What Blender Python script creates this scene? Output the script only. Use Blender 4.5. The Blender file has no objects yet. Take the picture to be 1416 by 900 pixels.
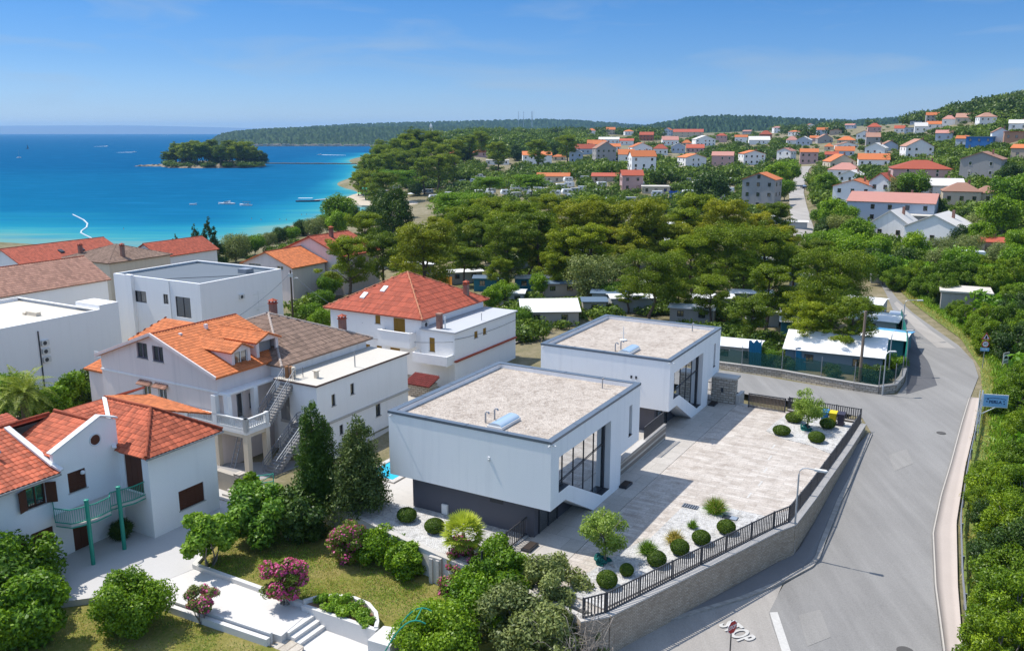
import bpy, math, random
import numpy as np
from mathutils import Vector, Matrix
# camera, sky, sun, exposure
SC = bpy.context.scene
COL = SC.collection
F_PX, CX, CY, HOR, EYE = 1200.0, 708.0, 450.0, 182.0, 23.0
PITCH = math.atan((CY - HOR) / F_PX)
cam_d = bpy.data.cameras.new('camera'); cam = bpy.data.objects.new('camera', cam_d); COL.objects.link(cam)
cam.location = (0, 0, EYE); cam.rotation_euler = (math.pi / 2 - PITCH, 0, 0)
cam_d.sensor_width = 36; cam_d.lens = 36 * F_PX / 1416; cam_d.clip_start = 0.5; cam_d.clip_end = 60000
SC.camera = cam
SUN_EL, SUN_TRAVEL = math.radians(59), math.radians(-23.5)     # light travels towards this heading on the ground
tosun = Vector((-math.cos(SUN_TRAVEL) * math.cos(SUN_EL), -math.sin(SUN_TRAVEL) * math.cos(SUN_EL), math.sin(SUN_EL)))
wd = bpy.data.worlds.new('World'); SC.world = wd; wd.use_nodes = True
nt = wd.node_tree; bg = nt.nodes['Background']
sky = nt.nodes.new('ShaderNodeTexSky'); sky.sky_type = 'NISHITA'; sky.sun_disc = False
sky.sun_elevation = SUN_EL; sky.sun_rotation = math.atan2(tosun.x, tosun.y) % (2 * math.pi)
sky.air_density = 1.0; sky.dust_density = 0.3; sky.ozone_density = 3.0; sky.altitude = 0
# faint high cloud wisps, as a layer of the sky itself
tc = nt.nodes.new('ShaderNodeTexCoord'); mp = nt.nodes.new('ShaderNodeMapping'); mp.inputs['Scale'].default_value = (3.2, 2.0, 17.0)
nz = nt.nodes.new('ShaderNodeTexNoise'); nz.inputs['Scale'].default_value = 1.7; nz.inputs['Detail'].default_value = 7; nz.inputs['Distortion'].default_value = 0.6
rp = nt.nodes.new('ShaderNodeValToRGB'); rp.color_ramp.elements[0].position = 0.49; rp.color_ramp.elements[1].position = 0.80
rp.color_ramp.elements[1].color = (0.58, 0.58, 0.58, 1)
# the low sky is a deeper blue than the model's, as on this very clear day
tint = nt.nodes.new('ShaderNodeMix'); tint.data_type = 'RGBA'; tint.blend_type = 'MULTIPLY'; tint.inputs[0].default_value = 1.0
sz = nt.nodes.new('ShaderNodeSeparateXYZ'); dr = nt.nodes.new('ShaderNodeValToRGB'); es = dr.color_ramp.elements
for p_, c_ in ((.03, (.205, .285, .46)), (.075, (.148, .240, .400)), (.14, (.104, .220, .372)), (.32, (.6, .66, .72))): e_ = es.new(p_); e_.color = (*c_, 1)
es[0].color = (.27, .34, .51, 1); es[-1].position = .55; es[-1].color = (1.14, .98, .84, 1)
nt.links.new(tc.outputs['Generated'], sz.inputs[0]); nt.links.new(sz.outputs[2], dr.inputs[0]); nt.links.new(dr.outputs[0], tint.inputs[7])
mx = nt.nodes.new('ShaderNodeMix'); mx.data_type = 'RGBA'; mx.inputs[7].default_value = (1.35, 1.75, 2.2, 1)
nt.links.new(tc.outputs['Generated'], mp.inputs[0]); nt.links.new(mp.outputs[0], nz.inputs[0]); nt.links.new(nz.outputs[0], rp.inputs[0])
nt.links.new(rp.outputs[0], mx.inputs[0]); nt.links.new(sky.outputs[0], tint.inputs[6]); nt.links.new(tint.outputs[2], mx.inputs[6])
nt.links.new(mx.outputs[2], bg.inputs[0]); bg.inputs[1].default_value = 0.15
sd = bpy.data.lights.new('sun', 'SUN'); sun = bpy.data.objects.new('sun', sd); COL.objects.link(sun)
sd.energy = 2.5; sd.angle = math.radians(0.5); sd.color = (1.0, 0.955, 0.88)
sun.rotation_euler = tosun.to_track_quat('Z', 'Y').to_euler(); sun.location = (0, 0, 200)
SC.view_settings.view_transform = 'Standard'; SC.view_settings.look = 'None'; SC.view_settings.exposure = 1.05; SC.view_settings.gamma = 1
SC.render.engine = 'CYCLES'
SC.cycles.max_bounces = 5; SC.cycles.diffuse_bounces = 4; SC.cycles.glossy_bounces = 3; SC.cycles.transmission_bounces = 3
SC.cycles.transparent_max_bounces = 4; SC.cycles.caustics_reflective = False; SC.cycles.caustics_refractive = False
SC.cycles.use_denoising = True; SC.cycles.denoiser = 'OPENIMAGEDENOISE'; SC.cycles.denoising_input_passes = 'RGB_ALBEDO_NORMAL'; SC.cycles.denoising_prefilter = 'NONE'; SC.cycles.use_adaptive_sampling = False; SC.cycles.sample_clamp_indirect = 6
SC.cycles.volume_bounces = 0
# survey helpers (photo pixel -> point of the place)
CT, ST = math.cos(PITCH), math.sin(PITCH)
def ray(px, py):
 u = (px - CX) / F_PX; v = (py - CY) / F_PX
 return np.array([u, CT - v * ST, -ST - v * CT])
def P(px, py, z=0.0):
 r = ray(px, py); t = (z - EYE) / r[2]
 return Vector((r[0] * t, r[1] * t, z))
def proj(x, y, z):
 d2 = z - EYE; dep = y * CT - d2 * ST; up = y * ST + d2 * CT
 return CX + F_PX * x / dep, CY - F_PX * up / dep, dep
OX, OY, GA = 2.15, 45.16, math.radians(-29.7)          # the villa grid: origin, heading
AX, AY = math.cos(GA), math.sin(GA); BX, BY = -AY, AX
def W(a, b, z=0.0): return Vector((OX + a * AX + b * BX, OY + a * AY + b * BY, z))
def AB(p): dx, dy = p[0] - OX, p[1] - OY; return dx * AX + dy * AY, dx * BX + dy * BY
# terrain: heights surveyed at points, smooth between
SEA = -12.0
ctrl = []
def cp(x, y, z): ctrl.append((x, y, z))
def cpp(px, py, z): p = P(px, py, z); ctrl.append((p.x, p.y, z))
def cpd(px, d, z): u = (px - CX) / F_PX; ctrl.append((u * d * CT, d, z))
for c in [(0, 14, -3.2), (-14, 18, -2.4), (14, 18, -3.4), (-24, 30, -2.2), (12, 40, -2.5), (22, 39, -2.7), (21, 52, -2.0), (28, 65, -1.3), (31, 60, -1.6),
          (43, 78, -1.0), (30, 78, -1.0), (52, 96, -1.0), (57, 127, -1.2), (40, 60, -1.3), (34, 48, -2.0), (60, 85, -0.6), (80, 105, 0.2), (24, 88, -1.2), (5, 60, -1.2), (12, 75, -1.2)]: cp(*c)
for a, b, z in [(-26, -9, -1.75), (-12, -9, -1.75), (-32, 4, -3.4), (-30, 16, -3.3), (-20, 22, -2.6), (-31, 32, -3.0), (-20, 44, -2.0), (-50, 10, -4.0), (-50, 40, -4.2), (-72, 40, -5.0), (-72, 12, -5.0), (-100, 30, -7.0),
    (-6, -13, -2.3), (-16, -16, -2.1), (-5, 60, -2.2)]:
 p = W(a, b); cp(p.x, p.y, z)
for px, d, z in [(-150, 150, -8), (0, 170, -8), (200, 180, -8), (420, 190, -7), (600, 170, -4), (800, 150, -2.2), (950, 150, -1.6), (1100, 150, -1.4), (1250, 180, -2.6), (1450, 170, 0), (1600, 120, 2),
                 (520, 260, -8.5), (650, 260, -6), (800, 260, -3.5), (950, 260, -2.5), (1050, 290, -2.6), (1120, 230, -2.0), (1230, 215, -4.5), (1300, 215, -3.5), (1420, 230, 1), (1560, 230, 7),
                 (560, 400, -10.4), (640, 420, -8), (720, 420, -3.5), (880, 420, 2.6), (1000, 420, 2), (1110, 450, 0), (1200, 300, 2.0), (1280, 290, 6.5), (1350, 300, 4.4), (1430, 300, 10), (1560, 320, 20),
                 (575, 620, 9), (530, 600, 1), (640, 600, 2), (700, 700, 5), (860, 700, 9), (1000, 700, 9.0), (1100, 600, 7), (1200, 520, 8), (1290, 520, 14), (1390, 520, 26), (1500, 500, 36),
                 (640, 1000, 16), (760, 1000, 15), (900, 1000, 15), (1050, 1000, 16), (1150, 1000, 20), (1250, 900, 29), (1330, 850, 40), (1400, 850, 50), (1500, 800, 56), (1600, 800, 62),
                 (560, 1300, 4), (700, 1400, 16), (900, 1400, 19), (1100, 1400, 24), (1300, 1400, 40), (1500, 1400, 62)]: cpd(px, d, z)
for px, py in [(-150, 333), (0, 338), (110, 345), (220, 350), (330, 338), (400, 316), (440, 303), (480, 294), (522, 291), (474, 277), (495, 263), (500, 236), (513, 215), (522, 205)]: cpp(px, py, -11.6)
for px, py, z in [(-150, 305, -17), (0, 310, -17), (110, 312, -17), (220, 318, -17), (310, 315, -17), (380, 298, -16), (430, 288, -15), (470, 285, -13.2), (500, 284, -12.7), (458, 270, -15), (470, 252, -15), (475, 236, -16), (482, 218, -18), (495, 205, -18),
                  (-150, 260, -22), (100, 260, -22), (300, 260, -22), (420, 250, -20), (-200, 215, -25), (150, 215, -25), (400, 215, -22), (440, 203, -25), (200, 203, -25), (560, 274, -10.8), (600, 284, -10.6), (640, 270, -9)]: cpp(px, py, z)
C_ = np.array(ctrl)
def _pol(x, y):
 return np.stack([np.arctan2(x, y) * 1.8, np.log(np.sqrt(x * x + y * y) + 8.0)], -1)
_K = _pol(C_[:, 0], C_[:, 1])
def _tps(r2): return np.where(r2 > 1e-12, 0.5 * r2 * np.log(r2 + 1e-12), 0.0)
_n = len(_K); _d2 = ((_K[:, None] - _K[None]) ** 2).sum(-1)
_M = np.zeros((_n + 3, _n + 3)); _M[:_n, :_n] = _tps(_d2) + np.eye(_n) * 2e-4; _M[:_n, _n] = 1; _M[:_n, _n + 1:] = _K; _M[_n, :_n] = 1; _M[_n + 1:, :_n] = _K.T
_W = np.linalg.solve(_M, np.concatenate([C_[:, 2], np.zeros(3)]))
def hgt(x, y):
 x = np.asarray(x, float); y = np.asarray(y, float); sh = x.shape
 q = _pol(x.ravel(), y.ravel()); out = np.empty(len(q))
 for i in range(0, len(q), 20000):
  c = q[i:i + 20000]
  out[i:i + 20000] = _tps(((c[:, None] - _K[None]) ** 2).sum(-1)) @ _W[:_n] + _W[_n] + c @ _W[_n + 1:]
 return out.reshape(sh)
def h1(x, y): return float(hgt(np.array([x]), np.array([y]))[0])
_TS = np.exp(np.linspace(math.log(25), math.log(2600), 700))
def on_ground(px, py, lift=0.0):
 """where the sight line of a photo pixel comes down to `lift` metres over the ground"""
 r = ray(px, py); r = r / math.hypot(r[0], r[1])
 X, Y, Z = r[0] * _TS, r[1] * _TS, EYE + r[2] * _TS
 g = Z - (np.maximum(hgt(X, Y), SEA) + lift)
 k = int(np.argmax(g <= 0))
 if g[k] > 0 or k == 0: return Vector((X[-1], Y[-1], h1(X[-1], Y[-1]))) if g[k] > 0 else Vector((X[0], Y[0], h1(X[0], Y[0])))
 t0, t1 = _TS[k - 1], _TS[k]; f = g[k - 1] / (g[k - 1] - g[k]); t = t0 + (t1 - t0) * f
 return Vector((r[0] * t, r[1] * t, max(h1(r[0] * t, r[1] * t), SEA)))
def inpoly(x, y, poly):
 c = False; j = len(poly) - 1
 for i in range(len(poly)):
  xi, yi = poly[i][0], poly[i][1]; xj, yj = poly[j][0], poly[j][1]
  if (yi > y) != (yj > y) and x < (xj - xi) * (y - yi) / (yj - yi) + xi: c = not c
  j = i
 return c
# materials
MATS = {}
def new_mat(name):
 m = bpy.data.materials.new(name); m.use_nodes = True; return m, m.node_tree, m.node_tree.nodes['Principled BSDF']
def nd(nt, kind, **kw):
 n = nt.nodes.new(kind)
 for k, v in kw.items():
  if k in n.inputs: n.inputs[k].default_value = v
  else: setattr(n, k, v)
 return n
def c4(c): return (c[0], c[1], c[2], 1)
def noise(nt, scale, detail=4, vec=None, rough=.55):
 n = nd(nt, 'ShaderNodeTexNoise', Scale=scale, Detail=detail, Roughness=rough)
 if vec is None:
  g = nt.nodes.new('ShaderNodeNewGeometry'); vec = g.outputs['Position']
 nt.links.new(vec, n.inputs['Vector']); return n.outputs[0]
def ramp(nt, fac, stops):
 r = nt.nodes.new('ShaderNodeValToRGB'); e = r.color_ramp.elements
 while len(e) < len(stops): e.new(0.5)
 for q, (p, c) in zip(e, stops): q.position = p; q.color = c4(c) if len(c) == 3 else c
 nt.links.new(fac, r.inputs[0]); return r.outputs[0]
def mixc(nt, fac, a, b, mode='MIX'):
 m = nt.nodes.new('ShaderNodeMix'); m.data_type = 'RGBA'; m.blend_type = mode
 for s, v in ((0, fac), (6, a), (7, b)):
  if hasattr(v, 'links'): nt.links.new(v, m.inputs[s])
  else: m.inputs[s].default_value = v if s == 0 else c4(v)
 return m.outputs[2]
def mul(c, k): return tuple(min(1, x * k) for x in c)
def bumpn(nt, bsdf, height, strength, dist=.03):
 b = nd(nt, 'ShaderNodeBump', Strength=strength, Distance=dist); nt.links.new(height, b.inputs['Height']); nt.links.new(b.outputs[0], bsdf.inputs['Normal'])
def mat(name, col, rough=.8, vary=.14, scale=.7, fine=9, bump=.25, spec=.25, metal=0, streak=0, stain=None, tone=0):
 """a plain weathered surface: broad and fine mottling, optional rain streaks, optional per-piece tone"""
 if name in MATS: return MATS[name]
 m, t, b = new_mat(name)
 a = noise(t, scale, 5); f = noise(t, fine, 3)
 c = mixc(t, a, mul(col, 1 - vary), mul(col, 1 + vary))
 c = mixc(t, .45, c, mixc(t, f, mul(col, 1 - vary * 1.3), mul(col, 1 + vary * 1.1)))
 if streak:
  g = t.nodes.new('ShaderNodeNewGeometry'); mp = nd(t, 'ShaderNodeMapping', Scale=(2.2, 2.2, .16)); t.links.new(g.outputs['Position'], mp.inputs[0])
  s = ramp(t, noise(t, 1.0, 5, mp.outputs[0]), [(.5, (0, 0, 0)), (.78, (1, 1, 1))])
  mm = nd(t, 'ShaderNodeMath', operation='MULTIPLY'); t.links.new(s, mm.inputs[0]); mm.inputs[1].default_value = streak
  c = mixc(t, mm.outputs[0], c, stain or mul(col, .62))
 if tone:
  at = nd(t, 'ShaderNodeAttribute', attribute_name='tone');
  c = mixc(t, 1.0, c, ramp(t, at.outputs['Fac'], [(0, (1 - tone,) * 3), (1, (1,) * 3)]), 'MULTIPLY')
 t.links.new(c, b.inputs['Base Color']); b.inputs['Roughness'].default_value = rough; b.inputs['Metallic'].default_value = metal
 b.inputs['Specular IOR Level'].default_value = spec
 if bump: bumpn(t, b, f, bump)
 MATS[name] = m; return m
def glass_mat(name, col=(.02, .025, .03), gloss=.5, rough=.03):
 if name in MATS: return MATS[name]
 m, t, b = new_mat(name); b.inputs['Base Color'].default_value = c4(col); b.inputs['Roughness'].default_value = .4; b.inputs['Specular IOR Level'].default_value = .2
 g = nd(t, 'ShaderNodeBsdfGlossy', Roughness=rough); g.inputs[0].default_value = (.9, .93, .95, 1)
 w_ = noise(t, .9, 2); bp = nd(t, 'ShaderNodeBump', Strength=.03, Distance=.05); t.links.new(w_, bp.inputs['Height']); t.links.new(bp.outputs[0], g.inputs['Normal'])
 lw = nd(t, 'ShaderNodeLayerWeight', Blend=.35); ma = nd(t, 'ShaderNodeMath', operation='MULTIPLY_ADD'); ma.inputs[1].default_value = .6; ma.inputs[2].default_value = gloss
 ma.use_clamp = True; t.links.new(lw.outputs['Fresnel'], ma.inputs[0])
 mx = t.nodes.new('ShaderNodeMixShader'); t.links.new(ma.outputs[0], mx.inputs[0]); t.links.new(b.outputs[0], mx.inputs[1]); t.links.new(g.outputs[0], mx.inputs[2])
 t.links.new(mx.outputs[0], t.nodes['Material Output'].inputs[0]); MATS[name] = m; return m
def leaf_mat(name, cols, trans=.35, rnd=.35):
 """cols: dark, mid, light leaf colours; each leaf face carries its own `tone`, each plant its own shade"""
 cols = [(c[0] * 1.9, c[1] * 1.9, c[2] * 1.0) for c in cols]
 if name in MATS: return MATS[name]
 m, t, b = new_mat(name)
 at = nd(t, 'ShaderNodeAttribute', attribute_name='tone'); oi = t.nodes.new('ShaderNodeObjectInfo')
 c = ramp(t, at.outputs['Fac'], [(0, cols[0]), (.5, cols[1]), (1, cols[2])])
 k = ramp(t, oi.outputs['Random'], [(0, (1 - rnd, 1 - rnd * .85, 1 - rnd * .5)), (.5, (1, 1, 1)), (1, (1 + rnd * .75, 1 + rnd * .35, 1 - rnd * .3))])
 c = mixc(t, 1.0, c, k, 'MULTIPLY')
 d = t.nodes.new('ShaderNodeBsdfDiffuse'); tr = t.nodes.new('ShaderNodeBsdfTranslucent')
 t.links.new(c, d.inputs[0]); t.links.new(mixc(t, 1.0, c, (1.15, 1.2, .6), 'MULTIPLY'), tr.inputs[0])
 mx = t.nodes.new('ShaderNodeMixShader'); mx.inputs[0].default_value = trans; t.links.new(d.outputs[0], mx.inputs[1]); t.links.new(tr.outputs[0], mx.inputs[2])
 g = nd(t, 'ShaderNodeBsdfGlossy', Roughness=.45); g.inputs[0].default_value = (1, 1, 1, 1); m2 = t.nodes.new('ShaderNodeMixShader'); m2.inputs[0].default_value = .018
 t.links.new(mx.outputs[0], m2.inputs[1]); t.links.new(g.outputs[0], m2.inputs[2]); t.links.new(m2.outputs[0], t.nodes['Material Output'].inputs[0])
 MATS[name] = m; return m
# mesh building
class MB:
 def __init__(s): s.v = []; s.f = []; s.m = []; s.t = []
 def add(s, vs, fs, m=0, t=None):
  o = len(s.v); s.v += [tuple(p) for p in vs]
  for f in fs: s.f.append(tuple(i + o for i in f)); s.m.append(m); s.t.append(random.random() if t is None else t)
 def box(s, x0, x1, y0, y1, z0, z1, m=0):
  s.add([(x0, y0, z0), (x1, y0, z0), (x1, y1, z0), (x0, y1, z0), (x0, y0, z1), (x1, y0, z1), (x1, y1, z1), (x0, y1, z1)],
              [(0, 3, 2, 1), (4, 5, 6, 7), (0, 1, 5, 4), (1, 2, 6, 5), (2, 3, 7, 6), (3, 0, 4, 7)], m)
 def prism(s, poly, z0, z1, m=0, mt=None, bottom=True):
  """upright prism over a plan polygon; z0, z1 numbers or per-corner lists"""
  n = len(poly); a = sum(poly[i][0] * poly[(i + 1) % n][1] - poly[(i + 1) % n][0] * poly[i][1] for i in range(n))
  Z0 = z0 if isinstance(z0, (list, tuple)) else [z0] * n; Z1 = z1 if isinstance(z1, (list, tuple)) else [z1] * n
  idx = list(range(n)) if a > 0 else list(range(n))[::-1]
  vs = [(poly[i][0], poly[i][1], Z0[i]) for i in idx] + [(poly[i][0], poly[i][1], Z1[i]) for i in idx]
  s.add(vs, [(i, (i + 1) % n, n + (i + 1) % n, n + i) for i in range(n)], m)
  s.add(vs[n:], [tuple(range(n))], m if mt is None else mt)
  if bottom: s.add(vs[:n], [tuple(range(n))[::-1]], m)
 def ext(s, poly3, d, m=0, me=None):
  """extrude a flat 3-D polygon by vector d"""
  n = len(poly3); p = [Vector(q) for q in poly3]; d = Vector(d)
  nr = Vector((0, 0, 0))
  for i in range(n): nr += p[i].cross(p[(i + 1) % n])
  if nr.dot(d) < 0: p = p[::-1]
  vs = p + [q + d for q in p]
  s.add(vs, [tuple(range(n))[::-1], tuple(range(n, 2 * n))], m)
  s.add(vs, [(i, (i + 1) % n, n + (i + 1) % n, n + i) for i in range(n)], m if me is None else me)
 def tube(s, pts, r, n=8, m=0, cap=True):
  pts = [Vector(p) for p in pts]; rr = r if isinstance(r, (list, tuple)) else [r] * len(pts); vs = []
  for i, p in enumerate(pts):
   d = (pts[min(i + 1, len(pts) - 1)] - pts[max(i - 1, 0)]).normalized()
   u = d.cross(Vector((0, 0, 1)) if abs(d.z) < .95 else Vector((1, 0, 0))).normalized(); w = d.cross(u)
   vs += [p + (u * math.cos(2 * math.pi * k / n) + w * math.sin(2 * math.pi * k / n)) * rr[i] for k in range(n)]
  fs = [(i * n + k, i * n + (k + 1) % n, (i + 1) * n + (k + 1) % n, (i + 1) * n + k) for i in range(len(pts) - 1) for k in range(n)]
  if cap: fs += [tuple(range(n))[::-1], tuple(range((len(pts) - 1) * n, len(pts) * n))]
  s.add(vs, fs, m)
 def bar(s, a, b, w, h=None, m=0):
  """square bar between two points, h is its upright thickness"""
  a, b = Vector(a), Vector(b); h = w if h is None else h; d = (b - a).normalized()
  sd_ = d.cross(Vector((0, 0, 1)) if abs(d.z) < .98 else Vector((0, 1, 0))).normalized() * w / 2; up = sd_.cross(d).normalized() * h / 2
  q = lambda c: [c - sd_ - up, c + sd_ - up, c + sd_ + up, c - sd_ + up]
  s.add(q(a) + q(b), [(0, 1, 2, 3), (7, 6, 5, 4), (0, 4, 5, 1), (1, 5, 6, 2), (2, 6, 7, 3), (3, 7, 4, 0)], m)
 def lathe(s, prof, n=12, m=0, c=(0, 0, 0), sq=(1, 1)):
  vs = [(c[0] + r * math.cos(2 * math.pi * k / n) * sq[0], c[1] + r * math.sin(2 * math.pi * k / n) * sq[1], c[2] + z) for r, z in prof for k in range(n)]
  L = len(prof)
  fs = [(i * n + k, i * n + (k + 1) % n, (i + 1) * n + (k + 1) % n, (i + 1) * n + k) for i in range(L - 1) for k in range(n)]
  fs += [tuple(range(n))[::-1], tuple(range((L - 1) * n, L * n))]; s.add(vs, fs, m)
 def mesh(s, name, mats, smooth=False):
  me = bpy.data.meshes.new(name); me.from_pydata(s.v, [], s.f);
  for k in (mats if isinstance(mats, (list, tuple)) else [mats]): me.materials.append(k)
  me.polygons.foreach_set('material_index', s.m)
  if smooth: me.polygons.foreach_set('use_smooth', [True] * len(s.f))
  at = me.attributes.new('tone', 'FLOAT', 'FACE'); at.data.foreach_set('value', s.t)
  me.update(); return me
 def build(s, name, mats, parent=None, loc=(0, 0, 0), rot=0.0, smooth=False):
  o = bpy.data.objects.new(name, s.mesh(name, mats, smooth)); COL.objects.link(o); o.location = loc; o.rotation_euler = (0, 0, rot)
  if parent: o.parent = parent
  return o
def tag(o, label, cat, group=None, kind=None):
 o['label'] = label; o['category'] = cat
 if group: o['group'] = group
 if kind: o['kind'] = kind
 return o
def struct(o, label=None, cat=None):
 o['kind'] = 'structure'
 if label: o['label'] = label; o['category'] = cat
 return o
def thing(name, label, cat, loc=(0, 0, 0), rot=0.0, group=None):
 o = bpy.data.objects.new(name, None); COL.objects.link(o); o.empty_display_size = .3; o.location = loc; o.rotation_euler = (0, 0, rot)
 return tag(o, label, cat, group)
def link(me, name, parent=None, loc=(0, 0, 0), rot=0.0, scale=None):
 o = bpy.data.objects.new(name, me); COL.objects.link(o); o.location = loc; o.rotation_euler = (0, 0, rot)
 if scale: o.scale = scale if isinstance(scale, (tuple, list)) else (scale,) * 3
 if parent: o.parent = parent
 return o
def dup(root, loc, rot=0.0, label=None, scale=None):
 r = root.copy(); COL.objects.link(r); r.location = loc; r.rotation_euler = (0, 0, rot)
 if scale: r.scale = (scale,) * 3 if not isinstance(scale, (tuple, list)) else scale
 if label: r['label'] = label
 for ch in list(root.children):
  c = ch.copy(); COL.objects.link(c); c.parent = r
  for g in list(ch.children):
   d = g.copy(); COL.objects.link(d); d.parent = c
 return r
def letters(txt, parent, size, loc, rot, m, name='lettering', depth=.004, sx=1.0, bold=0.0):
 cu = bpy.data.curves.new(name, 'FONT'); cu.body = txt; cu.size = size; cu.extrude = depth; cu.align_x = 'CENTER'; cu.align_y = 'CENTER'; cu.offset = bold
 tmp = bpy.data.objects.new('tmp_lettering', cu); COL.objects.link(tmp)
 me = bpy.data.meshes.new_from_object(tmp.evaluated_get(bpy.context.evaluated_depsgraph_get())); bpy.data.objects.remove(tmp); bpy.data.curves.remove(cu)
 me.materials.clear(); me.materials.append(m); me.name = name
 o = bpy.data.objects.new(name, me); COL.objects.link(o); o.location = loc; o.rotation_euler = rot; o.scale = (sx, 1, 1)
 if parent: o.parent = parent
 return o
LANDMARKS = []
def landmark(phrase, p): LANDMARKS.append((phrase, Vector(p)))
AUTO = []                                              # things whose label is worded from what stands beside them
# ground, sea, far coast, air
random.seed(7); RNG = np.random.default_rng(11)
def np_mesh(name, V, F, mats, tone=None, smooth=False, mi=None):
 """V (n,3), F (m,k) -> mesh"""
 me = bpy.data.meshes.new(name); V = np.asarray(V, np.float32); F = np.asarray(F, np.int32); k = F.shape[1]
 me.vertices.add(len(V)); me.vertices.foreach_set('co', V.ravel())
 me.loops.add(F.size); me.loops.foreach_set('vertex_index', F.ravel())
 me.polygons.add(len(F)); me.polygons.foreach_set('loop_start', np.arange(len(F), dtype=np.int32) * k)
 try: me.polygons.foreach_set('loop_total', np.full(len(F), k, np.int32))
 except Exception: pass
 for q in (mats if isinstance(mats, (list, tuple)) else [mats]): me.materials.append(q)
 if mi is not None: me.polygons.foreach_set('material_index', np.asarray(mi, np.int32))
 if smooth: me.polygons.foreach_set('use_smooth', np.ones(len(F), bool))
 at = me.attributes.new('tone', 'FLOAT', 'FACE'); at.data.foreach_set('value', np.asarray(tone if tone is not None else RNG.random(len(F)), np.float32))
 me.update(calc_edges=True); me.validate(); return me
def grid_faces(nr, nc):
 i = np.arange(nr - 1)[:, None] * nc + np.arange(nc - 1)[None]
 return np.stack([i, i + 1, i + nc + 1, i + nc], -1).reshape(-1, 4)
# ground
m, t, b = new_mat('ground_soil')
n1 = noise(t, .035, 5); n2 = noise(t, .6, 5); n3 = noise(t, 5, 4)
c = ramp(t, n1, [(.28, (.06, .085, .025)), (.38, (.12, .125, .045)), (.46, (.25, .20, .13)), (.66, (.40, .33, .25))])
c = mixc(t, .5, c, ramp(t, n2, [(.3, (.06, .08, .025)), (.5, (.17, .15, .07)), (.7, (.36, .30, .22))]))
c = mixc(t, .35, c, ramp(t, n3, [(.3, (.05, .07, .02)), (.7, (.26, .22, .13))]))
t.links.new(c, b.inputs[0]); b.inputs['Roughness'].default_value = .95; b.inputs['Specular IOR Level'].default_value = .1; bumpn(t, b, n3, .5, .2)
GROUND = m
az = np.radians(np.linspace(-46, 46, 250)); rr = np.exp(np.linspace(math.log(9), math.log(3000), 300))
X = rr[:, None] * np.sin(az)[None]; Y = rr[:, None] * np.cos(az)[None]; Z = hgt(X, Y); Z = np.maximum(Z, -26)
PLOT = [(5.35, -4.95), (11.0, 10.0), (11.65, 33.05), (5.6, 33.5), (1.0, 34.0), (-2.5, 39.5), (-16.5, 39.5), (-16.5, -1.0), (-9, -2.95), (-4, -3.95), (-0.3, -4.45)]
LAWN_U = None
def sink(X, Y, Z):
 """the built plots are dug in: ground under them lies lower than their slabs"""
 a = (X - OX) * AX + (Y - OY) * AY; b = (X - OX) * BX + (Y - OY) * BY
 inside = (a > -16) & (a < 10.2) & (b > -3) & (b < 39)
 Z = np.where(inside, np.minimum(Z, -1.5), Z)
 g = (a > -30) & (a < 3) & (b > -22) & (b < -1.0 - .1 * (a + 16))
 Z = np.where(g, np.minimum(Z, -2.75), Z)
 g2 = (a > -28) & (a < -16) & (b > -6) & (b < 2)
 return np.where(g2, np.minimum(Z, -2.6), Z)
Z = sink(X, Y, Z)
gme = np_mesh('ground', np.stack([X, Y, Z], -1).reshape(-1, 3), grid_faces(len(rr), len(az))[:, ::-1], GROUND, smooth=True)
struct(link(gme, 'ground'), 'uneven ground of dry soil and rough grass under the whole town', 'ground')
# sea
m, t, b = new_mat('sea_water')
at = nd(t, 'ShaderNodeAttribute', attribute_name='depth')
g = t.nodes.new('ShaderNodeNewGeometry'); mp = nd(t, 'ShaderNodeMapping', Scale=(.0045, .03, 1)); t.links.new(g.outputs['Position'], mp.inputs[0])
w1 = noise(t, 1, 6, mp.outputs[0], .65)
mp2 = nd(t, 'ShaderNodeMapping', Scale=(.03, .09, 1)); t.links.new(g.outputs['Position'], mp2.inputs[0]); w2 = noise(t, 1.0, 6, mp2.outputs[0], .7)
ad = nd(t, 'ShaderNodeMath', operation='MULTIPLY_ADD'); t.links.new(w1, ad.inputs[0]); ad.inputs[1].default_value = .5; t.links.new(at.outputs['Fac'], ad.inputs[2])
sb = nd(t, 'ShaderNodeMath', operation='SUBTRACT'); t.links.new(ad.outputs[0], sb.inputs[0]); sb.inputs[1].default_value = .25
c = ramp(t, sb.outputs[0], [(.0, (.13, .28, .27)), (.06, (.045, .26, .30)), (.18, (.015, .195, .29)), (.40, (.006, .118, .235)), (1, (.003, .078, .19))])
c = mixc(t, ramp(t, w2, [(.48, (0, 0, 0)), (.75, (.6, .6, .6))]), c, (.012, .16, .32))
t.links.new(c, b.inputs[0]); b.inputs['Roughness'].default_value = .32; b.inputs['Specular IOR Level'].default_value = .0
w3 = noise(t, .55, 4); bumpn(t, b, w3, .35, .5)
saz = np.radians(np.linspace(-50, 42, 240)); sr = np.exp(np.linspace(math.log(120), math.log(30000), 220))
X = sr[:, None] * np.sin(saz)[None]; Y = sr[:, None] * np.cos(saz)[None]
dep = np.clip((SEA - hgt(X, Y)) / 14.0, 0, 1.0); dep = np.where((sr > 1500)[:, None], 1.0, dep)
sme = np_mesh('sea', np.stack([X, Y, np.full_like(X, SEA)], -1).reshape(-1, 3), grid_faces(len(sr), len(saz))[:, ::-1], m, smooth=True)
av = sme.attributes.new('depth', 'FLOAT', 'POINT'); av.data.foreach_set('value', dep.ravel().astype(np.float32))
struct(link(sme, 'sea'), 'blue sea, turquoise in the shallows of the bay', 'sea')
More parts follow.
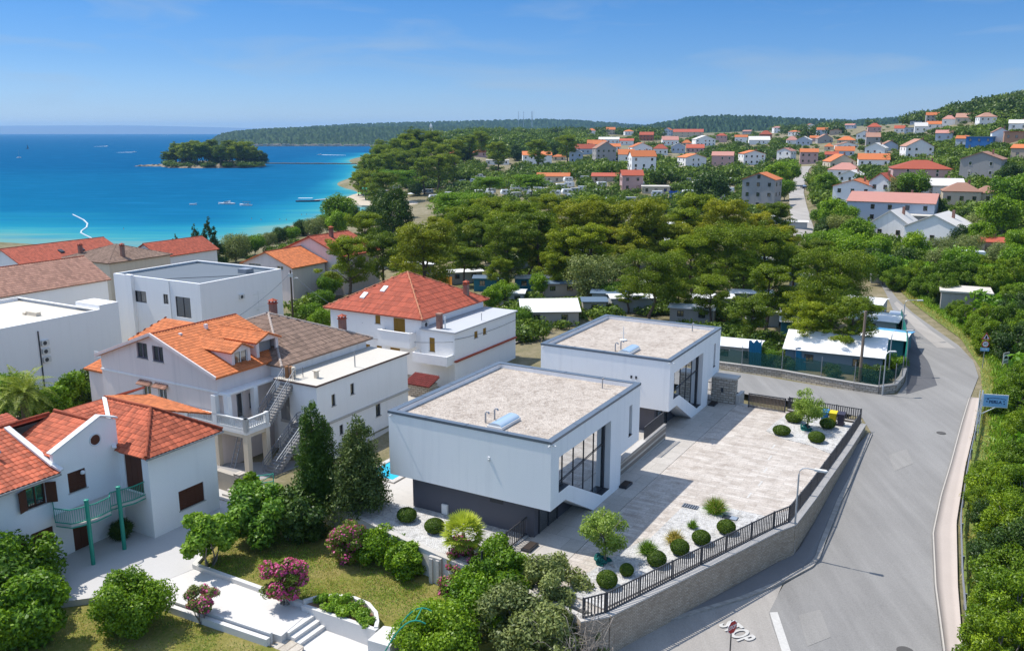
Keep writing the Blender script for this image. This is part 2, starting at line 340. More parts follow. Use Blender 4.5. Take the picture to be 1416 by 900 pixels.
# far ridges: a hill body with a wood over it
LEAF_FAR = leaf_mat('far_foliage', [(.006, .015, .014), (.012, .026, .022), (.026, .046, .034)], trans=.1, rnd=.1)
HILL = mat('hill_soil', (.10, .11, .05), vary=.3, scale=.01, fine=.1, bump=0)
def ridge(prof, d0, d1, z0, nc, nr, label, lump, name='hills', seed=1, front=.62, woods=True):
 """prof: skyline (pixel column, pixel row) seen from the survey point; the crest lies at d1, its foot at d0"""
 rg = np.random.default_rng(seed); xs = np.linspace(prof[0][0], prof[-1][0], nc); ys = np.interp(xs, [p[0] for p in prof], [p[1] for p in prof])
 u = (xs - CX) / F_PX; s = np.linspace(0, 1, nr)
 D = np.where(s[:, None] < front, d0 + (d1 - d0) * s[:, None] / front, d1 + (d1 - d0) * .8 * (s[:, None] - front) / (1 - front)) * np.ones((1, nc))
 top = EYE + (HOR - ys) / F_PX * d1
 w_ = np.where(s < front, (s / front) ** .75, 1 - ((s - front) / (1 - front)) ** 1.5 * .9)
 Zb = z0 + (top[None] - z0) * w_[:, None]
 ed = np.clip(np.minimum(np.arange(nc), np.arange(nc)[::-1]) / (nc * .04), 0, 1)
 X = u[None] * D * CT; Y = D
 V = np.stack([X, Y, Zb - lump * .8 - 1], -1)
 struct(link(np_mesh(name, V.reshape(-1, 3), grid_faces(nr, nc)[:, ::-1], HILL, smooth=True), name), label + ', the bare land under the wood' if woods else label, 'hill')
 if woods:
  k = rg.random((nr, nc)); k2 = rg.random((nr, nc))
  Zc = Zb - lump * .75 + lump * (1.1 * k ** .6) ; Zc[0] = Zb[0] - 1; Zc[1] = Zb[1] + .3 * lump
  dx = (X[:, 1:] - X[:, :-1]).mean() * .6
  V = np.stack([X + (k2 - .5) * dx, Y + (rg.random((nr, nc)) - .5) * 8, Zc], -1)
  wo = link(np_mesh('woodland', V.reshape(-1, 3), grid_faces(nr, nc)[:, ::-1], LEAF_FAR, tone=rg.random((nr - 1) * (nc - 1)) ** 1.3), 'woodland')
  tag(wo, label, 'woodland', kind='stuff')
ridge([(286, 196), (296, 190), (306, 184.5), (330, 181), (380, 178), (430, 176.5), (520, 175.5), (640, 176), (760, 178), (860, 182)], 2230, 2750, -12, 320, 34, 'wooded low peninsula across the channel behind the pine islet', 9, seed=1)
ridge([(296, 190), (315, 184), (330, 181.5), (360, 178.5), (420, 176), (480, 172.5), (560, 170), (640, 168), (720, 166), (760, 165.5), (800, 167), (850, 170.5), (900, 174), (960, 177), (1010, 180)], 3000, 3900, -12, 420, 34, 'long blue green wooded ridge on the skyline behind the old town', 12, seed=2)
ridge([(850, 181), (880, 176), (905, 172), (930, 167.5), (955, 162.5), (1000, 160.5), (1045, 161.5), (1090, 164), (1130, 166), (1180, 167), (1240, 163), (1300, 158), (1360, 152), (1450, 146)], 1750, 2400, 14, 380, 34, 'wooded hill with a double crest on the skyline right of the old town', 11, seed=3)
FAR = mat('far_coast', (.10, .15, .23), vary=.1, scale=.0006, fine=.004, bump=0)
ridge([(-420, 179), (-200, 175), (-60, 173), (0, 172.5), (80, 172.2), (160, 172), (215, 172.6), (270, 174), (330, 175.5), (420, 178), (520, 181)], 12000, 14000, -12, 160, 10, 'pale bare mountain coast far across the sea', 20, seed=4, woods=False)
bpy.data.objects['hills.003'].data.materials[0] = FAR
# islet
def blob_land(cx, cy, poly_px, ztop, name, label, matl):
 pass
ROCK = mat('shore_rock', (.25, .20, .145), vary=.35, scale=.08, fine=.9, bump=.6)
def islet(x0, x1, d, h, depth, label):
 nc, nr = 60, 14; rg = np.random.default_rng(5); xs = np.linspace(x0, x1, nc); u = (xs - CX) / F_PX
 prof = np.interp(xs, [180, 190, 222, 228, 250, 300, 345, 358, 366], [-.6, .6, 1.8, 3.2, 4.6, 5, 4.2, 2.5, -.8])
 dp = np.interp(xs, [180, 222, 250, 300, 345, 366], [4, 8, 42, 52, 42, 4])
 s = np.linspace(-1, 1, nr); X = (u[None] * d * CT) * np.ones((nr, 1)); Y = d + s[:, None] * dp[None] + rg.normal(0, 1.2, (nr, nc))
 Zs = SEA - 1 + (prof[None] + 1) * np.clip(1 - np.abs(s[:, None]) ** 5, 0, 1) + rg.normal(0, .5, (nr, nc)) * (np.abs(s[:, None]) < .95)
 struct(link(np_mesh('islet', np.stack([X, Y, Zs], -1).reshape(-1, 3), grid_faces(nr, nc)[:, ::-1], ROCK), 'islet'), label, 'islet')
ISD = (EYE - SEA) / ((231 - HOR) / F_PX) + 52
islet(180, 366, ISD, 8, 40, 'small rocky islet with a bare spit at its left end in the bay')
# causeway from the islet to the headland
mb = MB(); p0, p1 = P(352, 226.5, SEA), P(505, 227.5, SEA)
for k in range(24):
 a, c_ = p0.lerp(p1, k / 24), p0.lerp(p1, (k + 1) / 24); mb.prism([(a.x, a.y - 2.2), (c_.x - .25, c_.y - 2.2), (c_.x - .25, c_.y + 2.2), (a.x, a.y + 2.2)], SEA - .4, SEA + 1.0 + .25 * random.random())
tag(mb.build('breakwater', ROCK), 'low stone causeway across the water between pine islet and headland', 'breakwater')
# the rocky shore of the peninsula
mb = MB(); rg = random.Random(3)
for k in range(90):
 px = 352 + k * 2.0 + rg.random(); p = P(px, 202.3 + rg.random() * .5, SEA); w_ = rg.uniform(2, 6)
 mb.prism([(p.x - w_, p.y - 5), (p.x + w_, p.y - 5), (p.x + w_, p.y + 8), (p.x - w_, p.y + 8)], SEA - 1, SEA + rg.uniform(1.5, 6))
struct(mb.build('shore', mat('pale_shore', (.45, .38, .30), vary=.25, scale=.05, bump=0)), 'pale rocky shore along the foot of the wooded peninsula', 'shore')
# haze
m = bpy.data.materials.new('haze_air'); m.use_nodes = True; t = m.node_tree; t.nodes.clear()
o_ = t.nodes.new('ShaderNodeOutputMaterial'); pv = t.nodes.new('ShaderNodeVolumePrincipled'); pv.inputs['Density'].default_value = .00006; pv.inputs['Color'].default_value = (.34, .64, 1.0, 1); pv.inputs['Anisotropy'].default_value = .1
t.links.new(pv.outputs[0], o_.inputs['Volume'])
mb = MB(); mb.box(-15500, 15500, -400, 17800, -28, 175); hz = mb.build('haze', m); hz['kind'] = 'stuff'; hz['label'] = 'thin blue sea haze lying over the town, bay and hills'; hz['category'] = 'haze'
# roads, pavements, markings
def strip(L, R, n, k, lift, flat=None):
 """surface between a left and a right edge line, laid over the ground"""
 def rs(Q):
  Q = np.array([(p[0], p[1]) for p in Q]); d = np.r_[0, np.cumsum(np.hypot(*np.diff(Q, axis=0).T))]; q = np.linspace(0, d[-1], n)
  return np.stack([np.interp(q, d, Q[:, 0]), np.interp(q, d, Q[:, 1])], -1)
 l, r = rs(L), rs(R); s = np.linspace(0, 1, k)[None, :, None]; G = l[:, None] * (1 - s) + r[:, None] * s
 z = np.maximum(hgt(G[..., 0], G[..., 1]), -11.8) + lift
 return np.concatenate([G, z[..., None]], -1)
def lay(name, G, matl, label, cat, thick=0):
 nr, nc = G.shape[:2]; F = grid_faces(nr, nc)[:, ::-1]; V = G.reshape(-1, 3)
 v = V[F[0]];
 if np.cross(v[1] - v[0], v[2] - v[0])[2] < 0: F = F[:, ::-1]
 if thick:
  e = np.r_[np.arange(nc), np.arange(1, nr) * nc + nc - 1, (nr - 1) * nc + np.arange(nc - 1)[::-1], np.arange(1, nr - 1)[::-1] * nc]
  lo = V[e] - [0, 0, thick]; o = len(V); V = np.concatenate([V, lo]); j = np.arange(len(e)); F = np.concatenate([F, np.stack([e, np.roll(e, -1), o + np.roll(j, -1), o + j], -1)])
 ob = link(np_mesh(name, V, F, matl), name); return struct(ob, label, cat)
def asphalt(name, base, k=.16):
 m, t, b = new_mat(name); n1 = noise(t, .16, 6, rough=.6); n2 = noise(t, 14, 3)
 g = t.nodes.new('ShaderNodeNewGeometry'); mp = nd(t, 'ShaderNodeMapping', Rotation=(0, 0, math.radians(-28)), Scale=(.9, .05, 1)); t.links.new(g.outputs['Position'], mp.inputs[0])
 tr = noise(t, 1.0, 5, mp.outputs[0], .6)
 c = ramp(t, n1, [(.3, mul(base, 1 - k)), (.5, base), (.7, mul(base, 1 + k))])
 c = mixc(t, .55, c, ramp(t, tr, [(.3, mul(base, .72)), (.5, base), (.68, mul(base, 1.3))]))
 c = mixc(t, .25, c, ramp(t, n2, [(.3, mul(base, .6)), (.7, mul(base, 1.5))]))
 t.links.new(c, b.inputs[0]); b.inputs['Roughness'].default_value = .88; b.inputs['Specular IOR Level'].default_value = .2; bumpn(t, b, n2, .3, .02); return m
ASPH = asphalt('asphalt', (.235, .226, .213), .2); ASPH2 = asphalt('pale_asphalt', (.33, .305, .275)); DARKASPH = asphalt('fresh_asphalt', (.105, .105, .11), .1)
CONC = mat('concrete', (.42, .385, .34), vary=.14, scale=.6, bump=.2, streak=0)
LEFT = [P(1100, 960, -2.8), P(1083, 905, -2.6), P(1062, 850, -2.4), P(1082, 811, -2.3), P(1124, 785, -2.2), P(1141, 754, -2.1), P(1163, 696, -1.8), P(1180, 663, -1.6), P(1206, 603, -1.3), P(1225, 570, -1.1), P(1252, 527, -1), P(1255, 500, -1), P(1250, 465, -1), P(1236, 430, -1.1), P(1226, 408, -1.2), P(1216, 392, -1.4)]
RIGHT = [P(1312, 960, -2.8), P(1305, 900, -2.7), P(1295, 813, -2.4), P(1291, 741, -2.2), P(1302, 689, -1.9), P(1315, 646, -1.6), P(1330, 590, -1.3), P(1341, 553, -1.1), P(1353, 522, -1), P(1346, 500, -1), P(1326, 478, -1), P(1300, 459, -1), P(1262, 432, -1.1), P(1240, 413, -1.2), P(1225, 395, -1.4)]
MAIN = strip(LEFT, RIGHT, 110, 22, .06); lay('road', MAIN, ASPH, 'grey asphalt road bending past the walled villa terrace', 'road')
NROAD = strip([P(1206, 603, -1.3), P(1192, 578, -1.1), P(1140, 566, -1.05), P(1090, 556, -1), P(1035, 548, -1), P(960, 530, -1), P(880, 508, -1)],
              [P(1262, 540, -1), P(1242, 545, -1), P(1214, 545, -1), P(1134, 534, -1), P(1025, 515, -1), P(960, 503, -1), P(880, 490, -1)], 50, 10, .052)
lay('road', NROAD, ASPH, 'side road running behind the villa terrace to the camp wall', 'road')
SROAD = strip([P(1082, 809, -2.3), P(1033, 832, -2.4), P(962, 858, -2.5), P(916, 873, -2.5), P(861, 894, -2.6), P(800, 930, -2.8), P(740, 980, -3)],
              [P(1064, 849, -2.4), P(1072, 872, -2.5), P(1083, 905, -2.6), P(1092, 935, -2.7), P(1100, 965, -2.8), P(1110, 1010, -2.9), P(1120, 1060, -3)], 40, 16, .056)
lay('road', SROAD, ASPH2, 'pale side street with the painted STOP at the junction', 'road')
lay('asphalt_patch', strip([P(1253, 545, -1), P(1256, 505, -1), P(1252, 470, -1), P(1240, 440, -1)], [P(1296, 533, -1), P(1284, 500, -1), P(1270, 480, -1), P(1247, 440, -1)], 30, 6, .068), DARKASPH, 'dark fresh asphalt patch along the camp wall on the road', 'road')
lay('road_lane', strip([P(1296, 480, -1), P(1268, 455, -1), P(1236, 420, -1.2)], [P(1322, 482, -1), P(1290, 458, -1), P(1240, 417, -1.2)], 24, 5, .066), ASPH2, 'pale worn strip of the road before the bend', 'road')
cl = [on_ground(*p) for p in [(1113, 330), (1109, 310), (1104, 290), (1101, 268), (1105, 250), (1111, 236), (1116, 231)]]
wd_ = [2.7] * 7; l_, r_ = [], []
for i, p in enumerate(cl):
 d = (cl[min(i + 1, len(cl) - 1)] - cl[max(i - 1, 0)]); d.z = 0; d.normalize(); nrm = Vector((d.y, -d.x, 0)); l_.append(p - nrm * wd_[i]); r_.append(p + nrm * wd_[i])
lay('road', strip(l_, r_, 80, 6, .35), ASPH2, 'straight narrow road climbing between the pines and the hillside houses', 'road')
pa = strip([W(-62, 52), W(-50, 47), W(-40, 46.5), W(-30, 51)], [W(-62, 46), W(-50, 41.5), W(-41, 42), W(-31, 47)], 30, 5, .25)
lay('road', pa, ASPH2, 'pale street glimpsed behind the brown tiled house by the wooden pole', 'road')
# pavements with kerbs
PAVE = mat('pavement_slab', (.45, .385, .335), vary=.13, scale=.5, bump=.2, streak=0)
rp_in = RIGHT[1:8]; rp_out = [P(1331, 905, -2.7), P(1324, 813, -2.4), P(1322, 727, -2.1), P(1327, 695, -1.9), P(1334, 650, -1.6), P(1346, 600, -1.3), P(1354, 554, -1.1)]
rp_in = [P(1307, 905, -2.7)] + rp_in[1:]
lay('pavement', strip(rp_in, rp_out, 60, 4, .2), PAVE, 'pinkish concrete pavement along the guard rail at the road bend', 'pavement', thick=.3)
kb = [p + Vector((.16, -.02, 0)) for p in rp_in]; lay('kerb', strip([p + Vector((-.14, 0, 0)) for p in rp_in], [p + Vector((-.01, 0, 0)) for p in rp_in], 60, 2, .19), CONC, 'concrete kerb edging the guard rail pavement', 'kerb', thick=.3)
kerbL = [P(861, 894, -2.6), P(916, 873, -2.5), P(962, 858, -2.5), P(1033, 832, -2.4), P(1082, 809, -2.3), P(1124, 785, -2.2), P(1134, 773, -2.15), P(1141, 752, -2.1), P(1163, 696, -1.8), P(1180, 663, -1.6), P(1195, 628, -1.4), P(1206, 603, -1.3)]
wallL = [W(4.6, -5.8), W(5.6, -4.9), W(6.6, -2.2), W(8.3, 2.2), W(9.9, 6.6), W(10.9, 9.2), W(11.35, 9.9), W(11.5, 11), W(11.65, 16), W(11.75, 20.5), W(11.85, 25), W(11.9, 28.6)]
WALKM = mat('tar_walk', (.20, .19, .185), vary=.2, scale=.8, bump=.3)
lay('pavement', strip(wallL, [p + Vector((-.28, .10, 0)) for p in kerbL], 70, 6, .15), WALKM, 'narrow asphalt pavement at the foot of the stone retaining wall', 'pavement', thick=.3)
kin = [p + Vector((-.28, .10, 0)) for p in kerbL]; mb = MB(); G = strip(kin, kerbL, 150, 2, .17)
for i in range(149):                                     # kerb stones laid end to end with narrow joints
 q = [Vector(G[i, 0]), Vector(G[i, 1]), Vector(G[i + 1, 1]) * .97 + Vector(G[i, 1]) * .03, Vector(G[i + 1, 0]) * .97 + Vector(G[i, 0]) * .03]
 mb.prism([(v.x, v.y) for v in q], [v.z - .32 for v in q], [v.z for v in q])
struct(mb.build('kerb', mat('kerb_stone', (.40, .37, .33), vary=.1, tone=.25)), 'concrete kerb stones along the pavement under the villa wall', 'kerb')
PAINT = mat('road_paint', (.52, .50, .465), vary=.3, scale=1.5, fine=6, bump=.1)
def poly_on(name, pxs, z, matl, label, cat, lift):
 q = [P(x, y, z) for x, y in pxs]; q = [Vector((p.x, p.y, h1(p.x, p.y) + lift)) for p in q]; mb = MB(); mb.add(q if (q[1] - q[0]).cross(q[2] - q[0]).z > 0 else q[::-1], [tuple(range(len(q)))])
 return struct(mb.build(name, matl), label, cat)
def quad_strip(pa_, pb_, z, lift, name, label, cat, matl, n=12):
 L = [P(x, y, z) for x, y in pa_]; R = [P(x, y, z) for x, y in pb_]; return lay(name, strip(L, R, n, 2, lift), matl, label, cat)
quad_strip([(1064, 850), (1083, 903)], [(1075, 849), (1096, 903)], -2.5, .075, 'stop_line', 'broad white stop line painted across the side street', 'road marking', PAINT)
quad_strip([(862, 893), (916, 872)], [(872, 897), (917, 876)], -2.55, .075, 'edge_line', 'worn white edge line along the kerb of the side street', 'road marking', PAINT)
# STOP painted on the side street, read by drivers coming up to the line
p0 = P(1018, 877, -2.5); e = 1
o = letters('STOP', None, 1.0, (0, 0, 0), (0, 0, 0), PAINT, 'stop_lettering', .002, 1.0, .03); an_ = math.radians(-60)
for v in o.data.vertices:
 x, y = v.co.x * .70, v.co.y * 1.55; X_, Y_ = p0.x + x * math.cos(an_) - y * math.sin(an_), p0.y + x * math.sin(an_) + y * math.cos(an_); v.co = (X_, Y_, h1(X_, Y_) + .11 + v.co.z)
struct(o, 'white word STOP painted on the side street before the line', 'road marking')
# manhole covers
for px, py, z, s in [(1301, 602, -1.4, .36), (1252, 898, -2.6, .42)]:
 p = P(px, py, z); mb = MB(); mb.lathe([(s, 0), (s, .05)], 20); mb.lathe([(s * .82, .051), (s * .8, .056)], 20)
 tag(mb.build('manhole_cover', mat('cast_iron', (.09, .085, .08)), loc=(p.x, p.y, h1(p.x, p.y) + .035)), 'round iron manhole cover in the road near the bend' if py < 700 else 'round iron manhole cover low in the road beside the wide junction', 'manhole cover')
# repairs in the asphalt
ASPH3 = asphalt('mended_asphalt', (.262, .25, .232), .2)
for k, (pp, mt_, l_) in enumerate((([(1228, 640), (1252, 632), (1262, 650), (1236, 660)], ASPH3, 'pale repair patch in the middle of the road'), ([(1105, 840), (1135, 832), (1150, 866), (1118, 878)], ASPH3, 'pale repair patch beside the stop line'))):
 a, b_, c, d = [P(x, y, -2.0) for x, y in pp]; lay('asphalt_patch', strip([a, d], [b_, c], 12, 5, .072), mt_, l_, 'road')
# villa plot: terrace, gravel, retaining wall, fence
def zt(a, b): return -.02 * max(0, b - 8)
def clip_half(poly, axis, val, keep_less):
 out = []
 for i in range(len(poly)):
  p, q = poly[i], poly[(i + 1) % len(poly)]; ip = (p[axis] <= val) == keep_less; iq = (q[axis] <= val) == keep_less
  if ip: out.append(p)
  if ip != iq: f = (val - p[axis]) / (q[axis] - p[axis]); out.append(tuple(p[k] + f * (q[k] - p[k]) for k in (0, 1)))
 return out
def sheet(name, poly, lift, matl, label, cat, thick=.05):
 """flat sheet in villa-grid coordinates following the gentle fall of the plot"""
 mb = MB()
 for c in (clip_half(poly, 1, 8.0, True), clip_half(poly, 1, 8.0, False)):
  if len(c) > 2: mb.prism(c, [zt(*p) + lift - thick for p in c], [zt(*p) + lift for p in c])
 return struct(mb.build(name, matl, loc=(OX, OY, 0), rot=GA), label, cat)
def brick_mat(name, cols, bw, bh, mortar, msize=.02, rot=0.0, bump=.4, scale=1.0, vary=.3, vert=False):
 m, t, b = new_mat(name); g = t.nodes.new('ShaderNodeNewGeometry')
 if vert:                                            # wall face: run along the heading, courses by height
  sx = t.nodes.new('ShaderNodeSeparateXYZ'); t.links.new(g.outputs['Position'], sx.inputs[0]);
  d1 = nd(t, 'ShaderNodeVectorMath', operation='DOT_PRODUCT'); t.links.new(g.outputs['Position'], d1.inputs[0]); d1.inputs[1].default_value = (math.cos(rot), math.sin(rot), 0)
  cb = t.nodes.new('ShaderNodeCombineXYZ'); t.links.new(d1.outputs['Value'], cb.inputs[0]); t.links.new(sx.outputs[2], cb.inputs[1]); vec = cb.outputs[0]
 else:
  mp = nd(t, 'ShaderNodeMapping', Rotation=(0, 0, -rot)); t.links.new(g.outputs['Position'], mp.inputs[0]); vec = mp.outputs[0]
 br = nd(t, 'ShaderNodeTexBrick', Scale=scale); br.inputs['Color1'].default_value = (0, 0, 0, 1); br.inputs['Color2'].default_value = (1, 1, 1, 1); br.inputs['Mortar'].default_value = (.5, .5, .5, 1)
 br.inputs['Mortar Size'].default_value = msize; br.inputs['Brick Width'].default_value = bw; br.inputs['Row Height'].default_value = bh; br.inputs['Bias'].default_value = 0
 t.links.new(vec, br.inputs[0])
 c = ramp(t, br.outputs['Color'], [(i / (len(cols) - 1), q) for i, q in enumerate(cols)])
 c = mixc(t, vary, c, ramp(t, noise(t, 1.4, 5), [(.3, mul(cols[0], .8)), (.7, mul(cols[-1], 1.15))])); c = mixc(t, .3, c, ramp(t, noise(t, 9, 4), [(.3, mul(cols[0], .75)), (.7, mul(cols[-1], 1.15))]))
 c = mixc(t, br.outputs['Fac'], c, mortar)
 t.links.new(c, b.inputs[0]); b.inputs['Roughness'].default_value = .85; b.inputs['Specular IOR Level'].default_value = .2
 iv = nd(t, 'ShaderNodeMath', operation='SUBTRACT'); iv.inputs[0].default_value = 1; t.links.new(br.outputs['Fac'], iv.inputs[1]); ad = nd(t, 'ShaderNodeMath', operation='ADD'); t.links.new(iv.outputs[0], ad.inputs[0]); t.links.new(br.outputs['Color'], ad.inputs[1])
 bumpn(t, b, ad.outputs[0], bump, .03); MATS[name] = m; return m
def gravel_mat(name, lo, mid, hi, sc):
 m, t, b = new_mat(name); g = t.nodes.new('ShaderNodeNewGeometry'); v = nd(t, 'ShaderNodeTexVoronoi', Scale=sc); t.links.new(g.outputs['Position'], v.inputs['Vector'])
 v2 = nd(t, 'ShaderNodeTexVoronoi', Scale=sc * .42); t.links.new(g.outputs['Position'], v2.inputs['Vector'])
 s1 = nd(t, 'ShaderNodeSeparateColor'); t.links.new(v.outputs['Color'], s1.inputs[0]); s2 = nd(t, 'ShaderNodeSeparateColor'); t.links.new(v2.outputs['Color'], s2.inputs[0])
 c = mixc(t, .4, ramp(t, s1.outputs[0], [(0, lo), (.35, mid), (1, hi)]), ramp(t, s2.outputs[1], [(.1, lo), (.3, mid), (1, hi)]))
 c = mixc(t, .3, c, ramp(t, noise(t, .5, 4), [(.35, mul(mid, .75)), (.65, hi)]))
 t.links.new(c, b.inputs[0]); b.inputs['Roughness'].default_value = .9; b.inputs['Specular IOR Level'].default_value = .15; bumpn(t, b, v.outputs['Distance'], .8, .06); MATS[name] = m; return m
GRAVEL = gravel_mat('white_gravel', (.20, .19, .175), (.46, .445, .42), (.64, .625, .60), 9)
ROOFGR = gravel_mat('roof_gravel', (.22, .175, .14), (.42, .355, .295), (.56, .495, .425), 8)
PAVER = brick_mat('terrace_paver', [(.29, .235, .19), (.45, .385, .325), (.53, .465, .405), (.61, .56, .50)], 1.25, .36, (.34, .31, .28), .018, GA, .15, vary=.5)
SLAB = brick_mat('grey_slab', [(.40, .365, .32), (.46, .425, .38), (.50, .465, .42)], 2.0, 1.4, (.25, .23, .21), .012, GA, .15)
STONE = brick_mat('split_stone', [(.31, .23, .16), (.47, .37, .27), (.57, .46, .35), (.70, .60, .48)], .27, .085, (.33, .27, .205), .016, math.radians(55), 1.0, vert=True)
STONE2 = brick_mat('pale_stone', [(.34, .29, .22), (.48, .42, .34), (.58, .53, .46)], .5, .22, (.26, .22, .18), .03, GA, .9, vert=True)
PCONC = mat('pale_concrete', (.50, .47, .43), vary=.1, scale=.8, bump=.2, streak=.35)
mb = MB()
for c in (clip_half(PLOT, 1, 8.0, True), clip_half(PLOT, 1, 8.0, False)): mb.prism(c, -3.8, [zt(*p) - .03 for p in c])
struct(mb.build('terrace_plinth', SLAB, loc=(OX, OY, 0), rot=GA), 'raised slab of the villa plot behind the stone wall', 'terrace')
S_IS = [(5.2, -4.4), (2.9, -3.9), (2.9, -2.3), (3.9, 2.4), (4.5, 4.0), (4.7, 9.2), (7.0, 10.4), (9.7, 10.3), (10.5, 11.9), (10.9, 11.6), (10.7, 10.0)]
N_IS = [(5.5, 27.0), (5.6, 29.2), (6.0, 33.1), (11.3, 32.7), (11.2, 24.0), (10.8, 24.2), (9.2, 25.3), (7.0, 25.8)]
TERR = [(1.5, -4.0), (2.9, -3.9), (5.2, -4.4), (10.75, 10.0), (11.35, 32.8), (5.6, 33.2), (1.5, 33.4)]
sheet('terrace', TERR, .012, PAVER, 'large terrace of pale striped stone paving between villas and road wall', 'terrace')
sheet('walkway', [(-1.6, -4.2), (1.46, -4.0), (1.46, 33.4), (-1.6, 34)], .008, SLAB, 'grey slab walkway along the window fronts of the villas', 'walkway')
sheet('gravel_bed', S_IS, .06, GRAVEL, 'white gravel bed with clipped bushes along the south fence', 'gravel bed')
sheet('gravel_bed', N_IS, .06, GRAVEL, 'white gravel bed with the small olive tree and bins at the gate', 'gravel bed')
sheet('gravel_bed', [(-16.2, -.8), (-9, -2.75), (-4, -3.75), (-.35, -4.2), (-1.9, -1.0), (-1.75, .75), (-10.05, .72), (-12.4, .4), (-16.2, 1.0)], .05, GRAVEL, 'white gravel bed between the garden wall and the near villa', 'gravel bed')
sheet('patio', [(-16.2, 1.02), (-12.4, .42), (-10.06, .74), (-10.06, 13), (-16.2, 13)], .02, PCONC, 'pale paved patio beside the turquoise pool', 'patio')
for c_, l_ in (((5.09, 9.28), 'dark slotted drain grate in the terrace by the south gravel'), ((7.75, 8.9), 'dark square inspection cover set in the south gravel bed')):
 mb = MB(); mb.box(-.45, .45, -.28, .28, 0, .05, 1)
 if c_[0] < 6: [mb.box(-.45 + k * .15, -.39 + k * .15, -.28, .28, .05, .07) for k in range(7)]
 else: mb.box(-.42, -.02, -.24, .24, .05, .06, 1); mb.box(.02, .42, -.24, .24, .05, .06, 2)
 p = W(c_[0], c_[1], zt(*c_) + .05); o = mb.build('drain_cover', [mat('galvanised', (.33, .34, .36), metal=.6, rough=.45), mat('dark_metal', (.035, .038, .045), rough=.45, bump=0, spec=.4), mat('pale_steel', (.42, .46, .50), metal=.5, rough=.4)], loc=p, rot=GA); tag(o, l_, 'drain cover')
mb = MB()
for a, b in ((7.6, 18.3), (7.25, 21.0), (6.9, 23.6), (7.8, 13.2), (7.9, 15.6)): mb.box(a - .06, a + .06, b - .5, b + .5, 0, .016 + zt(a, b) + .5)
mb.v = [(x, y, zt(x, y) + (.016 if z > 0 else .004)) for x, y, z in mb.v]
struct(mb.build('bay_marking', PAINT, loc=(OX, OY, 0), rot=GA), 'short white parking marks on the terrace paving', 'marking')
DARKM = mat('dark_metal', (.035, .038, .045), rough=.45, bump=0, spec=.4)
FENCEM = mat('fence_paint', (.055, .055, .06), rough=.5, vary=.1, bump=0, spec=.35)
def wall_along(name, pts, z0, z1, th, mats, label, cat, cap=None):
 """wall with a coping along a line of villa-grid points; z0/z1 per point"""
 r = thing(name, label, cat, W(pts[0][0], pts[0][1], z1[0])); body, cop = MB(), MB(); L0 = r.location
 for i in range(len(pts) - 1):
  p, q = W(*pts[i]), W(*pts[i + 1]); d = (q - p).normalized(); n = Vector((d.y, -d.x, 0)) * th / 2; e0 = d * (th / 2 if i else 0)
  quad = [p - n - L0, q - n - L0, q + n - L0, p + n - L0]
  if i < len(pts) - 2: quad[1] += d * .0;
  body.prism([(v.x, v.y) for v in quad], [z0[i] - L0.z, z0[i + 1] - L0.z, z0[i + 1] - L0.z, z0[i] - L0.z], [z1[i] - L0.z, z1[i + 1] - L0.z, z1[i + 1] - L0.z, z1[i] - L0.z])
  if cap:
   n2 = n * ((th / 2 + .05) / (th / 2)); quad = [p - n2 - L0, q - n2 - L0, q + n2 - L0, p + n2 - L0]
   cop.prism([(v.x, v.y) for v in quad], [z1[i] - L0.z, z1[i + 1] - L0.z, z1[i + 1] - L0.z, z1[i] - L0.z], [z1[i] - L0.z + cap, z1[i + 1] - L0.z + cap, z1[i + 1] - L0.z + cap, z1[i] - L0.z + cap])
 body.build('masonry', mats[0], r)
 if cap: cop.build('coping', mats[1], r)
 return r
RW = [(4.6, -5.9), (5.6, -4.75), (8.2, 2.2), (10.55, 8.6), (11.2, 10.0), (11.45, 15), (11.62, 21), (11.8, 27), (11.92, 33.2)]
wall_along('retaining_wall', RW, [-3.6] * 9, [.02, .0, .02, .02, -.02, -.12, -.3, -.45, -.55], .42, [STONE, PCONC], 'long curved retaining wall of split stone holding up the villa terrace', 'retaining wall', .07)
def fence(name, pts, zf, hgt_, label, step=.17, slat=.07, inset=0):
 r = thing(name, label, 'fence', W(*pts[0], zf(*pts[0]))); L0 = r.location; sl, ra, po = MB(), MB(), []
 def bx(mb, c, d, l, th, z0, z1):
  n = Vector((-d.y, d.x, 0)) * th / 2; e = d * l / 2; mb.prism([((c + s)[0], (c + s)[1]) for s in (-e - n, e - n, e + n, -e + n)], z0, z1)
 for i in range(len(pts) - 1):
  p, q = W(*pts[i], zf(*pts[i])), W(*pts[i + 1], zf(*pts[i + 1])); L = (q - p).length; d = (q - p); d.z = 0; d.normalize(); n = int(L / step)
  for k in range(n):
   c = p.lerp(q, (k + .5) / n) - L0; bx(sl, c, d, slat, .03, c.z + .06, c.z + hgt_ - .04)
  for zz in (.05, hgt_ - .07): ra.bar(p - L0 + Vector((0, 0, zz)), q - L0 + Vector((0, 0, zz)), .055, .06)
  m_ = max(1, round(L / 2.2))
  for k in range(m_ + (i == len(pts) - 2)):
   c = p.lerp(q, k / m_) - L0; q_ = MB(); bx(q_, c, d, .07, .07, c.z, c.z + hgt_); q_.build('post', FENCEM, r)
 sl.build('slats', FENCEM, r); ra.build('rails', FENCEM, r); return r
fence('metal_fence', [(4.75, -5.75), (5.5, -4.7), (8.05, 2.25), (10.4, 8.65), (11.0, 10.05), (11.25, 15), (11.42, 21), (11.6, 27), (11.72, 33.05)], lambda a, b: (.07 if b < 9 else .07 - .026 * (b - 9)) , 1.12, 'dark slatted metal fence along the top of the stone retaining wall')
wall_along('plinth_wall', [(11.75, 33.35), (5.75, 33.75)], [-2.2, -2.2], [-.42, -.42], .35, [STONE, PCONC], 'low stone wall under the dark fence beside the side road', 'wall', .06)
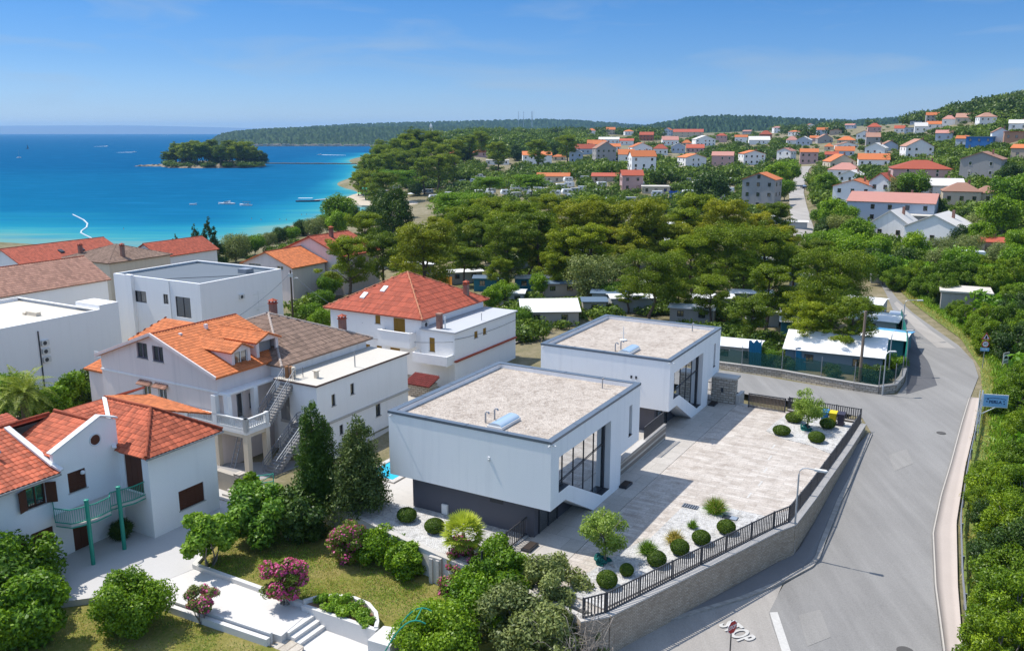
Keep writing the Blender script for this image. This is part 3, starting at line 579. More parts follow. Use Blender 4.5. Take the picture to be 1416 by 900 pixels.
fence('metal_fence', [(11.7, 33.3), (5.8, 33.7)], lambda a, b: -.36, 1.1, 'short dark slatted fence between the bins and the side road')
# sliding gate of the terrace
r = thing('sliding_gate', 'dark sliding gate with upright slats at the terrace entrance', 'gate', W(2.5, 32.9, -.5), GA); sl, fr = MB(), MB()
for k in range(26): sl.box(.1 + k * .118, .17 + k * .118, -.015, .015, .14, 1.22)
for z in (.08, 1.22): fr.box(0, 3.2, -.04, .04, z, z + .07)
for x in (0, 3.13): fr.box(x, x + .07, -.04, .04, 0, 1.29)
sl.build('slats', mat('wood_slat', (.20, .155, .12), vary=.2, rough=.7), r); fr.build('gate_frame', FENCEM, r)
r = thing('metal_gate', 'dark folded gate leaf standing behind the sliding gate', 'gate', W(5.6, 33.9, -.7), GA + .5); mb = MB(); mb.box(0, 2.0, -.03, .03, .1, .16); mb.box(0, 2.0, -.03, .03, 1.15, 1.22); mb.build('gate_frame', FENCEM, r); mb = MB(); [mb.box(.05 + k * .13, .1 + k * .13, -.015, .015, .16, 1.15) for k in range(15)]; mb.build('slats', FENCEM, r)
# stone entrance pillar block with pale lid, small wing wall, foot gate
r = thing('entrance_pillar', 'tall pale stone entrance pillar with flat slab lid by the side road', 'gate pillar', W(.15, 33.3, -.6), GA); mb = MB(); mb.box(-1.0, 1.15, -.35, .35, -1.2, 2.35); mb.build('masonry', STONE2, r); mb = MB(); mb.box(-3.2, 1.25, -.45, .9, 2.35, 2.5); mb.build('slab_lid', PCONC, r)
mb = MB(); mb.box(-.1, .1, -.38, -.351, 1.1, 1.5); mb.build('letter_box', DARKM, r)
mb = MB(); mb.box(1.18, 1.5, -.2, 1.5, -1.2, .95); mb.build('wing_wall', PCONC, r)
r = thing('foot_gate', 'narrow dark metal gate between the far villa and the stone pillar', 'gate', W(-2.9, 33.2, -.55), GA); mb = MB()
for x in (0, .95, 1.98): mb.box(x, x + .06, -.03, .03, 0, 1.75)
for z in (.05, 1.0, 1.7): mb.box(0, 2.0, -.025, .025, z, z + .05)
mb.build('gate_frame', FENCEM, r); mb = MB(); [mb.box(.08 + k * .12, .12 + k * .12, -.012, .012, .1, 1.7) for k in range(16)]; mb.build('bars', FENCEM, r)
# low stone wall with fence between the two villas
r = thing('garden_wall', 'low beige stone wall with dark rail between the two villas', 'wall', W(-.9, 10.7, 0), GA); mb = MB(); mb.box(-.18, .18, 0, 10.2, -.3, .95); mb.build('masonry', STONE2, r); mb = MB(); mb.box(-.22, .22, 0, 10.2, .95, 1.02); mb.build('coping', PCONC, r)
mb = MB(); mb.box(-.03, .03, 6.0, 10.2, 1.95, 2.0); [mb.box(-.02, .02, 6 + k * .14, 6.06 + k * .14, 1.02, 1.96) for k in range(30)]; mb.build('railing', FENCEM, r)
# stub wall with sloping fence at the near corner of the villa plot
wall_along('garden_wall', [(-1.95, -.9), (-1.95, -4.2)], [-1.8, -1.8], [.02, .02], .3, [STONE2, PCONC], 'short stone wall carrying the slanted dark fence beside the near villa', 'wall', .05)
fence('metal_fence', [(-1.95, 1.1), (-1.95, -4.2)], lambda a, b: .07, 1.15, 'short dark slatted fence running from the near villa to the garden wall', .2, .08)
wall_along('garden_wall', [(-16.4, -1.15), (-9.0, -3.02), (-4.0, -4.02), (-.3, -4.55), (4.6, -5.6)], [-3.4] * 5, [.08, .1, .1, .1, .05], .24, [mat('rendered_wall', (.58, .57, .55), vary=.1, streak=.5, bump=.2), PCONC], 'pale rendered garden wall between lawn and villa gravel', 'garden wall', .05)
mb = MB(); mb.box(-.4, .4, -.22, 0, -1.7, .05); mb.box(-.32, -.12, -.3, -.22, -1.7, -.05); mb.box(.12, .32, -.3, -.22, -1.7, -.05)
tag(mb.build('wall_buttress', PCONC, loc=W(-5.0, -4.0, 0), rot=GA), 'ribbed concrete buttress on the garden wall beside the pink oleander', 'buttress')
# the two villas
RENDERW = mat('white_render', (.89, .875, .85), vary=.03, scale=.5, fine=26, bump=.06, rough=.9, streak=.26, stain=(.60, .60, .60))
ANTH = mat('anthracite_render', (.108, .106, .122), vary=.1, scale=.8, fine=14, bump=.08, rough=.85)
COPE = mat('zinc_coping', (.14, .17, .205), vary=.14, scale=.7, rough=.42, metal=.35, spec=.5, bump=0)
VGLASS = glass_mat('villa_glass', (.03, .035, .04), .72, .008)
DGLASS = glass_mat('window_glass', (.02, .023, .028), .18, .05)
DOME = glass_mat('skylight_dome', (.45, .55, .62), .35, .08)
GALV = mat('galvanised', (.33, .34, .36), metal=.6, rough=.45)
def villa(a0, b0, z0, label, furn):
 r = thing('villa', label, 'villa', W(a0, b0, z0), GA); T, BZ, Wd, L = 6.3, 2.24, 11.2, 13.3
 def bot(b): return BZ if b <= 1.9 else BZ + (b - 1.9) / 4.6 * (-.35 - BZ) if b < 6.5 else -.35 if b <= 10.15 else BZ
 def wb(b): return 2.98 if b <= 2.36 else 2.98 + (b - 2.36) / 4.78 * (.5 - 2.98) if b < 7.14 else .5
 cuts = [0, 1.0, 1.9, 2.36, 6.5, 7.14, 8.37, 10.15, 11.42, 11.95, 13.3]; WT = 5.12; m_ = MB()
 for s0, s1 in zip(cuts[:-1], cuts[1:]):
  e = 1e-6; lo = [(0, s0, bot(s0 + e)), (0, s1, bot(s1 - e))]
  mid = (s0 + s1) / 2
  hole = (lambda s: (wb(s), WT)) if 1.0 < mid < 8.37 else (lambda s: (3.1, 5.2)) if 11.42 < mid < 11.95 else None
  if hole:
   m_.add([lo[0], lo[1], (0, s1, hole(s1 - e)[0]), (0, s0, hole(s0 + e)[0])], [(0, 1, 2, 3)])
   m_.add([(0, s0, hole(s0 + e)[1]), (0, s1, hole(s1 - e)[1]), (0, s1, T), (0, s0, T)], [(0, 1, 2, 3)])
  else: m_.add([lo[0], lo[1], (0, s1, T), (0, s0, T)], [(0, 1, 2, 3)])
 RD = .5                                               # reveals of the big window and the slit
 out = [(1.0, 2.98), (2.36, 2.98), (7.14, .5), (8.37, .5), (8.37, WT), (1.0, WT)]; sl = [(11.42, 3.1), (11.95, 3.1), (11.95, 5.2), (11.42, 5.2)]
 for lp, d in ((out, RD), (sl, .3)):
  for i in range(len(lp)):
   (y0, q0), (y1, q1) = lp[i], lp[(i + 1) % len(lp)]
   m_.add([(0, y0, q0), (-d, y0, q0), (-d, y1, q1), (0, y1, q1)], [(0, 1, 2, 3)], 1 if (q0 == q1 and q0 < 3.2) else 0)
 DP = 1.42                                             # the folded bay under the window, going back to the lower storey
 prof = [(1.9, BZ), (6.5, -.35), (10.15, -.35), (10.15, BZ)]
 m_.add([(0, y, z) for y, z in prof] + [(-DP, y, z) for y, z in prof], [(0, 4, 5, 1), (1, 5, 6, 2), (2, 6, 7, 3), (4, 7, 6, 5)])
 m_.add([(-Wd, 0, BZ), (-DP, 0, BZ), (-DP, L, BZ), (-Wd, L, BZ)], [(3, 2, 1, 0)]); m_.add([(-DP, 0, BZ), (0, 0, BZ), (0, 1.9, BZ), (-DP, 1.9, BZ)], [(3, 2, 1, 0)]); m_.add([(-DP, 10.15, BZ), (0, 10.15, BZ), (0, L, BZ), (-DP, L, BZ)], [(3, 2, 1, 0)])
 for q in ([(-Wd, 0), (0, 0)], [(0, L), (-Wd, L)], [(-Wd, L), (-Wd, 0)]): m_.add([(q[0][0], q[0][1], BZ), (q[1][0], q[1][1], BZ), (q[1][0], q[1][1], T), (q[0][0], q[0][1], T)], [(0, 1, 2, 3)])
 k = .34                                               # inside of the parapet
 inn = [(-Wd + k, k), (-k, k), (-k, L - k), (-Wd + k, L - k)]
 for i in range(4): p, q = inn[i], inn[(i + 1) % 4]; m_.add([(q[0], q[1], T - .42), (p[0], p[1], T - .42), (p[0], p[1], T), (q[0], q[1], T)], [(0, 1, 2, 3)])
 m_.build('upper_storey', [RENDERW, DARKM], r)
 mb = MB(); mb.box(-10.04, -1.42, .75, 12.8, -1.0, BZ - .002); mb.build('lower_storey', ANTH, r)
 cp_ = MB(); o_ = .038; ou = [(-Wd - o_, -o_), (o_, -o_), (o_, L + o_), (-Wd - o_, L + o_)]; i2 = [(-Wd + .36, .36), (-.36, .36), (-.36, L - .36), (-Wd + .36, L - .36)]
 for i in range(4):
  a, b_, c, d = ou[i], ou[(i + 1) % 4], i2[(i + 1) % 4], i2[i]
  cp_.add([(a[0], a[1], T), (b_[0], b_[1], T), (c[0], c[1], T - .0), (d[0], d[1], T)] + [(a[0], a[1], T + .06), (b_[0], b_[1], T + .06), (c[0], c[1], T + .045), (d[0], d[1], T + .045)], [(3, 2, 1, 0), (4, 5, 6, 7), (0, 1, 5, 4), (2, 3, 7, 6)])
  cp_.add([(a[0], a[1], T - .10), (b_[0], b_[1], T - .10), (b_[0], b_[1], T), (a[0], a[1], T)], [(0, 1, 2, 3)])
  n_ = 4
  for s in range(1, n_): f = s / n_; p = Vector((*a, T + .06)).lerp(Vector((*b_, T + .06)), f); q = Vector((*d, T + .045)).lerp(Vector((*c, T + .045)), f); cp_.bar(p, q, .05, .03)
 cp_.build('coping', COPE, r)
 mb = MB(); mb.add([(-Wd + k, k, T - .3), (-k, k, T - .3), (-k, L - k, T - .3), (-Wd + k, L - k, T - .3)], [(0, 1, 2, 3)]); rf = mb.build('roof', ROOFGR, r)
 # big window: panes, mullions, the stair rail behind, black sill boards
 gw = MB(); g = -RD + .02; gw.add([(g, y, z) for y, z in out], [tuple(range(6))]); wn = gw.build('picture_window', VGLASS, r)
 fr = MB()
 for y in (2.36, 3.85, 5.3, 6.75):
  fr.box(g, g + .04, y - .022, y + .022, wb(y) + .02, WT)
 fr.box(g, g + .09, 8.16, 8.37, .5, WT); fr.bar((g + .035, 1.0, WT - .04), (g + .035, 8.3, WT - .04), .07, .08); fr.bar((g + .035, 1.0, 3.02), (g + .035, 2.36, 3.02), .07, .08); fr.bar((g + .035, 2.36, 3.0), (g + .035, 7.14, .52), .07, .08); fr.bar((g + .035, 7.14, .54), (g + .035, 8.3, .54), .07, .08)
 fr.build('window_frame', DARKM, wn)
 mb = MB(); mb.bar((g + .05, 1.9, 2.42 + .75), (g + .05, 8.2, 3.55), .03, .05); mb.build('handrail', DARKM, wn)
 mb = MB(); mb.box(-.28, -.26, 11.44, 11.93, 3.1, 5.2); sw = mb.build('slit_window', DGLASS, r)
 mb = MB(); mb.box(-.26, -.2, 11.42, 11.5, 3.1, 5.2); mb.box(-.26, .03, 11.36, 12.0, 3.06, 3.1); mb.build('window_frame', DARKM, sw)
 # lower storey openings
 mb = MB(); mb.box(-1.42, -1.38, 1.3, 3.6, .05, 2.05); d_ = mb.build('glass_door', DGLASS, r); mb = MB(); [mb.box(-1.40, -1.34, y, y + .07, .05, 2.05) for y in (1.25, 2.42, 3.6)]; mb.build('door_frame', DARKM, d_)
 mb = MB(); mb.box(-4.4, -3.5, .73, .75, 1.6, 2.0); w_ = mb.build('vent_window', DARKM, r); mb = MB(); mb.box(-4.46, -3.44, .70, .76, 2.0, 2.05); mb.box(-2.95, -2.7, .71, .75, 1.85, 2.1); mb.build('window_frame', DARKM, w_)
 # rooftop skylight, two vent pipes, drain cap; scupper spout on the side wall
 mb = MB(); mb.box(-4.75, -3.75, 1.0, 3.3, T - .28, T - .10); cb = mb.build('skylight', mat('white_frame', (.72, .72, .70), rough=.5, bump=0), r)
 mb = MB(); n_ = 9; prof_ = [(math.cos(math.pi * i / n_), math.sin(math.pi * i / n_)) for i in range(n_ + 1)]
 vs = [(-4.25 + .46 * c, y, T - .10 + .20 * s) for y in (1.06, 3.24) for c, s in prof_]; mb.add(vs, [(i, n_ + 1 + i, n_ + 2 + i, i + 1) for i in range(n_)] + [tuple(range(n_ + 1)), tuple(range(n_ + 1, 2 * n_ + 2))[::-1]]); mb.build('dome', DOME, cb, smooth=False)
 for x, y in ((-5.35, 1.85), (-5.2, 2.65)):
  mb = MB(); mb.tube([(x, y, T - .3), (x, y, T + .32), (x + .06, y, T + .4), (x + .2, y, T + .4), (x + .25, y, T + .3)], .055, 8); mb.build('vent_pipe', GALV, r)
 mb = MB(); mb.tube([(-2.2, 11.9, T - .3), (-2.2, 11.9, T + .42)], .045, 8); mb.tube([(-2.2, 11.9, T + .4), (-2.05, 11.9, T + .46)], .05, 8); mb.build('vent_pipe', GALV, r)
 for x, y, dx, dy in ((-10.95, 0, 0, -1), (-.06, .0, 0, -1), (0, .12, 1, 0)):
  mb = MB(); mb.tube([(x, y, T - .17), (x + .26 * dx, y + .26 * dy, T - .19)], .04, 8); mb.build('spout', mat('white_frame', (.72, .72, .70)), r)
 for x in furn:
  mb = MB(); mb.box(x - .07, x + .07, -.05, 0, 4.55, 4.72); mb.box(x - .05, x + .05, -.09, -.05, 4.5, 4.62); mb.build('wall_lamp', mat('white_frame', (.72, .72, .70)) if len(furn) == 1 else DARKM, r)
 mb = MB(); mb.box(-.02, .02, .95, 1.03, 2.3, 2.4)
 return r
v1 = villa(0, 0, 0, 'nearest white box villa with gravel roof and big folded window over dark base', [-4.0])
v2 = villa(-.75, 21.45, -.42, 'second white box villa with gravel roof, farther back beside the stone pillar', [-3.15, -2.75])
mb = MB(); mb.lathe([(.32, 0), (.32, .07), (.05, .09), (.03, 1.1), (.01, 1.25)], 12); mb.tube([(-.3, 0, .62), (.3, 0, .62)], .015, 6); aer = mb.build('roof_aerial', mat('white_frame', (.72, .72, .70)), v2, (-6.2, 5.6, 6.02))
for a, b, l_ in ((.25, 10.5, 'black planter box on the walkway beside the near villa'), (-.35, 32.0, 'black planter box on the walkway beside the far villa'), (-1.0, -.55, 'black planter box at the entrance corner under the near villa')):
 mb = MB(); mb.prism([(-.28, -.55), (.28, -.55), (.28, .55), (-.28, .55)], 0, .16); mb.prism([(-.22, -.48), (.22, -.48), (.22, .48), (-.22, .48)], .161, .19, 1); tag(mb.build('planter_box', [DARKM, mat('dark_soil', (.04, .03, .025))], loc=W(a, b, zt(a, b)), rot=GA), l_, 'planter')
mb = MB(); mb.box(-.22, .22, -.12, .0, .08, .72); mb.box(-.18, .18, -.14, -.12, .14, .66); tag(mb.build('meter_box', mat('white_frame', (.72, .72, .70)), loc=W(-7.6, .745, 0), rot=GA), 'small white meter box at the foot of the dark villa base', 'meter box')
# pool behind the conifers
r = thing('swimming_pool', 'turquoise swimming pool beside the near villa half hidden by the conifer', 'pool', W(-16.2, 3.0, 0), GA)
mb = MB(); mb.box(0, 2.9, 0, .35, .03, .12); mb.box(0, 2.9, 8.6, 8.95, .03, .12); mb.box(0, .35, .352, 8.598, .03, .12); mb.box(2.55, 2.9, .352, 8.598, .03, .12); mb.build('coping', PCONC, r)
m, t, b = new_mat('pool_water'); b.inputs[0].default_value = (.01, .42, .60, 1); b.inputs['Roughness'].default_value = .08; bumpn(t, b, noise(t, 3, 3), .2, .05)
mb = MB(); mb.box(.35, 2.55, .35, 8.6, .0, .07); mb.build('water', m, r)
# house toolkit
WHITE = mat('white_wall', (.87, .855, .83), vary=.04, scale=.4, fine=16, bump=.06, rough=.9, streak=.09, stain=(.45, .44, .42))
WHITE2 = mat('old_white_wall', (.80, .785, .76), vary=.06, scale=.35, fine=12, bump=.06, rough=.9, streak=.2, stain=(.38, .36, .34))
PINKW = mat('pinkish_wall', (.76, .66, .61), vary=.06, scale=.3, fine=12, bump=.08, rough=.92, streak=.22, stain=(.34, .31, .30))
CREAM = mat('cream_column', (.68, .59, .46), vary=.08, scale=.6, bump=.25, streak=.3)
TILE = mat('terracotta_tile', (.62, .150, .070), vary=.12, scale=.5, fine=7, bump=.2, rough=.72, tone=.5, streak=.3, stain=(.33, .10, .06))
TILE_O = mat('orange_tile', (.66, .20, .065), vary=.11, scale=.5, fine=7, bump=.2, rough=.72, tone=.34, streak=.28, stain=(.36, .14, .06))
TILE_R = mat('red_tile', (.47, .105, .055), vary=.14, scale=.35, fine=7, bump=.2, rough=.75, tone=.36, streak=.35, stain=(.27, .10, .07))
TILE_B = mat('old_brown_tile', (.29, .195, .145), vary=.24, scale=.3, fine=5, bump=.3, rough=.9, streak=0, tone=.4)
TILE_P = mat('pale_pink_tile', (.44, .24, .17), vary=.2, scale=.3, fine=5, bump=.3, rough=.9, tone=.35)
RIDGEM = mat('ridge_tile', (.36, .085, .04), vary=.2, fine=8, bump=.2, tone=.35)
BROWN = mat('brown_shutter', (.115, .042, .022), vary=.15, fine=10, rough=.6, tone=.2)
OCHRE = mat('ochre_shutter', (.36, .20, .03), vary=.1, fine=10, rough=.6, tone=.15)
WFRAME = mat('white_frame', (.72, .72, .70)); GREENP = mat('green_paint', (.02, .27, .19), vary=.12, rough=.5, spec=.4, bump=.1)
BRICKM = brick_mat('chimney_brick', [(.23, .06, .035), (.33, .09, .05), (.38, .13, .08)], .24, .08, (.25, .2, .17), .02, GA, .6, vert=True)
ACM = mat('ac_white', (.66, .65, .61), rough=.5, bump=0); FANM = mat('ac_fan', (.07, .07, .07), bump=0); RAILM = mat('grey_rail', (.22, .24, .27), rough=.5, metal=.3, bump=0)
GROOF = mat('pale_flat_roof', (.56, .52, .45), vary=.12, scale=.35, fine=6, bump=.2, streak=0); DROOF = mat('bitumen_roof', (.13, .155, .18), vary=.14, scale=.3, fine=6, bump=.2)
SIDES = {'S': ((0, 0), (1, 0)), 'E': ((1, 0), (0, 1)), 'N': ((1, 1), (-1, 0)), 'W': ((0, 1), (0, -1))}
def wall_rect(mb, o, u, L, z0, z1, ops, dep=.16, m=0):
 """outer face of a wall with true recessed openings; o plan corner, u plan direction, outside lies to the right of u"""
 n = (u[1], -u[0]); us = sorted({0, L} | {x for q in ops for x in q[:2]}); vs = sorted({z0, z1} | {x for q in ops for x in q[2:4]})
 us = [x for x in us if 0 <= x <= L]; vs = [x for x in vs if z0 <= x <= z1]
 pt = lambda a, z, d=0: (o[0] + u[0] * a - n[0] * d, o[1] + u[1] * a - n[1] * d, z)
 for a, b in zip(us[:-1], us[1:]):
  for c, d in zip(vs[:-1], vs[1:]):
   if any(q[0] < (a + b) / 2 < q[1] and q[2] < (c + d) / 2 < q[3] for q in ops): continue
   mb.add([pt(a, c), pt(b, c), pt(b, d), pt(a, d)], [(0, 1, 2, 3)], m)
 for q in ops:
  a, b, c, d = q[:4]
  for (p, r) in (((a, c), (a, d)), ((a, d), (b, d)), ((b, d), (b, c)), ((b, c), (a, c))): mb.add([pt(*p), pt(*r), pt(*r, dep), pt(*p, dep)], [(0, 1, 2, 3)], m)
def window(parent, o, u, q, dep=.16, style='w', fm=None, sill=True):
 """window or closed shutter set into an opening: frame mesh with the pane as its child"""
 n = (u[1], -u[0]); a, b, c, d = q[:4]; P3 = lambda x, z, e: (o[0] + u[0] * x - n[0] * e, o[1] + u[1] * x - n[1] * e, z)
 def bx(mb, x0, x1, z0, z1, e0, e1, m=0):
  v = [P3(x0, z0, e0), P3(x1, z0, e0), P3(x1, z1, e0), P3(x0, z1, e0), P3(x0, z0, e1), P3(x1, z0, e1), P3(x1, z1, e1), P3(x0, z1, e1)]
  mb.add(v, [(0, 1, 2, 3), (7, 6, 5, 4), (4, 5, 1, 0), (5, 6, 2, 1), (6, 7, 3, 2), (7, 4, 0, 3)], m)
 mb = MB(); w = b - a; t = min(.07, w * .12)
 if style in ('s', 'door'):
  k = max(1, round(w / .6))
  for i in range(k):
   x0, x1 = a + w * i / k + .012, a + w * (i + 1) / k - .012
   bx(mb, x0, x1, c + .01, d - .01, dep - .1, dep)
   if style == 's' and w < 6:
    nn = max(3, int((d - c) / .12))
    for j in range(nn): zz = c + .06 + (d - c - .12) * (j + .5) / nn; bx(mb, x0 + .06, x1 - .06, zz - .02, zz + .025, dep - .13, dep - .1)
  f = mb.build('shutter' if style == 's' else 'door', fm or BROWN, parent)
 else:
  bx(mb, a, a + t, c, d, dep - .07, dep); bx(mb, b - t, b, c, d, dep - .07, dep); bx(mb, a + t, b - t, d - t, d, dep - .07, dep); bx(mb, a + t, b - t, c, c + t, dep - .07, dep)
  if w > .85: bx(mb, (a + b) / 2 - .035, (a + b) / 2 + .035, c + t, d - t, dep - .07, dep)
  f = mb.build('window', fm or (WFRAME if style == 'w' else DARKM), parent)
  g = MB(); g.add([P3(a, c, dep - .02), P3(b, c, dep - .02), P3(b, d, dep - .02), P3(a, d, dep - .02)], [(0, 1, 2, 3)]); g.build('pane', DGLASS, f)
 if sill and style != 'door':
  mb = MB(); bx(mb, a - .07, b + .07, c - .06, c, -.06, .1); mb.build('sill', PCONC, f)
 return f
def px_uv(org, side, w, d, px, py):
 """photo pixel -> (u, v) on one wall of a grid-aligned house standing at villa-grid origin org=(a,b,z)"""
 c, u = SIDES[side]; o = W(org[0] + c[0] * w, org[1] + c[1] * d, org[2]); uu = Vector((AX, AY, 0)) * u[0] + Vector((BX, BY, 0)) * u[1]; n = Vector((uu.y, -uu.x, 0))
 r = Vector(ray(px, py)); e = Vector((0, 0, EYE)); t = (o - e).dot(n) / r.dot(n); q = e + r * t - o; return q.dot(uu), q.z
def px_open(org, side, w, d, rects):
 out = []
 for x0, y0, x1, y1 in rects:
  (ua, va), (ub, vb) = px_uv(org, side, w, d, x0, y1), px_uv(org, side, w, d, x1, y0); (uc, vc), (ud, vd) = px_uv(org, side, w, d, x0, y0), px_uv(org, side, w, d, x1, y1)
  out.append((min(ua, uc), max(ub, ud), (va + vd) / 2, (vb + vc) / 2))
 return out
def tiles(mb, poly, tu=.30, tv=.36, rel=.045, m=0, base=True):
 """interlocking roof tiles laid in courses over a flat polygon whose first edge is the eave"""
 p = [Vector(q) for q in poly]; u = (p[1] - p[0]).normalized(); n = Vector((0, 0, 0))
 for i in range(len(p)): n += p[i].cross(p[(i + 1) % len(p)])
 n.normalize()
 if n.z < 0: n = -n
 v = n.cross(u); Q = [((q - p[0]).dot(u), (q - p[0]).dot(v)) for q in p]; s = 1
 if max(q[1] for q in Q) < .01: v = -v; Q = [(a, -b) for a, b in Q]; s = -1
 if base: mb.add(p if s > 0 else p[::-1], [tuple(range(len(p)))], m, .3)
 pr = [(0, .0), (.22, .55), (.5, 1), (.78, .55), (1, .0)]
 for j in range(int(max(q[1] for q in Q) / tv) + 1):
  for i in range(int(math.floor(min(q[0] for q in Q) / tu)), int(max(q[0] for q in Q) / tu) + 1):
   if not inpoly((i + .5) * tu, (j + .5) * tv, Q): continue
   t = random.random(); lo = [p[0] + u * ((i + a) * tu) + v * (j * tv - .03) + n * (.028 + rel * h) for a, h in pr]; hi = [p[0] + u * ((i + a) * tu) + v * ((j + 1) * tv) + n * (.004 + rel * h) for a, h in pr]; dn = [q - n * (.03) for q in lo]
   vs = lo + hi + dn; fs = [(k, k + 1, 6 + k, 5 + k) for k in range(4)] + [(10 + k, 11 + k, k + 1, k) for k in range(4)]
   if s < 0: fs = [f[::-1] for f in fs]
   mb.add(vs, fs, m, t)
def ridge_caps(mb, a, b, r=.12, m=0, step=.42):
 a, b = Vector(a), Vector(b); n = max(1, int((b - a).length / step))
 for k in range(n):
  p, q = a.lerp(b, k / n), a.lerp(b, (k + 1.08) / n); mb.tube([p, q], [r, r * .86], 8, m)
def slab_poly(mb, poly, th, m=0):
 p = [Vector(q) for q in poly]; n = Vector((0, 0, 0))
 for i in range(len(p)): n += p[i].cross(p[(i + 1) % len(p)])
 n.normalize(); n = n if n.z > 0 else -n; mb.ext([q - n * .012 for q in poly and p], -n * th, m)
def roof_planes(kind, x0, x1, y0, y1, ze, zr, ov=.4, cut=.5):
 X0, X1, Y0, Y1 = x0 - ov, x1 + ov, y0 - ov, y1 + ov; mx, my = (X0 + X1) / 2, (Y0 + Y1) / 2
 if kind == 'gy':   # ridge along y
  return [[(X1, Y0, ze), (X1, Y1, ze), (mx, Y1, zr), (mx, Y0, zr)], [(X0, Y1, ze), (X0, Y0, ze), (mx, Y0, zr), (mx, Y1, zr)]], [((mx, Y0, zr), (mx, Y1, zr))]
 if kind == 'gx':
  return [[(X0, Y0, ze), (X1, Y0, ze), (X1, my, zr), (X0, my, zr)], [(X1, Y1, ze), (X0, Y1, ze), (X0, my, zr), (X1, my, zr)]], [((X0, my, zr), (X1, my, zr))]
 h = min(X1 - X0, Y1 - Y0) / 2
 if X1 - X0 >= Y1 - Y0: a, b = (X0 + h, my, zr), (X1 - h, my, zr)
 else: a, b = (mx, Y0 + h, zr), (mx, Y1 - h, zr)
 if kind == 'pyr': a = b = (mx, my, zr)
 c = [(X0, Y0, ze), (X1, Y0, ze), (X1, Y1, ze), (X0, Y1, ze)]
 if X1 - X0 >= Y1 - Y0: pl = [[c[0], c[1], b, a], [c[1], c[2], b], [c[2], c[3], a, b], [c[3], c[0], a]]; hips = [(c[0], a), (c[3], a), (c[1], b), (c[2], b), (a, b)]
 else: pl = [[c[0], c[1], a], [c[1], c[2], b, a], [c[2], c[3], b], [c[3], c[0], a, b]]; hips = [(c[0], a), (c[1], a), (c[2], b), (c[3], b), (a, b)]
 def ded(p): return [q for i, q in enumerate(p) if q != p[i - 1]]
 return [ded(p) for p in pl], [h_ for h_ in hips if h_[0] != h_[1]]
def roof_part(parent, planes, ridges, matl, cap=None, tile=None, th=.14, name='roof', rr=.11):
 mb = MB()
 for p in planes:
  slab_poly(mb, p, th, 0)
  if tile: tiles(mb, p, *tile)
 o = mb.build(name, matl, parent)
 if cap and ridges:
  m2 = MB(); [ridge_caps(m2, a, b, rr) for a, b in ridges]; m2.build('ridge_caps', cap, o)
 return o
def ac_unit(parent, x, y, z, side, name='air_conditioner'):
 c, u = SIDES[side]; n = (u[1], -u[0]); mb = MB()
 ux, uy = u; a = Vector((ux, uy, 0)); nn = Vector((n[0], n[1], 0)); p = Vector((x, y, z)); q = [p - a * .42, p + a * .42, p + a * .42 + nn * .3, p - a * .42 + nn * .3]
 mb.prism([(v.x, v.y) for v in q], z, z + .58); o = mb.build(name, ACM, parent)
 mb = MB(); ce = p + nn * .305 + Vector((0, 0, .29)) - a * .1
 mb.add([ce + a * .23 * math.cos(k * math.pi / 8) + Vector((0, 0, .23 * math.sin(k * math.pi / 8))) for k in range(16)], [tuple(range(16))]); mb.build('fan_grille', FANM, o)
def chimney(parent, x, y, z0, z1, w=.55, m=None, hat=True):
 mb = MB(); mb.box(x - w / 2, x + w / 2, y - w / 2, y + w / 2, z0, z1); o = mb.build('chimney', m or BRICKM, parent)
 if hat:
  mb = MB(); mb.box(x - w * .62, x + w * .62, y - w * .62, y + w * .62, z1, z1 + .08); [mb.box(x + sx * w * .38 - .06, x + sx * w * .38 + .06, y + sy * w * .38 - .06, y + sy * w * .38 + .06, z1 + .08, z1 + .3) for sx in (-1, 1) for sy in (-1, 1)]
  k = w * .66; mb.add([(x - k, y - k, z1 + .3), (x + k, y - k, z1 + .3), (x + k, y + k, z1 + .3), (x - k, y + k, z1 + .3), (x, y, z1 + .52)], [(0, 1, 4), (1, 2, 4), (2, 3, 4), (3, 0, 4), (3, 2, 1, 0)]); mb.build('chimney_cap', TILE_R, o)
def rail(mb, pts, h=1.0, bars=3, post=1.2, r=.022):
 for a, b in zip(pts[:-1], pts[1:]):
  a, b = Vector(a), Vector(b)
  for k in range(bars): zz = h * (1 - k * .28); mb.bar(a + Vector((0, 0, zz)), b + Vector((0, 0, zz)), r * (2.2 if k == 0 else 1.4))
  n = max(1, round((b - a).length / post))
  for k in range(n + 1): p = a.lerp(b, k / n); mb.bar(p, p + Vector((0, 0, h)), .045)
# white house with the green balcony (lower left)
org = (-26.2, -8.0, -1.65); HA = thing('house', 'white house lower left with terracotta roof, brown shutters and green balcony', 'house', W(*org), GA)
X1, WE, ME, RZ = 2.7, 5.5, 5.55, 7.3           # wing front, wing eave, main eave, ridge heights (local)
mb = MB(); body = [('E', (0, -24), (0, 1), 24.0)]
# main facade: local x = 0, from y=-24 to y=0 ; u runs along y
op_main = []
for x0, y0, x1, y1 in [(94.5, 651, 119, 677), (36, 673, 63, 698), (44.5, 735, 75, 757), (12, 753, 36, 774)]:
 r1 = px_uv((org[0], org[1] - 24, org[2]), 'E', 0, 24, x0, (y0 + y1) / 2 + 4); r2 = px_uv((org[0], org[1] - 24, org[2]), 'E', 0, 24, x1, (y0 + y1) / 2 - 4)
 h_ = (y1 - y0) / 2 / 26; op_main.append([r1[0], r2[0], (r1[1] + r2[1]) / 2 - .62, (r1[1] + r2[1]) / 2 + .62])
u_door = 24 - 3.05; op_main.append([u_door - .5, u_door + .5, -.2, 1.75])
wall_rect(mb, (0, -24), (0, 1), 24.0, -1.2, ME, op_main)
wall_rect(mb, (0, 0), (1, 0), X1, -1.2, WE, [(.45, 2.1, 2.78, 5.1)])
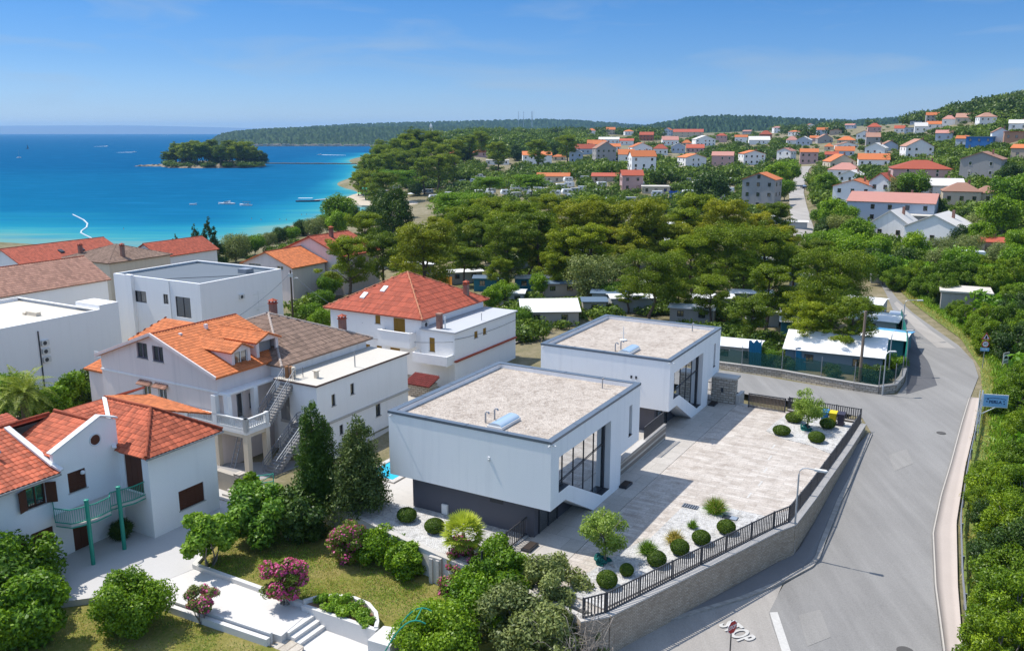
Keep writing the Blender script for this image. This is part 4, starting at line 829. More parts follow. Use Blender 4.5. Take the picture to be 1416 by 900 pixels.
wo = px_open((org[0], org[1], org[2]), 'E', X1, 5.3, [(250, 671, 283, 698)])[0]; wo = (2.0, 4.0, .98, 2.28)
wall_rect(mb, (X1, 0), (0, 1), 5.2, -1.2, WE, [wo]); wall_rect(mb, (X1, 5.2), (-1, 0), 11.5, -1.2, WE, []); wall_rect(mb, (-8.8, 5.2), (0, -1), 29.2, -1.2, ME, [])
mb.build('wall', WHITE, HA)
# raised gable over the facade
G0, GP, G1 = -4.25, -1.05, 0.0
mb = MB(); mb.ext([(0.015, G0, ME - .15), (0.015, 0.0, ME - .15), (.015, 0.0, 7.28), (.015, GP, 7.72), (.015, G0 + .35, 6.55), (.015, G0, 6.4)], (-.28, 0, 0)); gb = mb.build('gable_wall', WHITE, HA)
mb = MB(); mb.bar((-.12, G0 - .12, 6.42), (-.12, GP, 7.80), .46, .1); mb.bar((-.12, GP, 7.80), (-.12, 0.1, 7.38), .46, .1); mb.build('verge', WFRAME, gb)
mb = MB(); mb.add([(.03 + .006, -1.5 + .33 * math.cos(k * math.pi / 12), 6.42 + .33 * math.sin(k * math.pi / 12)) for k in range(24)], [tuple(range(24))]); rw = mb.build('round_window', BROWN, gb)
mb = MB(); mb.tube([(.03, -1.5 + .36 * math.cos(k * math.pi / 12), 6.42 + .36 * math.sin(k * math.pi / 12)) for k in range(25)], .05, 6, cap=False); mb.build('window_frame', WFRAME, rw)
for i, q in enumerate(op_main):
 if i == 1: continue
 window(HA, (0, -24), (0, 1), q, style='s' if i < 4 else 'door', fm=BROWN)
q = op_main[1]; f = window(HA, (0, -24), (0, 1), q, style='d', fm=BROWN)
for sy, ang in ((q[0] - 24, 2.75), (q[1] - 24, .75)):
 mb = MB(); w_ = (q[1] - q[0]) * .5; d = Vector((math.sin(ang), math.cos(ang), 0)); a = Vector((.03, sy, q[2])); n = Vector((d.y, -d.x, 0)) * .025
 mb.prism([(v.x, v.y) for v in (a - n, a + d * w_ - n, a + d * w_ + n, a + n)], q[2], q[3]); mb.build('shutter', BROWN, f)
window(HA, (0, 0), (1, 0), (.45, 2.1, 2.78, 5.1), style='door', fm=BROWN); window(HA, (X1, 0), (0, 1), wo, style='s', fm=BROWN)
mb = MB(); mb.lathe([(.001, 0), (.12, .02), (.15, .1), (.1, .2), (.001, .24)], 10, c=(.14, -2.6, 4.62)); mb.build('wall_lamp', WFRAME, HA)
# roof: main slope, back slope, wing hip and the low lean-to beyond the wing ridge
RX, RY = -4.5, 2.5
main = [[(.55, -24, ME - .18), (.55, G0, ME - .18), (RX, G0, RZ), (RX, -24, RZ)], [(RX, 5.6, RZ), (RX, -24, RZ), (-9.4, -24, ME - .1), (-9.4, 5.6, ME - .1)][::-1]]
xr = [[(-.02, G0, ME + .03), (-.02, GP, 7.62), (RX + .4, GP, 7.55), (RX, GP - .6, RZ)]]
p_cross = [(-.05, G0, 6.35), (-.05, GP, 7.66), (RX - .2, GP, 7.66), (RX - .2, G0 + 2.6, 7.3), (RX + 2.0, G0, 6.35)]
roof_part(HA, [main[0]], [], TILE, tile=(.30, .36, .05)); roof_part(HA, [main[1]], [((RX, -24, RZ + .05), (RX, GP - .4, RZ + .05))], TILE, RIDGEM, name='back_roof')
cr_ = [(-.02, G0 + .05, 6.15), (RX + .1, G0 + .05, 6.15), (RX + .1, GP, 7.36), (-.02, GP, 7.36)]; mb = MB(); tiles(mb, cr_, .3, .36, .05); slab_poly(mb, cr_, .25); mb.build('cross_roof', TILE, HA)
mb = MB(); ridge_caps(mb, (RX, GP, 7.42), (-.3, GP, 7.42), .12); mb.build('ridge_caps', RIDGEM, HA)
e_ = .38; HX = X1 - 2.55
wing = [[(.45, -e_, WE - .12), (X1 + e_, -e_, WE - .12), (HX, RY, RZ), (RX, RY, RZ)], [(X1 + e_, -e_, WE - .12), (X1 + e_, 5.2 + e_, WE - .12), (HX, RY, RZ)], [(-.28, GP, 7.2), (-.28, GP, 7.21), (-.28, RY, RZ)]]
roof_part(HA, wing[:2], [((X1 + e_, -e_, WE), (HX, RY, RZ + .06)), ((X1 + e_, 5.2 + e_, WE), (HX, RY, RZ + .06)), ((-.9, RY, RZ + .06), (HX, RY, RZ + .06)), ((RX, RY, RZ + .06), (-.9, RY, RZ + .06))], TILE, RIDGEM, tile=(.30, .36, .05), name='wing_roof')
pl = [(-.3, GP - .1, 5.70), (-.3, RY, 5.70), (RX, RY, RZ - .03), (RX, GP - .1, RZ - .03)]; mb = MB(); tiles(mb, pl, .3, .36, .05); slab_poly(mb, pl, .1); mb.build('main_roof', TILE, HA)
mb = MB(); far = [(HX + 1.6, 5.9, 6.25), (RX, 5.9, 6.62), (RX, RY, RZ - .02), (HX, RY, RZ - .02)]; tiles(mb, [far[1], far[0], far[3], far[2]], .3, .36, .03); slab_poly(mb, far, .1); mb.build('lean_roof', TILE_O, HA)
mb = MB(); mb.bar((RX + .3, G0 - .05, 7.32), (.1, G0 - .05, 5.75), .34, .12); mb.bar((.1, G0 - .05, 5.75), (.62, G0 + .1, 5.5), .3, .12); mb.bar((RX + .1, RY - .1, RZ + .08), (.35, -.5, 5.62), .26, .07); mb.build('flashing', WFRAME, HA)
mb = MB(); mb.bar((.62, -24, ME - .26), (.62, G0, ME - .26), .14, .12); mb.bar((X1 + e_ + .06, -e_, WE - .2), (X1 + e_ + .06, 5.2 + e_, WE - .2), .12, .1); mb.build('gutter', GALV, HA)
mb = MB(); mb.tube([(-2.0, -6.2, 6.3), (-2.0, -6.2, 6.75), (-1.8, -6.2, 6.85)], .09, 8); mb.build('vent_pipe', GALV, HA)
# green balcony on two posts
def gl(px, py, z): a, b = AB(P(px, py, z)); return a - org[0], b - org[1], z - org[2]
post1, post2 = gl(129, 778, -1.6), gl(172, 757, -1.6); ZB = 2.72
ol = [(.05, -4.6), (1.1, -5.2), (2.1, -4.9), (2.35, -4.35), (2.55, -3.6), (2.45, -2.6), (1.9, -2.2), (2.3, -.9), (2.25, -.05), (.05, -.05)]
bal = MB(); bal.prism([(x, y) for x, y in ol], ZB - .14, ZB); bo = bal.build('balcony_floor', [PCONC], HA)
mb = MB(); mb.prism([(x * 1.012 + .02, y - .01) for x, y in ol[:9]] + [ol[8], ol[0]], ZB - .2, ZB - .145); mb.build('balcony_edge', GREENP, bo)
mb = MB()
for a, b in zip(ol[:8], ol[1:9]):
 a3, b3 = Vector((*a, ZB)), Vector((*b, ZB)); L = (b3 - a3).length; n = max(2, int(L / .12))
 for z in (.08, .92): mb.bar(a3 + Vector((0, 0, z)), b3 + Vector((0, 0, z)), .05)
 for k in range(n): p = a3.lerp(b3, k / n); mb.bar(p + Vector((0, 0, .08)), p + Vector((0, 0, .92)), .022)
mb.build('balcony_railing', GREENP, bo)
for p in (post1, post2):
 mb = MB(); mb.tube([(p[0], p[1], -.6), (p[0], p[1], 3.95)], .12, 12); mb.lathe([(.14, 0), (.14, .06), (.02, .1)], 12, c=(p[0], p[1], 3.95)); mb.build('balcony_post', GREENP, HA)
landmark('the green balcony house', W(-25, -9, 1))
# pinkish house with dormers and outside stairs
org = (-46.4, 5.2, -3.3); w, d = 14.2, 8.6
HB = thing('house', 'pinkish gabled house with bright orange roof, two dormers and a white balustrade', 'house', W(*org), GA); mb = MB()
att = px_open(org, 'S', w, d, [(190, 474, 202.5, 495), (212, 479, 224.5, 500)]); low = px_open(org, 'S', w, d, [(198.5, 532.5, 208, 552), (220, 537, 230, 554)]); EZ = 7.62; PZ = 10.05
wall_rect(mb, (0, 0), (1, 0), w, -1.5, 7.4, low);
ga = [(0, 7.4), (w, 7.4), (w, EZ), (w / 2, PZ), (0, EZ)]
# attic triangle with its two windows cut in as vertical slices
cuts = sorted({0, w / 2, w} | {x for q in att for x in q[:2]}); top = lambda x: EZ + (PZ - EZ) * (1 - abs(x - w / 2) / (w / 2))
for x0, x1 in zip(cuts[:-1], cuts[1:]):
 hole = [q for q in att if q[0] < (x0 + x1) / 2 < q[1]]
 if hole:
  q = hole[0]; mb.add([(x0, 0, 7.4), (x1, 0, 7.4), (x1, 0, q[2]), (x0, 0, q[2])], [(0, 1, 2, 3)]); mb.add([(x0, 0, q[3]), (x1, 0, q[3]), (x1, 0, top(x1)), (x0, 0, top(x0))], [(0, 1, 2, 3)])
  for (p_, r_) in (((q[0], q[2]), (q[0], q[3])), ((q[0], q[3]), (q[1], q[3])), ((q[1], q[3]), (q[1], q[2])), ((q[1], q[2]), (q[0], q[2]))): mb.add([(p_[0], 0, p_[1]), (r_[0], 0, r_[1]), (r_[0], .16, r_[1]), (p_[0], .16, p_[1])], [(0, 1, 2, 3)])
 else: mb.add([(x0, 0, 7.4), (x1, 0, 7.4), (x1, 0, top(x1)), (x0, 0, top(x0))], [(0, 1, 2, 3)])
wall_rect(mb, (w, 0), (0, 1), d, -1.5, EZ, [(1.9, 2.6, 3.5, 5.6), (3.2, 4.2, 4.0, 5.3)]); mb.add([(w, d, -1.5), (0, d, -1.5), (0, d, EZ), (w / 2, d, PZ), (w, d, EZ)], [(0, 1, 2, 3, 4)]); wall_rect(mb, (0, d), (0, -1), d, -1.5, EZ, [])
mb.build('wall', PINKW, HB)
for q in att: window(HB, (0, 0), (1, 0), q, style='d', fm=mat('mauve_frame', (.20, .17, .20), bump=0))
for q in low: window(HB, (0, 0), (1, 0), q, style='w')
window(HB, (w, 0), (0, 1), (1.9, 2.6, 3.5, 5.6), style='w'); window(HB, (w, 0), (0, 1), (3.2, 4.2, 4.0, 5.3), style='d')
mb = MB(); mb.box(-.06, w + .06, -.07, 0, 6.18, 6.32); mb.build('cornice', WHITE2, HB)
for q in low:
 mb = MB(); pl = [(q[0] - .28, -.42, q[3] + .12), (q[1] + .28, -.42, q[3] + .12), (q[1] + .28, -.01, q[3] + .38), (q[0] - .28, -.01, q[3] + .38)]; tiles(mb, pl, .22, .3, .05); slab_poly(mb, pl, .06); mb.build('window_hood', TILE_P, HB)
pls, rds = roof_planes('gy', 0, w, 0, d, EZ - .12, PZ + .12, .3); roof_part(HB, pls, rds, TILE_O, RIDGEM, tile=(.30, .38, .045))
mb = MB(); mb.bar((-.3, -.33, EZ - .12), (w / 2, -.33, PZ + .12), .12, .26); mb.bar((w / 2, -.33, PZ + .12), (w + .3, -.33, EZ - .12), .12, .26); mb.build('verge', PINKW, HB)
def dormer(y0, y1, zf, zt_, xf, open_):
 mb = MB(); ym = (y0 + y1) / 2; zr = zt_ + .5
 wall_rect(mb, (xf, y0), (0, 1), y1 - y0, zf, zt_, [(.3, y1 - y0 - .3, zf + (.12 if not open_ else -.0 + .02), zt_ - .12)]); mb.add([(xf, y0, zt_), (xf, y1, zt_), (xf, ym, zr)], [(0, 1, 2)])
 for y in (y0, y1): mb.add([(xf, y, zf), (xf, y, zt_), (w / 2 + .4, y, zt_), (w / 2 + .4, y, zf)], [(0, 1, 2, 3) if y == y1 else (3, 2, 1, 0)])
 o = mb.build('dormer', PINKW if not open_ else PINKW, HB)
 pl = [[(xf + .25, y1 + .22, zt_ - .08), (w / 2 - .2, y1 + .22, zt_ - .08), (w / 2 - .2, ym, zr + .05), (xf + .25, ym, zr + .05)], [(w / 2 - .2, y0 - .22, zt_ - .08), (xf + .25, y0 - .22, zt_ - .08), (xf + .25, ym, zr + .05), (w / 2 - .2, ym, zr + .05)]]
 roof_part(o, pl, [], TILE_O, tile=(.28, .34, .045), th=.1, name='dormer_roof')
 mb = MB(); mb.box(w / 2 + .9, w / 2 + 1.15, y0 - .45, y0 - .2, zt_ + .0, zt_ + .95); mb.build('vent_stack', WFRAME, o)
 return o
d1 = dormer(2.2, 4.2, 7.35, 9.0, w - .55, False); window(HB, (w - .55, 2.2), (0, 1), (.3, 1.7, 7.47, 8.88), style='w')
d2 = dormer(4.9, 7.4, 6.4, 9.25, w - .55, True)
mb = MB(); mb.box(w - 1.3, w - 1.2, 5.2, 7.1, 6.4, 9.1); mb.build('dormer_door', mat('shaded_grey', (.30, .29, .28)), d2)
mb = MB(); mb.box(w, w + 1.0, .0, 6.2, 6.05, 6.2); mb.build('canopy', WHITE2, HB)
# balcony on columns with a balustrade
mb = MB(); ol = [(w, -.35), (w + 3.3, -.35), (w + 3.3, 2.2), (w, 2.2)]; mb.prism(ol, 3.35, 3.6); mb.prism([(w - 3.4, -.35), (w, -.35), (w, 0), (w - 3.4, 0)], 3.35, 3.6); bf = mb.build('balcony_floor', WHITE2, HB)
mb = MB()
for a, b in (((w - 3.4, -.25), (w + 3.2, -.25)), ((w + 3.2, -.25), (w + 3.2, 1.9))):
 a3, b3 = Vector((*a, 3.6)), Vector((*b, 3.6)); L = (b3 - a3).length; mb.bar(a3 + Vector((0, 0, .95)), b3 + Vector((0, 0, .95)), .2, .1); mb.bar(a3 + Vector((0, 0, .12)), b3 + Vector((0, 0, .12)), .18, .24); n = int(L / .2)
 for k in range(n): p = a3.lerp(b3, (k + .5) / n); mb.lathe([(.04, .2), (.065, .35), (.035, .6), (.05, .9)], 6, c=(p.x, p.y, p.z))
 for p in (a3, b3): mb.box(p.x - .15, p.x + .15, p.y - .15, p.y + .15, p.z, p.z + 1.05)
mb.build('balustrade', WFRAME, bf)
for x, y, z0, z1 in ((w + 3.05, -.1, -1, 3.35), (w + 3.05, 1.9, -1, 3.35), (w - .2, -.12, -1, 3.35), (w - .15, -.15, 3.6, 6.05), (w + .85, .2, 3.6, 6.05), (w + .85, 3.0, 3.6, 6.05)):
 mb = MB(); mb.box(x - .24, x + .24, y - .2, y + .2, z0, z1); mb.build('column', CREAM if z0 < 0 else WHITE2, HB)
mb = MB(); mb.bar((w + 3.05, -.1, 3.2), (w - .2, -.1, 3.2), .35, .3); mb.bar((w + 3.05, -.1, 3.2), (w + 3.05, 2.1, 3.2), .35, .3); mb.build('beam', CREAM, HB)
STEPM = mat('grey_steps', (.27, .26, .25), vary=.15)
# stairs
def stairs(mb, x0, x1, y0, y1, z0, z1, n, th=.35):
 for k in range(n):
  ya, yb = y0 + (y1 - y0) * k / n, y0 + (y1 - y0) * (k + 1) / n; z = z0 + (z1 - z0) * (k + 1) / n; mb.box(x0, x1, ya, yb + .03, z - th, z)
mb = MB(); stairs(mb, w + 2.0, w + 3.3, 2.2, 5.2, 3.6, 6.25, 15); up = mb.build('stairs', STEPM, HB)
mb = MB(); rail(mb, [(w + 3.25, 2.2, 3.6), (w + 3.25, 5.2, 6.25), (w + 3.25, 6.2, 6.25)]); rail(mb, [(w + 2.05, 2.2, 3.6), (w + 2.05, 5.2, 6.25)]); mb.build('handrail', RAILM, up)
mb = MB(); stairs(mb, w + 4.0, w + 5.3, .4, 4.4, 0.0, 2.9, 16); mb.box(w + 3.3, w + 5.4, 4.4, 5.1, 2.6, 2.9); lo_ = mb.build('stairs', STEPM, HB)
mb = MB(); rail(mb, [(w + 5.25, .4, .1), (w + 5.25, 4.4, 2.9)]); rail(mb, [(w + 4.05, .4, .1), (w + 4.05, 4.4, 2.9), (w + 4.05, 5.0, 2.9)]); mb.build('handrail', RAILM, lo_)
# rear wing and lean-to seen left of the gable
mb = MB(); wall_rect(mb, (-3.2, 5.8), (1, 0), 9, -1.5, 7.3, []); wall_rect(mb, (-3.2, 11), (0, -1), 5.2, -1.5, 7.3, []); rwg = mb.build('rear_wing', PINKW, HB)
roof_part(rwg, [[(-3.6, 5.4, 7.25), (6.5, 5.4, 7.25), (6.5, 8.6, 8.9), (-2.2, 8.6, 8.9)], [(-3.6, 11.2, 7.25), (-3.6, 5.4, 7.25), (-2.2, 8.6, 8.9)]], [], TILE_O, tile=(.3, .38, .045), name='wing_roof')
mb = MB(); wall_rect(mb, (-3.4, 1.0), (1, 0), 3.4, -1.5, 5.6, []); wall_rect(mb, (-3.4, 5), (0, -1), 4, -1.5, 5.6, []); lt = mb.build('lean_to', PINKW, HB); roof_part(lt, [[(-3.7, .7, 5.6), (0, .7, 5.6), (0, 4.5, 6.6), (-3.7, 4.5, 6.6)]], [], TILE_O, tile=(.3, .38, .045), name='lean_to_roof')
mb = MB(); rail(mb, [(-2.6, 1.2, 6.4), (-.1, 1.2, 6.4)], .8, 3); mb.build('roof_rail', WFRAME, HB)
landmark('the pinkish dormer house', W(-38, 6, 1))
# brown hipped house with flat annex
org = (-44.5, 11.0, -3.3); w, d = 13.6, 11.0
HC = thing('house', 'white house with faded brown hipped roof and long flat roofed annex', 'house', W(*org), GA); mb = MB(); EZ = 7.3
for s in 'SENW': c_, u_ = SIDES[s]; wall_rect(mb, (c_[0] * w, c_[1] * d), u_, w if s in 'SN' else d, -1.5, EZ, [])
mb.build('wall', WHITE2, HC); pls, rds = roof_planes('pyr', 0, w, 0, d, EZ, 10.0, .5); roof_part(HC, pls, rds, TILE_B, mat('mossy_ridge', (.40, .33, .28), vary=.2), tile=(.24, .62, .05), rr=.13)
chimney(HC, w * .5 - .7, d * .62, 9.2, 10.6); chimney(HC, w - 2.0, d - .9, 7.4, 9.1)
mb = MB(); AW = 4.5; ax = w + .05; ops = px_open((org[0] + ax, org[1] - .9, org[2]), 'E', AW, 12.2, [(459, 545, 463.5, 561), (485, 530, 489.5, 545), (520, 558, 526, 575), (470, 587, 474.5, 600)])
A0 = (ax, -.9); wall_rect(mb, A0, (1, 0), AW, -1.5, 6.28, [(.4, 1.5, 2.9, 5.0)]); wall_rect(mb, (ax + AW, -.9), (0, 1), 12.2, -1.5, 6.28, ops); wall_rect(mb, (ax + AW, 11.3), (-1, 0), AW, -1.5, 6.28, []); wall_rect(mb, (ax, 11.3), (0, -1), 12.2, -1.5, 6.28, [])
an = mb.build('annex', WHITE, HC)
for q in ops: window(HC, (ax + AW, -.9), (0, 1), q, style='d')
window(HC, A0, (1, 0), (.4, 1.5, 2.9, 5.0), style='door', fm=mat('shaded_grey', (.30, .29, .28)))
mb = MB(); mb.box(ax - .02, ax + AW + .14, -1.04, 11.44, 6.28, 6.42); mb.build('flat_roof', GROOF, an); mb = MB(); mb.bar((ax + AW + .16, -1.04, 6.35), (ax + AW + .16, 11.44, 6.35), .05, .16); mb.bar((ax, -1.06, 6.35), (ax + AW + .16, -1.06, 6.35), .05, .16); mb.build('roof_edge', mat('rust_edge', (.15, .10, .08)), an)
mb = MB(); mb.box(ax + AW, ax + AW + .12, -1.0, 11.4, 2.75, 2.95); mb.box(ax + .5, ax + AW + .12, -1.02, -.9, 2.75, 2.95); mb.build('band', PCONC, an)
RUST = mat('rusty_tank', (.30, .15, .07), vary=.35, streak=.4)
for k, (x, y) in enumerate(((.9, -.4), (1.25, -.25), (1.6, -.35))): mb = MB(); mb.lathe([(.17, 0), (.17, .95), (.12, 1.0)], 10, c=(ax + x, y, 6.42)); mb.build('roof_pipe', RUST if k < 2 else CREAM, an)
mb = MB(); mb.box(ax + 2.9, ax + 3.2, .6, .9, 6.42, 7.0); mb.box(ax + 2.82, ax + 3.28, .52, .98, 7.0, 7.08); mb.build('vent_stack', CREAM, an); mb = MB(); mb.tube([(ax + 3.6, 5.0, 6.42), (ax + 3.6, 5.0, 7.9)], .05, 8); mb.build('vent_pipe', GALV, an)
landmark('the brown roofed house', W(-33, 16, 2))
# white house with red pyramid roof and ochre shutters
org = (-43.6, 31.5, -2.95); w, d = 12.3, 12.3
HD = thing('house', 'white house with wide red pyramid roof, ochre shutters and low flat annex', 'house', W(*org), GA); EZ = 7.1; mb = MB()
ops = px_open(org, 'S', w, d, [(519, 436, 525.7, 447.5), (544.5, 440, 559.8, 461.5), (506, 476, 511.5, 482), (521, 478, 528, 487), (540, 481, 553, 492)])
wall_rect(mb, (0, 0), (1, 0), w, -1.5, EZ, ops); wall_rect(mb, (w, 0), (0, 1), d, -1.5, EZ, []); wall_rect(mb, (w, d), (-1, 0), w, -1.5, EZ, []); wall_rect(mb, (0, d), (0, -1), d, -1.5, EZ, []); mb.build('wall', WHITE, HD)
for q in ops: window(HD, (0, 0), (1, 0), q, style='s', fm=OCHRE)
pls, rds = roof_planes('pyr', 0, w, 0, d, EZ - .05, 10.6, .55); roof_part(HD, pls, rds, TILE_R, mat('pale_ridge', (.55, .23, .12), tone=.3), tile=(.26, .8, .035), rr=.1)
for px, py in ((544, 405), (517, 420)):
 sp = (10.6 - EZ) / (w / 2 + .55); uv = [(t, -.55 + t2) for t, t2 in ((5.2, 3.6), (3.4, 2.3))][0 if px > 530 else 1]; z = EZ + (uv[1] + .55) * sp; mb = MB(); mb.prism([(uv[0] - .3, uv[1] - .4), (uv[0] + .3, uv[1] - .4), (uv[0] + .3, uv[1] + .4), (uv[0] - .3, uv[1] + .4)], z - .3, [z - .10, z - .10, z + .36, z + .36]); mb.build('roof_hatch', WFRAME, HD)
pb = px_open((org[0], org[1] - 1.15, org[2]), 'S', w, d, [(523.5, 459, 566, 477)])[0]; q = pb
mb = MB(); mb.box(q[0], q[1], -1.2, 0, q[2] - .16, q[2]); bf = mb.build('balcony', WHITE, HD); mb = MB(); mb.box(q[0], q[1], -1.2, -1.08, q[2], q[3]); mb.box(q[0], q[0] + .12, -1.08, 0, q[2], q[3]); mb.box(q[1] - .12, q[1], -1.08, 0, q[2], q[3]); mb.box(q[0] - .06, q[1] + .06, -1.26, -1.02, q[3], q[3] + .07); mb.build('parapet', WHITE, bf)
mb = MB(); mb.box(-.03, w + .03, -.035, 0, -1.5, .75); mb.build('stone_base', STONE2, HD); ac_unit(HD, w, .55, 6.05, 'E')
mb = MB(); ax, AW, AD = w + .05, 4.2, 12.6; o2 = (org[0] + ax, org[1] - .2, org[2]); ops = px_open(o2, 'E', AW, AD, [(656, 458, 660.5, 467), (668, 453.5, 672.5, 462)]); opS = px_open(o2, 'S', AW, AD, [(594, 467, 601, 486)])
wall_rect(mb, (ax, -.2), (1, 0), AW, -1.5, 5.95, opS); wall_rect(mb, (ax + AW, -.2), (0, 1), AD, -1.5, 5.95, ops); wall_rect(mb, (ax + AW, AD - .2), (-1, 0), AW, -1.5, 5.95, []); an = mb.build('annex', WHITE, HD)
for q in ops: window(HD, (ax + AW, -.2), (0, 1), q, style='s', fm=OCHRE)
window(HD, (ax, -.2), (1, 0), opS[0], style='s', fm=OCHRE)
mb = MB(); mb.box(ax - .02, ax + AW + .18, -.4, AD, 5.95, 6.09); mb.build('flat_roof', mat('grey_flat_roof', (.46, .47, .48), vary=.1, scale=.4), an)
mb = MB(); mb.box(ax + AW, ax + AW + .28, -.3, AD - .3, 2.95, 3.1); mb.build('band', TILE_R, an)
mb = MB(); mb.box(ax - .2, ax + AW - .1, -1.5, -.2, 2.75, 2.9); bf = mb.build('balcony', WHITE, HD); mb = MB(); mb.box(ax - .2, ax + AW - .1, -1.5, -1.38, 2.9, 3.75); mb.box(ax - .2, ax - .08, -1.38, -.2, 2.9, 3.75); mb.box(ax + AW - .22, ax + AW - .1, -1.38, -.2, 2.9, 3.75); mb.build('parapet', WHITE, bf)
chimney(HD, ax + 1.9, .5, 6.0, 7.55, .5, hat=False); mb = MB(); mb.box(ax + 1.6, ax + 2.2, .2, .8, 7.55, 7.7); mb.build('chimney_cap', TILE_P, HD)
mb = MB(); mb.tube([(ax + 2.6, .5, 6.0), (ax + 2.6, .5, 7.4)], .07, 8); mb.build('flue_pipe', WFRAME, HD); mb = MB(); mb.tube([(ax + 3.6, 6, 6.0), (ax + 3.6, 6, 6.9)], .035, 6); mb.build('vent_pipe', GALV, HD)
chimney(HD, w - .9, d - 2.2, 7.6, 9.0, .5)
landmark('the red pyramid roof', W(-34, 34, 2))
r = thing('shed', 'small block shed with dark red roof in front of the ochre shuttered house', 'shed', W(-30.4, 27.4, -3.2), GA); mb = MB(); mb.box(0, 2.8, 0, 1.5, -.5, 1.55); mb.build('wall', STONE2, r); mb = MB(); pl = [(-.15, -.2, 1.55), (2.95, -.2, 1.55), (2.95, 1.7, 2.15), (-.15, 1.7, 2.15)]; tiles(mb, pl, .25, .35, .05); slab_poly(mb, pl, .1); mb.build('roof', mat('dark_red_tile', (.17, .03, .025), tone=.3), r)
def bin_(loc, rot, col, label):
 r = thing('wheelie_bin', label, 'waste bin', loc, rot, 'wheeled waste bins'); mt = mat('bin_%d_%d' % (int(col[0] * 99), int(col[2] * 99)), col, rough=.5, vary=.06, spec=.4, bump=0)
 mb = MB(); mb.add([(-.22, -.24, .06), (.22, -.24, .06), (.22, .24, .06), (-.22, .24, .06), (-.28, -.31, .98), (.28, -.31, .98), (.28, .34, .98), (-.28, .34, .98)], [(3, 2, 1, 0), (0, 1, 5, 4), (1, 2, 6, 5), (2, 3, 7, 6), (3, 0, 4, 7), (4, 5, 6, 7)]); mb.build('body', mt, r)
 mb = MB(); mb.prism([(-.3, -.34), (.3, -.34), (.3, .36), (-.3, .36)], .98, [1.03, 1.03, 1.1, 1.1]); mb.build('lid', mt, r)
 for s in (-1, 1): mb = MB(); mb.tube([(s * .2, .3, .09), (s * .27, .3, .09)], .1, 10); mb.build('wheel', FANM, r)
 return r
bin_(W(-26.9, 28.4, -3.1), GA, (.62, .46, .01), 'yellow waste bin beside the block shed, left of the blue one'); bin_(W(-26.1, 28.6, -3.1), GA, (.02, .14, .42), 'blue waste bin beside the yellow one at the block shed')
# big white flat roofed house and its neighbours towards the sea
def ab_at(px, py, z): return AB(P(px, py, z))
fa, fb = ab_at(276, 394, 4.2); ra_, rb = ab_at(380, 372, 4.2); la, lb = ab_at(146, 381, 4.2); w, d = fa - la, rb - fb
org = (la, fb, -5.0); HE = thing('house', 'large white flat roofed house with dark blue grey roof and air conditioner', 'house', W(*org), GA); mb = MB(); TZ = 9.2
ops = px_open(org, 'S', w, d, [(186.5, 402.5, 201.5, 418), (226.5, 407, 232, 420.5), (244.5, 411, 262.5, 439)])
wall_rect(mb, (0, 0), (1, 0), w, -2, TZ, ops); wall_rect(mb, (w, 0), (0, 1), d, -2, TZ, []); wall_rect(mb, (w, d), (-1, 0), w, -2, TZ, []); wall_rect(mb, (0, d), (0, -1), d, -2, TZ, [])
mb.build('wall', WHITE, HE)
for q in ops: window(HE, (0, 0), (1, 0), q, style='d', sill=False)
mb = MB(); mb.box(.3, w - .3, .3, d - .3, TZ - .5, TZ - .25); mb.build('flat_roof', DROOF, HE); mb = MB(); mb.box(0, w, 0, .3, TZ, TZ + .12); mb.box(0, w, d - .3, d, TZ, TZ + .12); mb.box(0, .3, .3, d - .3, TZ, TZ + .12); mb.box(w - .3, w, .3, d - .3, TZ, TZ + .12)
mb.box(.3, w - .3, .295, .3, TZ - .3, TZ + .1); mb.build('parapet', WHITE, HE)
mb = MB(); mb.box(3.0, 4.2, -.5, 0, -2, TZ + .3); mb.build('duct_shaft', WHITE, HE); mb = MB(); mb.box(w - 4.2, w - 2.6, d - 4, d - 2.6, TZ - .25, TZ + .35); mb.build('roof_unit', GALV, HE); mb = MB(); mb.bar((w * .4, 0.4, TZ - .22), (w - .4, d * .75, TZ - .22), .16, .05); mb.build('roof_seam', DARKM, HE)
u_, v_ = px_uv(org, 'E', w, d, 333.5, 413); ac_unit(HE, w, u_, v_, 'E'); mb = MB(); mb.tube([(w * .66, -.04, 2), (w * .66, -.04, TZ)], .05, 6); mb.build('downpipe', WFRAME, HE)
uu, vv = px_uv(org, 'E', w, d, 355, 432); mb = MB(); x_ = w + .5; mb.tube([(w, uu, vv + .4), (x_, uu, vv + .4)], .04, 6); mb.tube([(x_, uu, vv), (x_, uu, vv + 3.0)], .04, 6)
for zz in (.8, 1.6, 2.6): mb.tube([(x_, uu - .9, vv + zz), (x_, uu + 1.3, vv + zz)], .03, 6)
mb.build('aerial', WFRAME, HE)
landmark('the dark flat roof', W(fa - 4, fb, 2))
# flat roofed house at the left edge
fa, fb = ab_at(138, 429, 2.5); org = (fa - 16, fb - 26, -5.0); w, d = 16, 26.0; HF = thing('house', 'white flat roofed house at the left edge with three stacked air conditioners', 'house', W(*org), GA); TZ = 7.5; mb = MB()
for s in 'SENW': c_, u_ = SIDES[s]; wall_rect(mb, (c_[0] * w, c_[1] * d), u_, w if s in 'SN' else d, -2, TZ, [])
mb.build('wall', WHITE, HF); mb = MB(); mb.box(.3, w - .3, .3, d - .3, TZ - .55, TZ - .3); mb.build('flat_roof', GROOF, HF); mb = MB(); mb.box(0, .3, 0, d, TZ, TZ + .1); mb.box(w - .3, w, 0, d, TZ, TZ + .1); mb.box(.3, w - .3, 0, .3, TZ, TZ + .1); mb.box(.3, w - .3, d - .3, d, TZ, TZ + .1); mb.box(.295, .3, .3, d - .3, TZ - .3, TZ + .1); mb.build('parapet', WHITE, HF)
u_, v_ = px_uv(org, 'E', w, d, 63, 488)
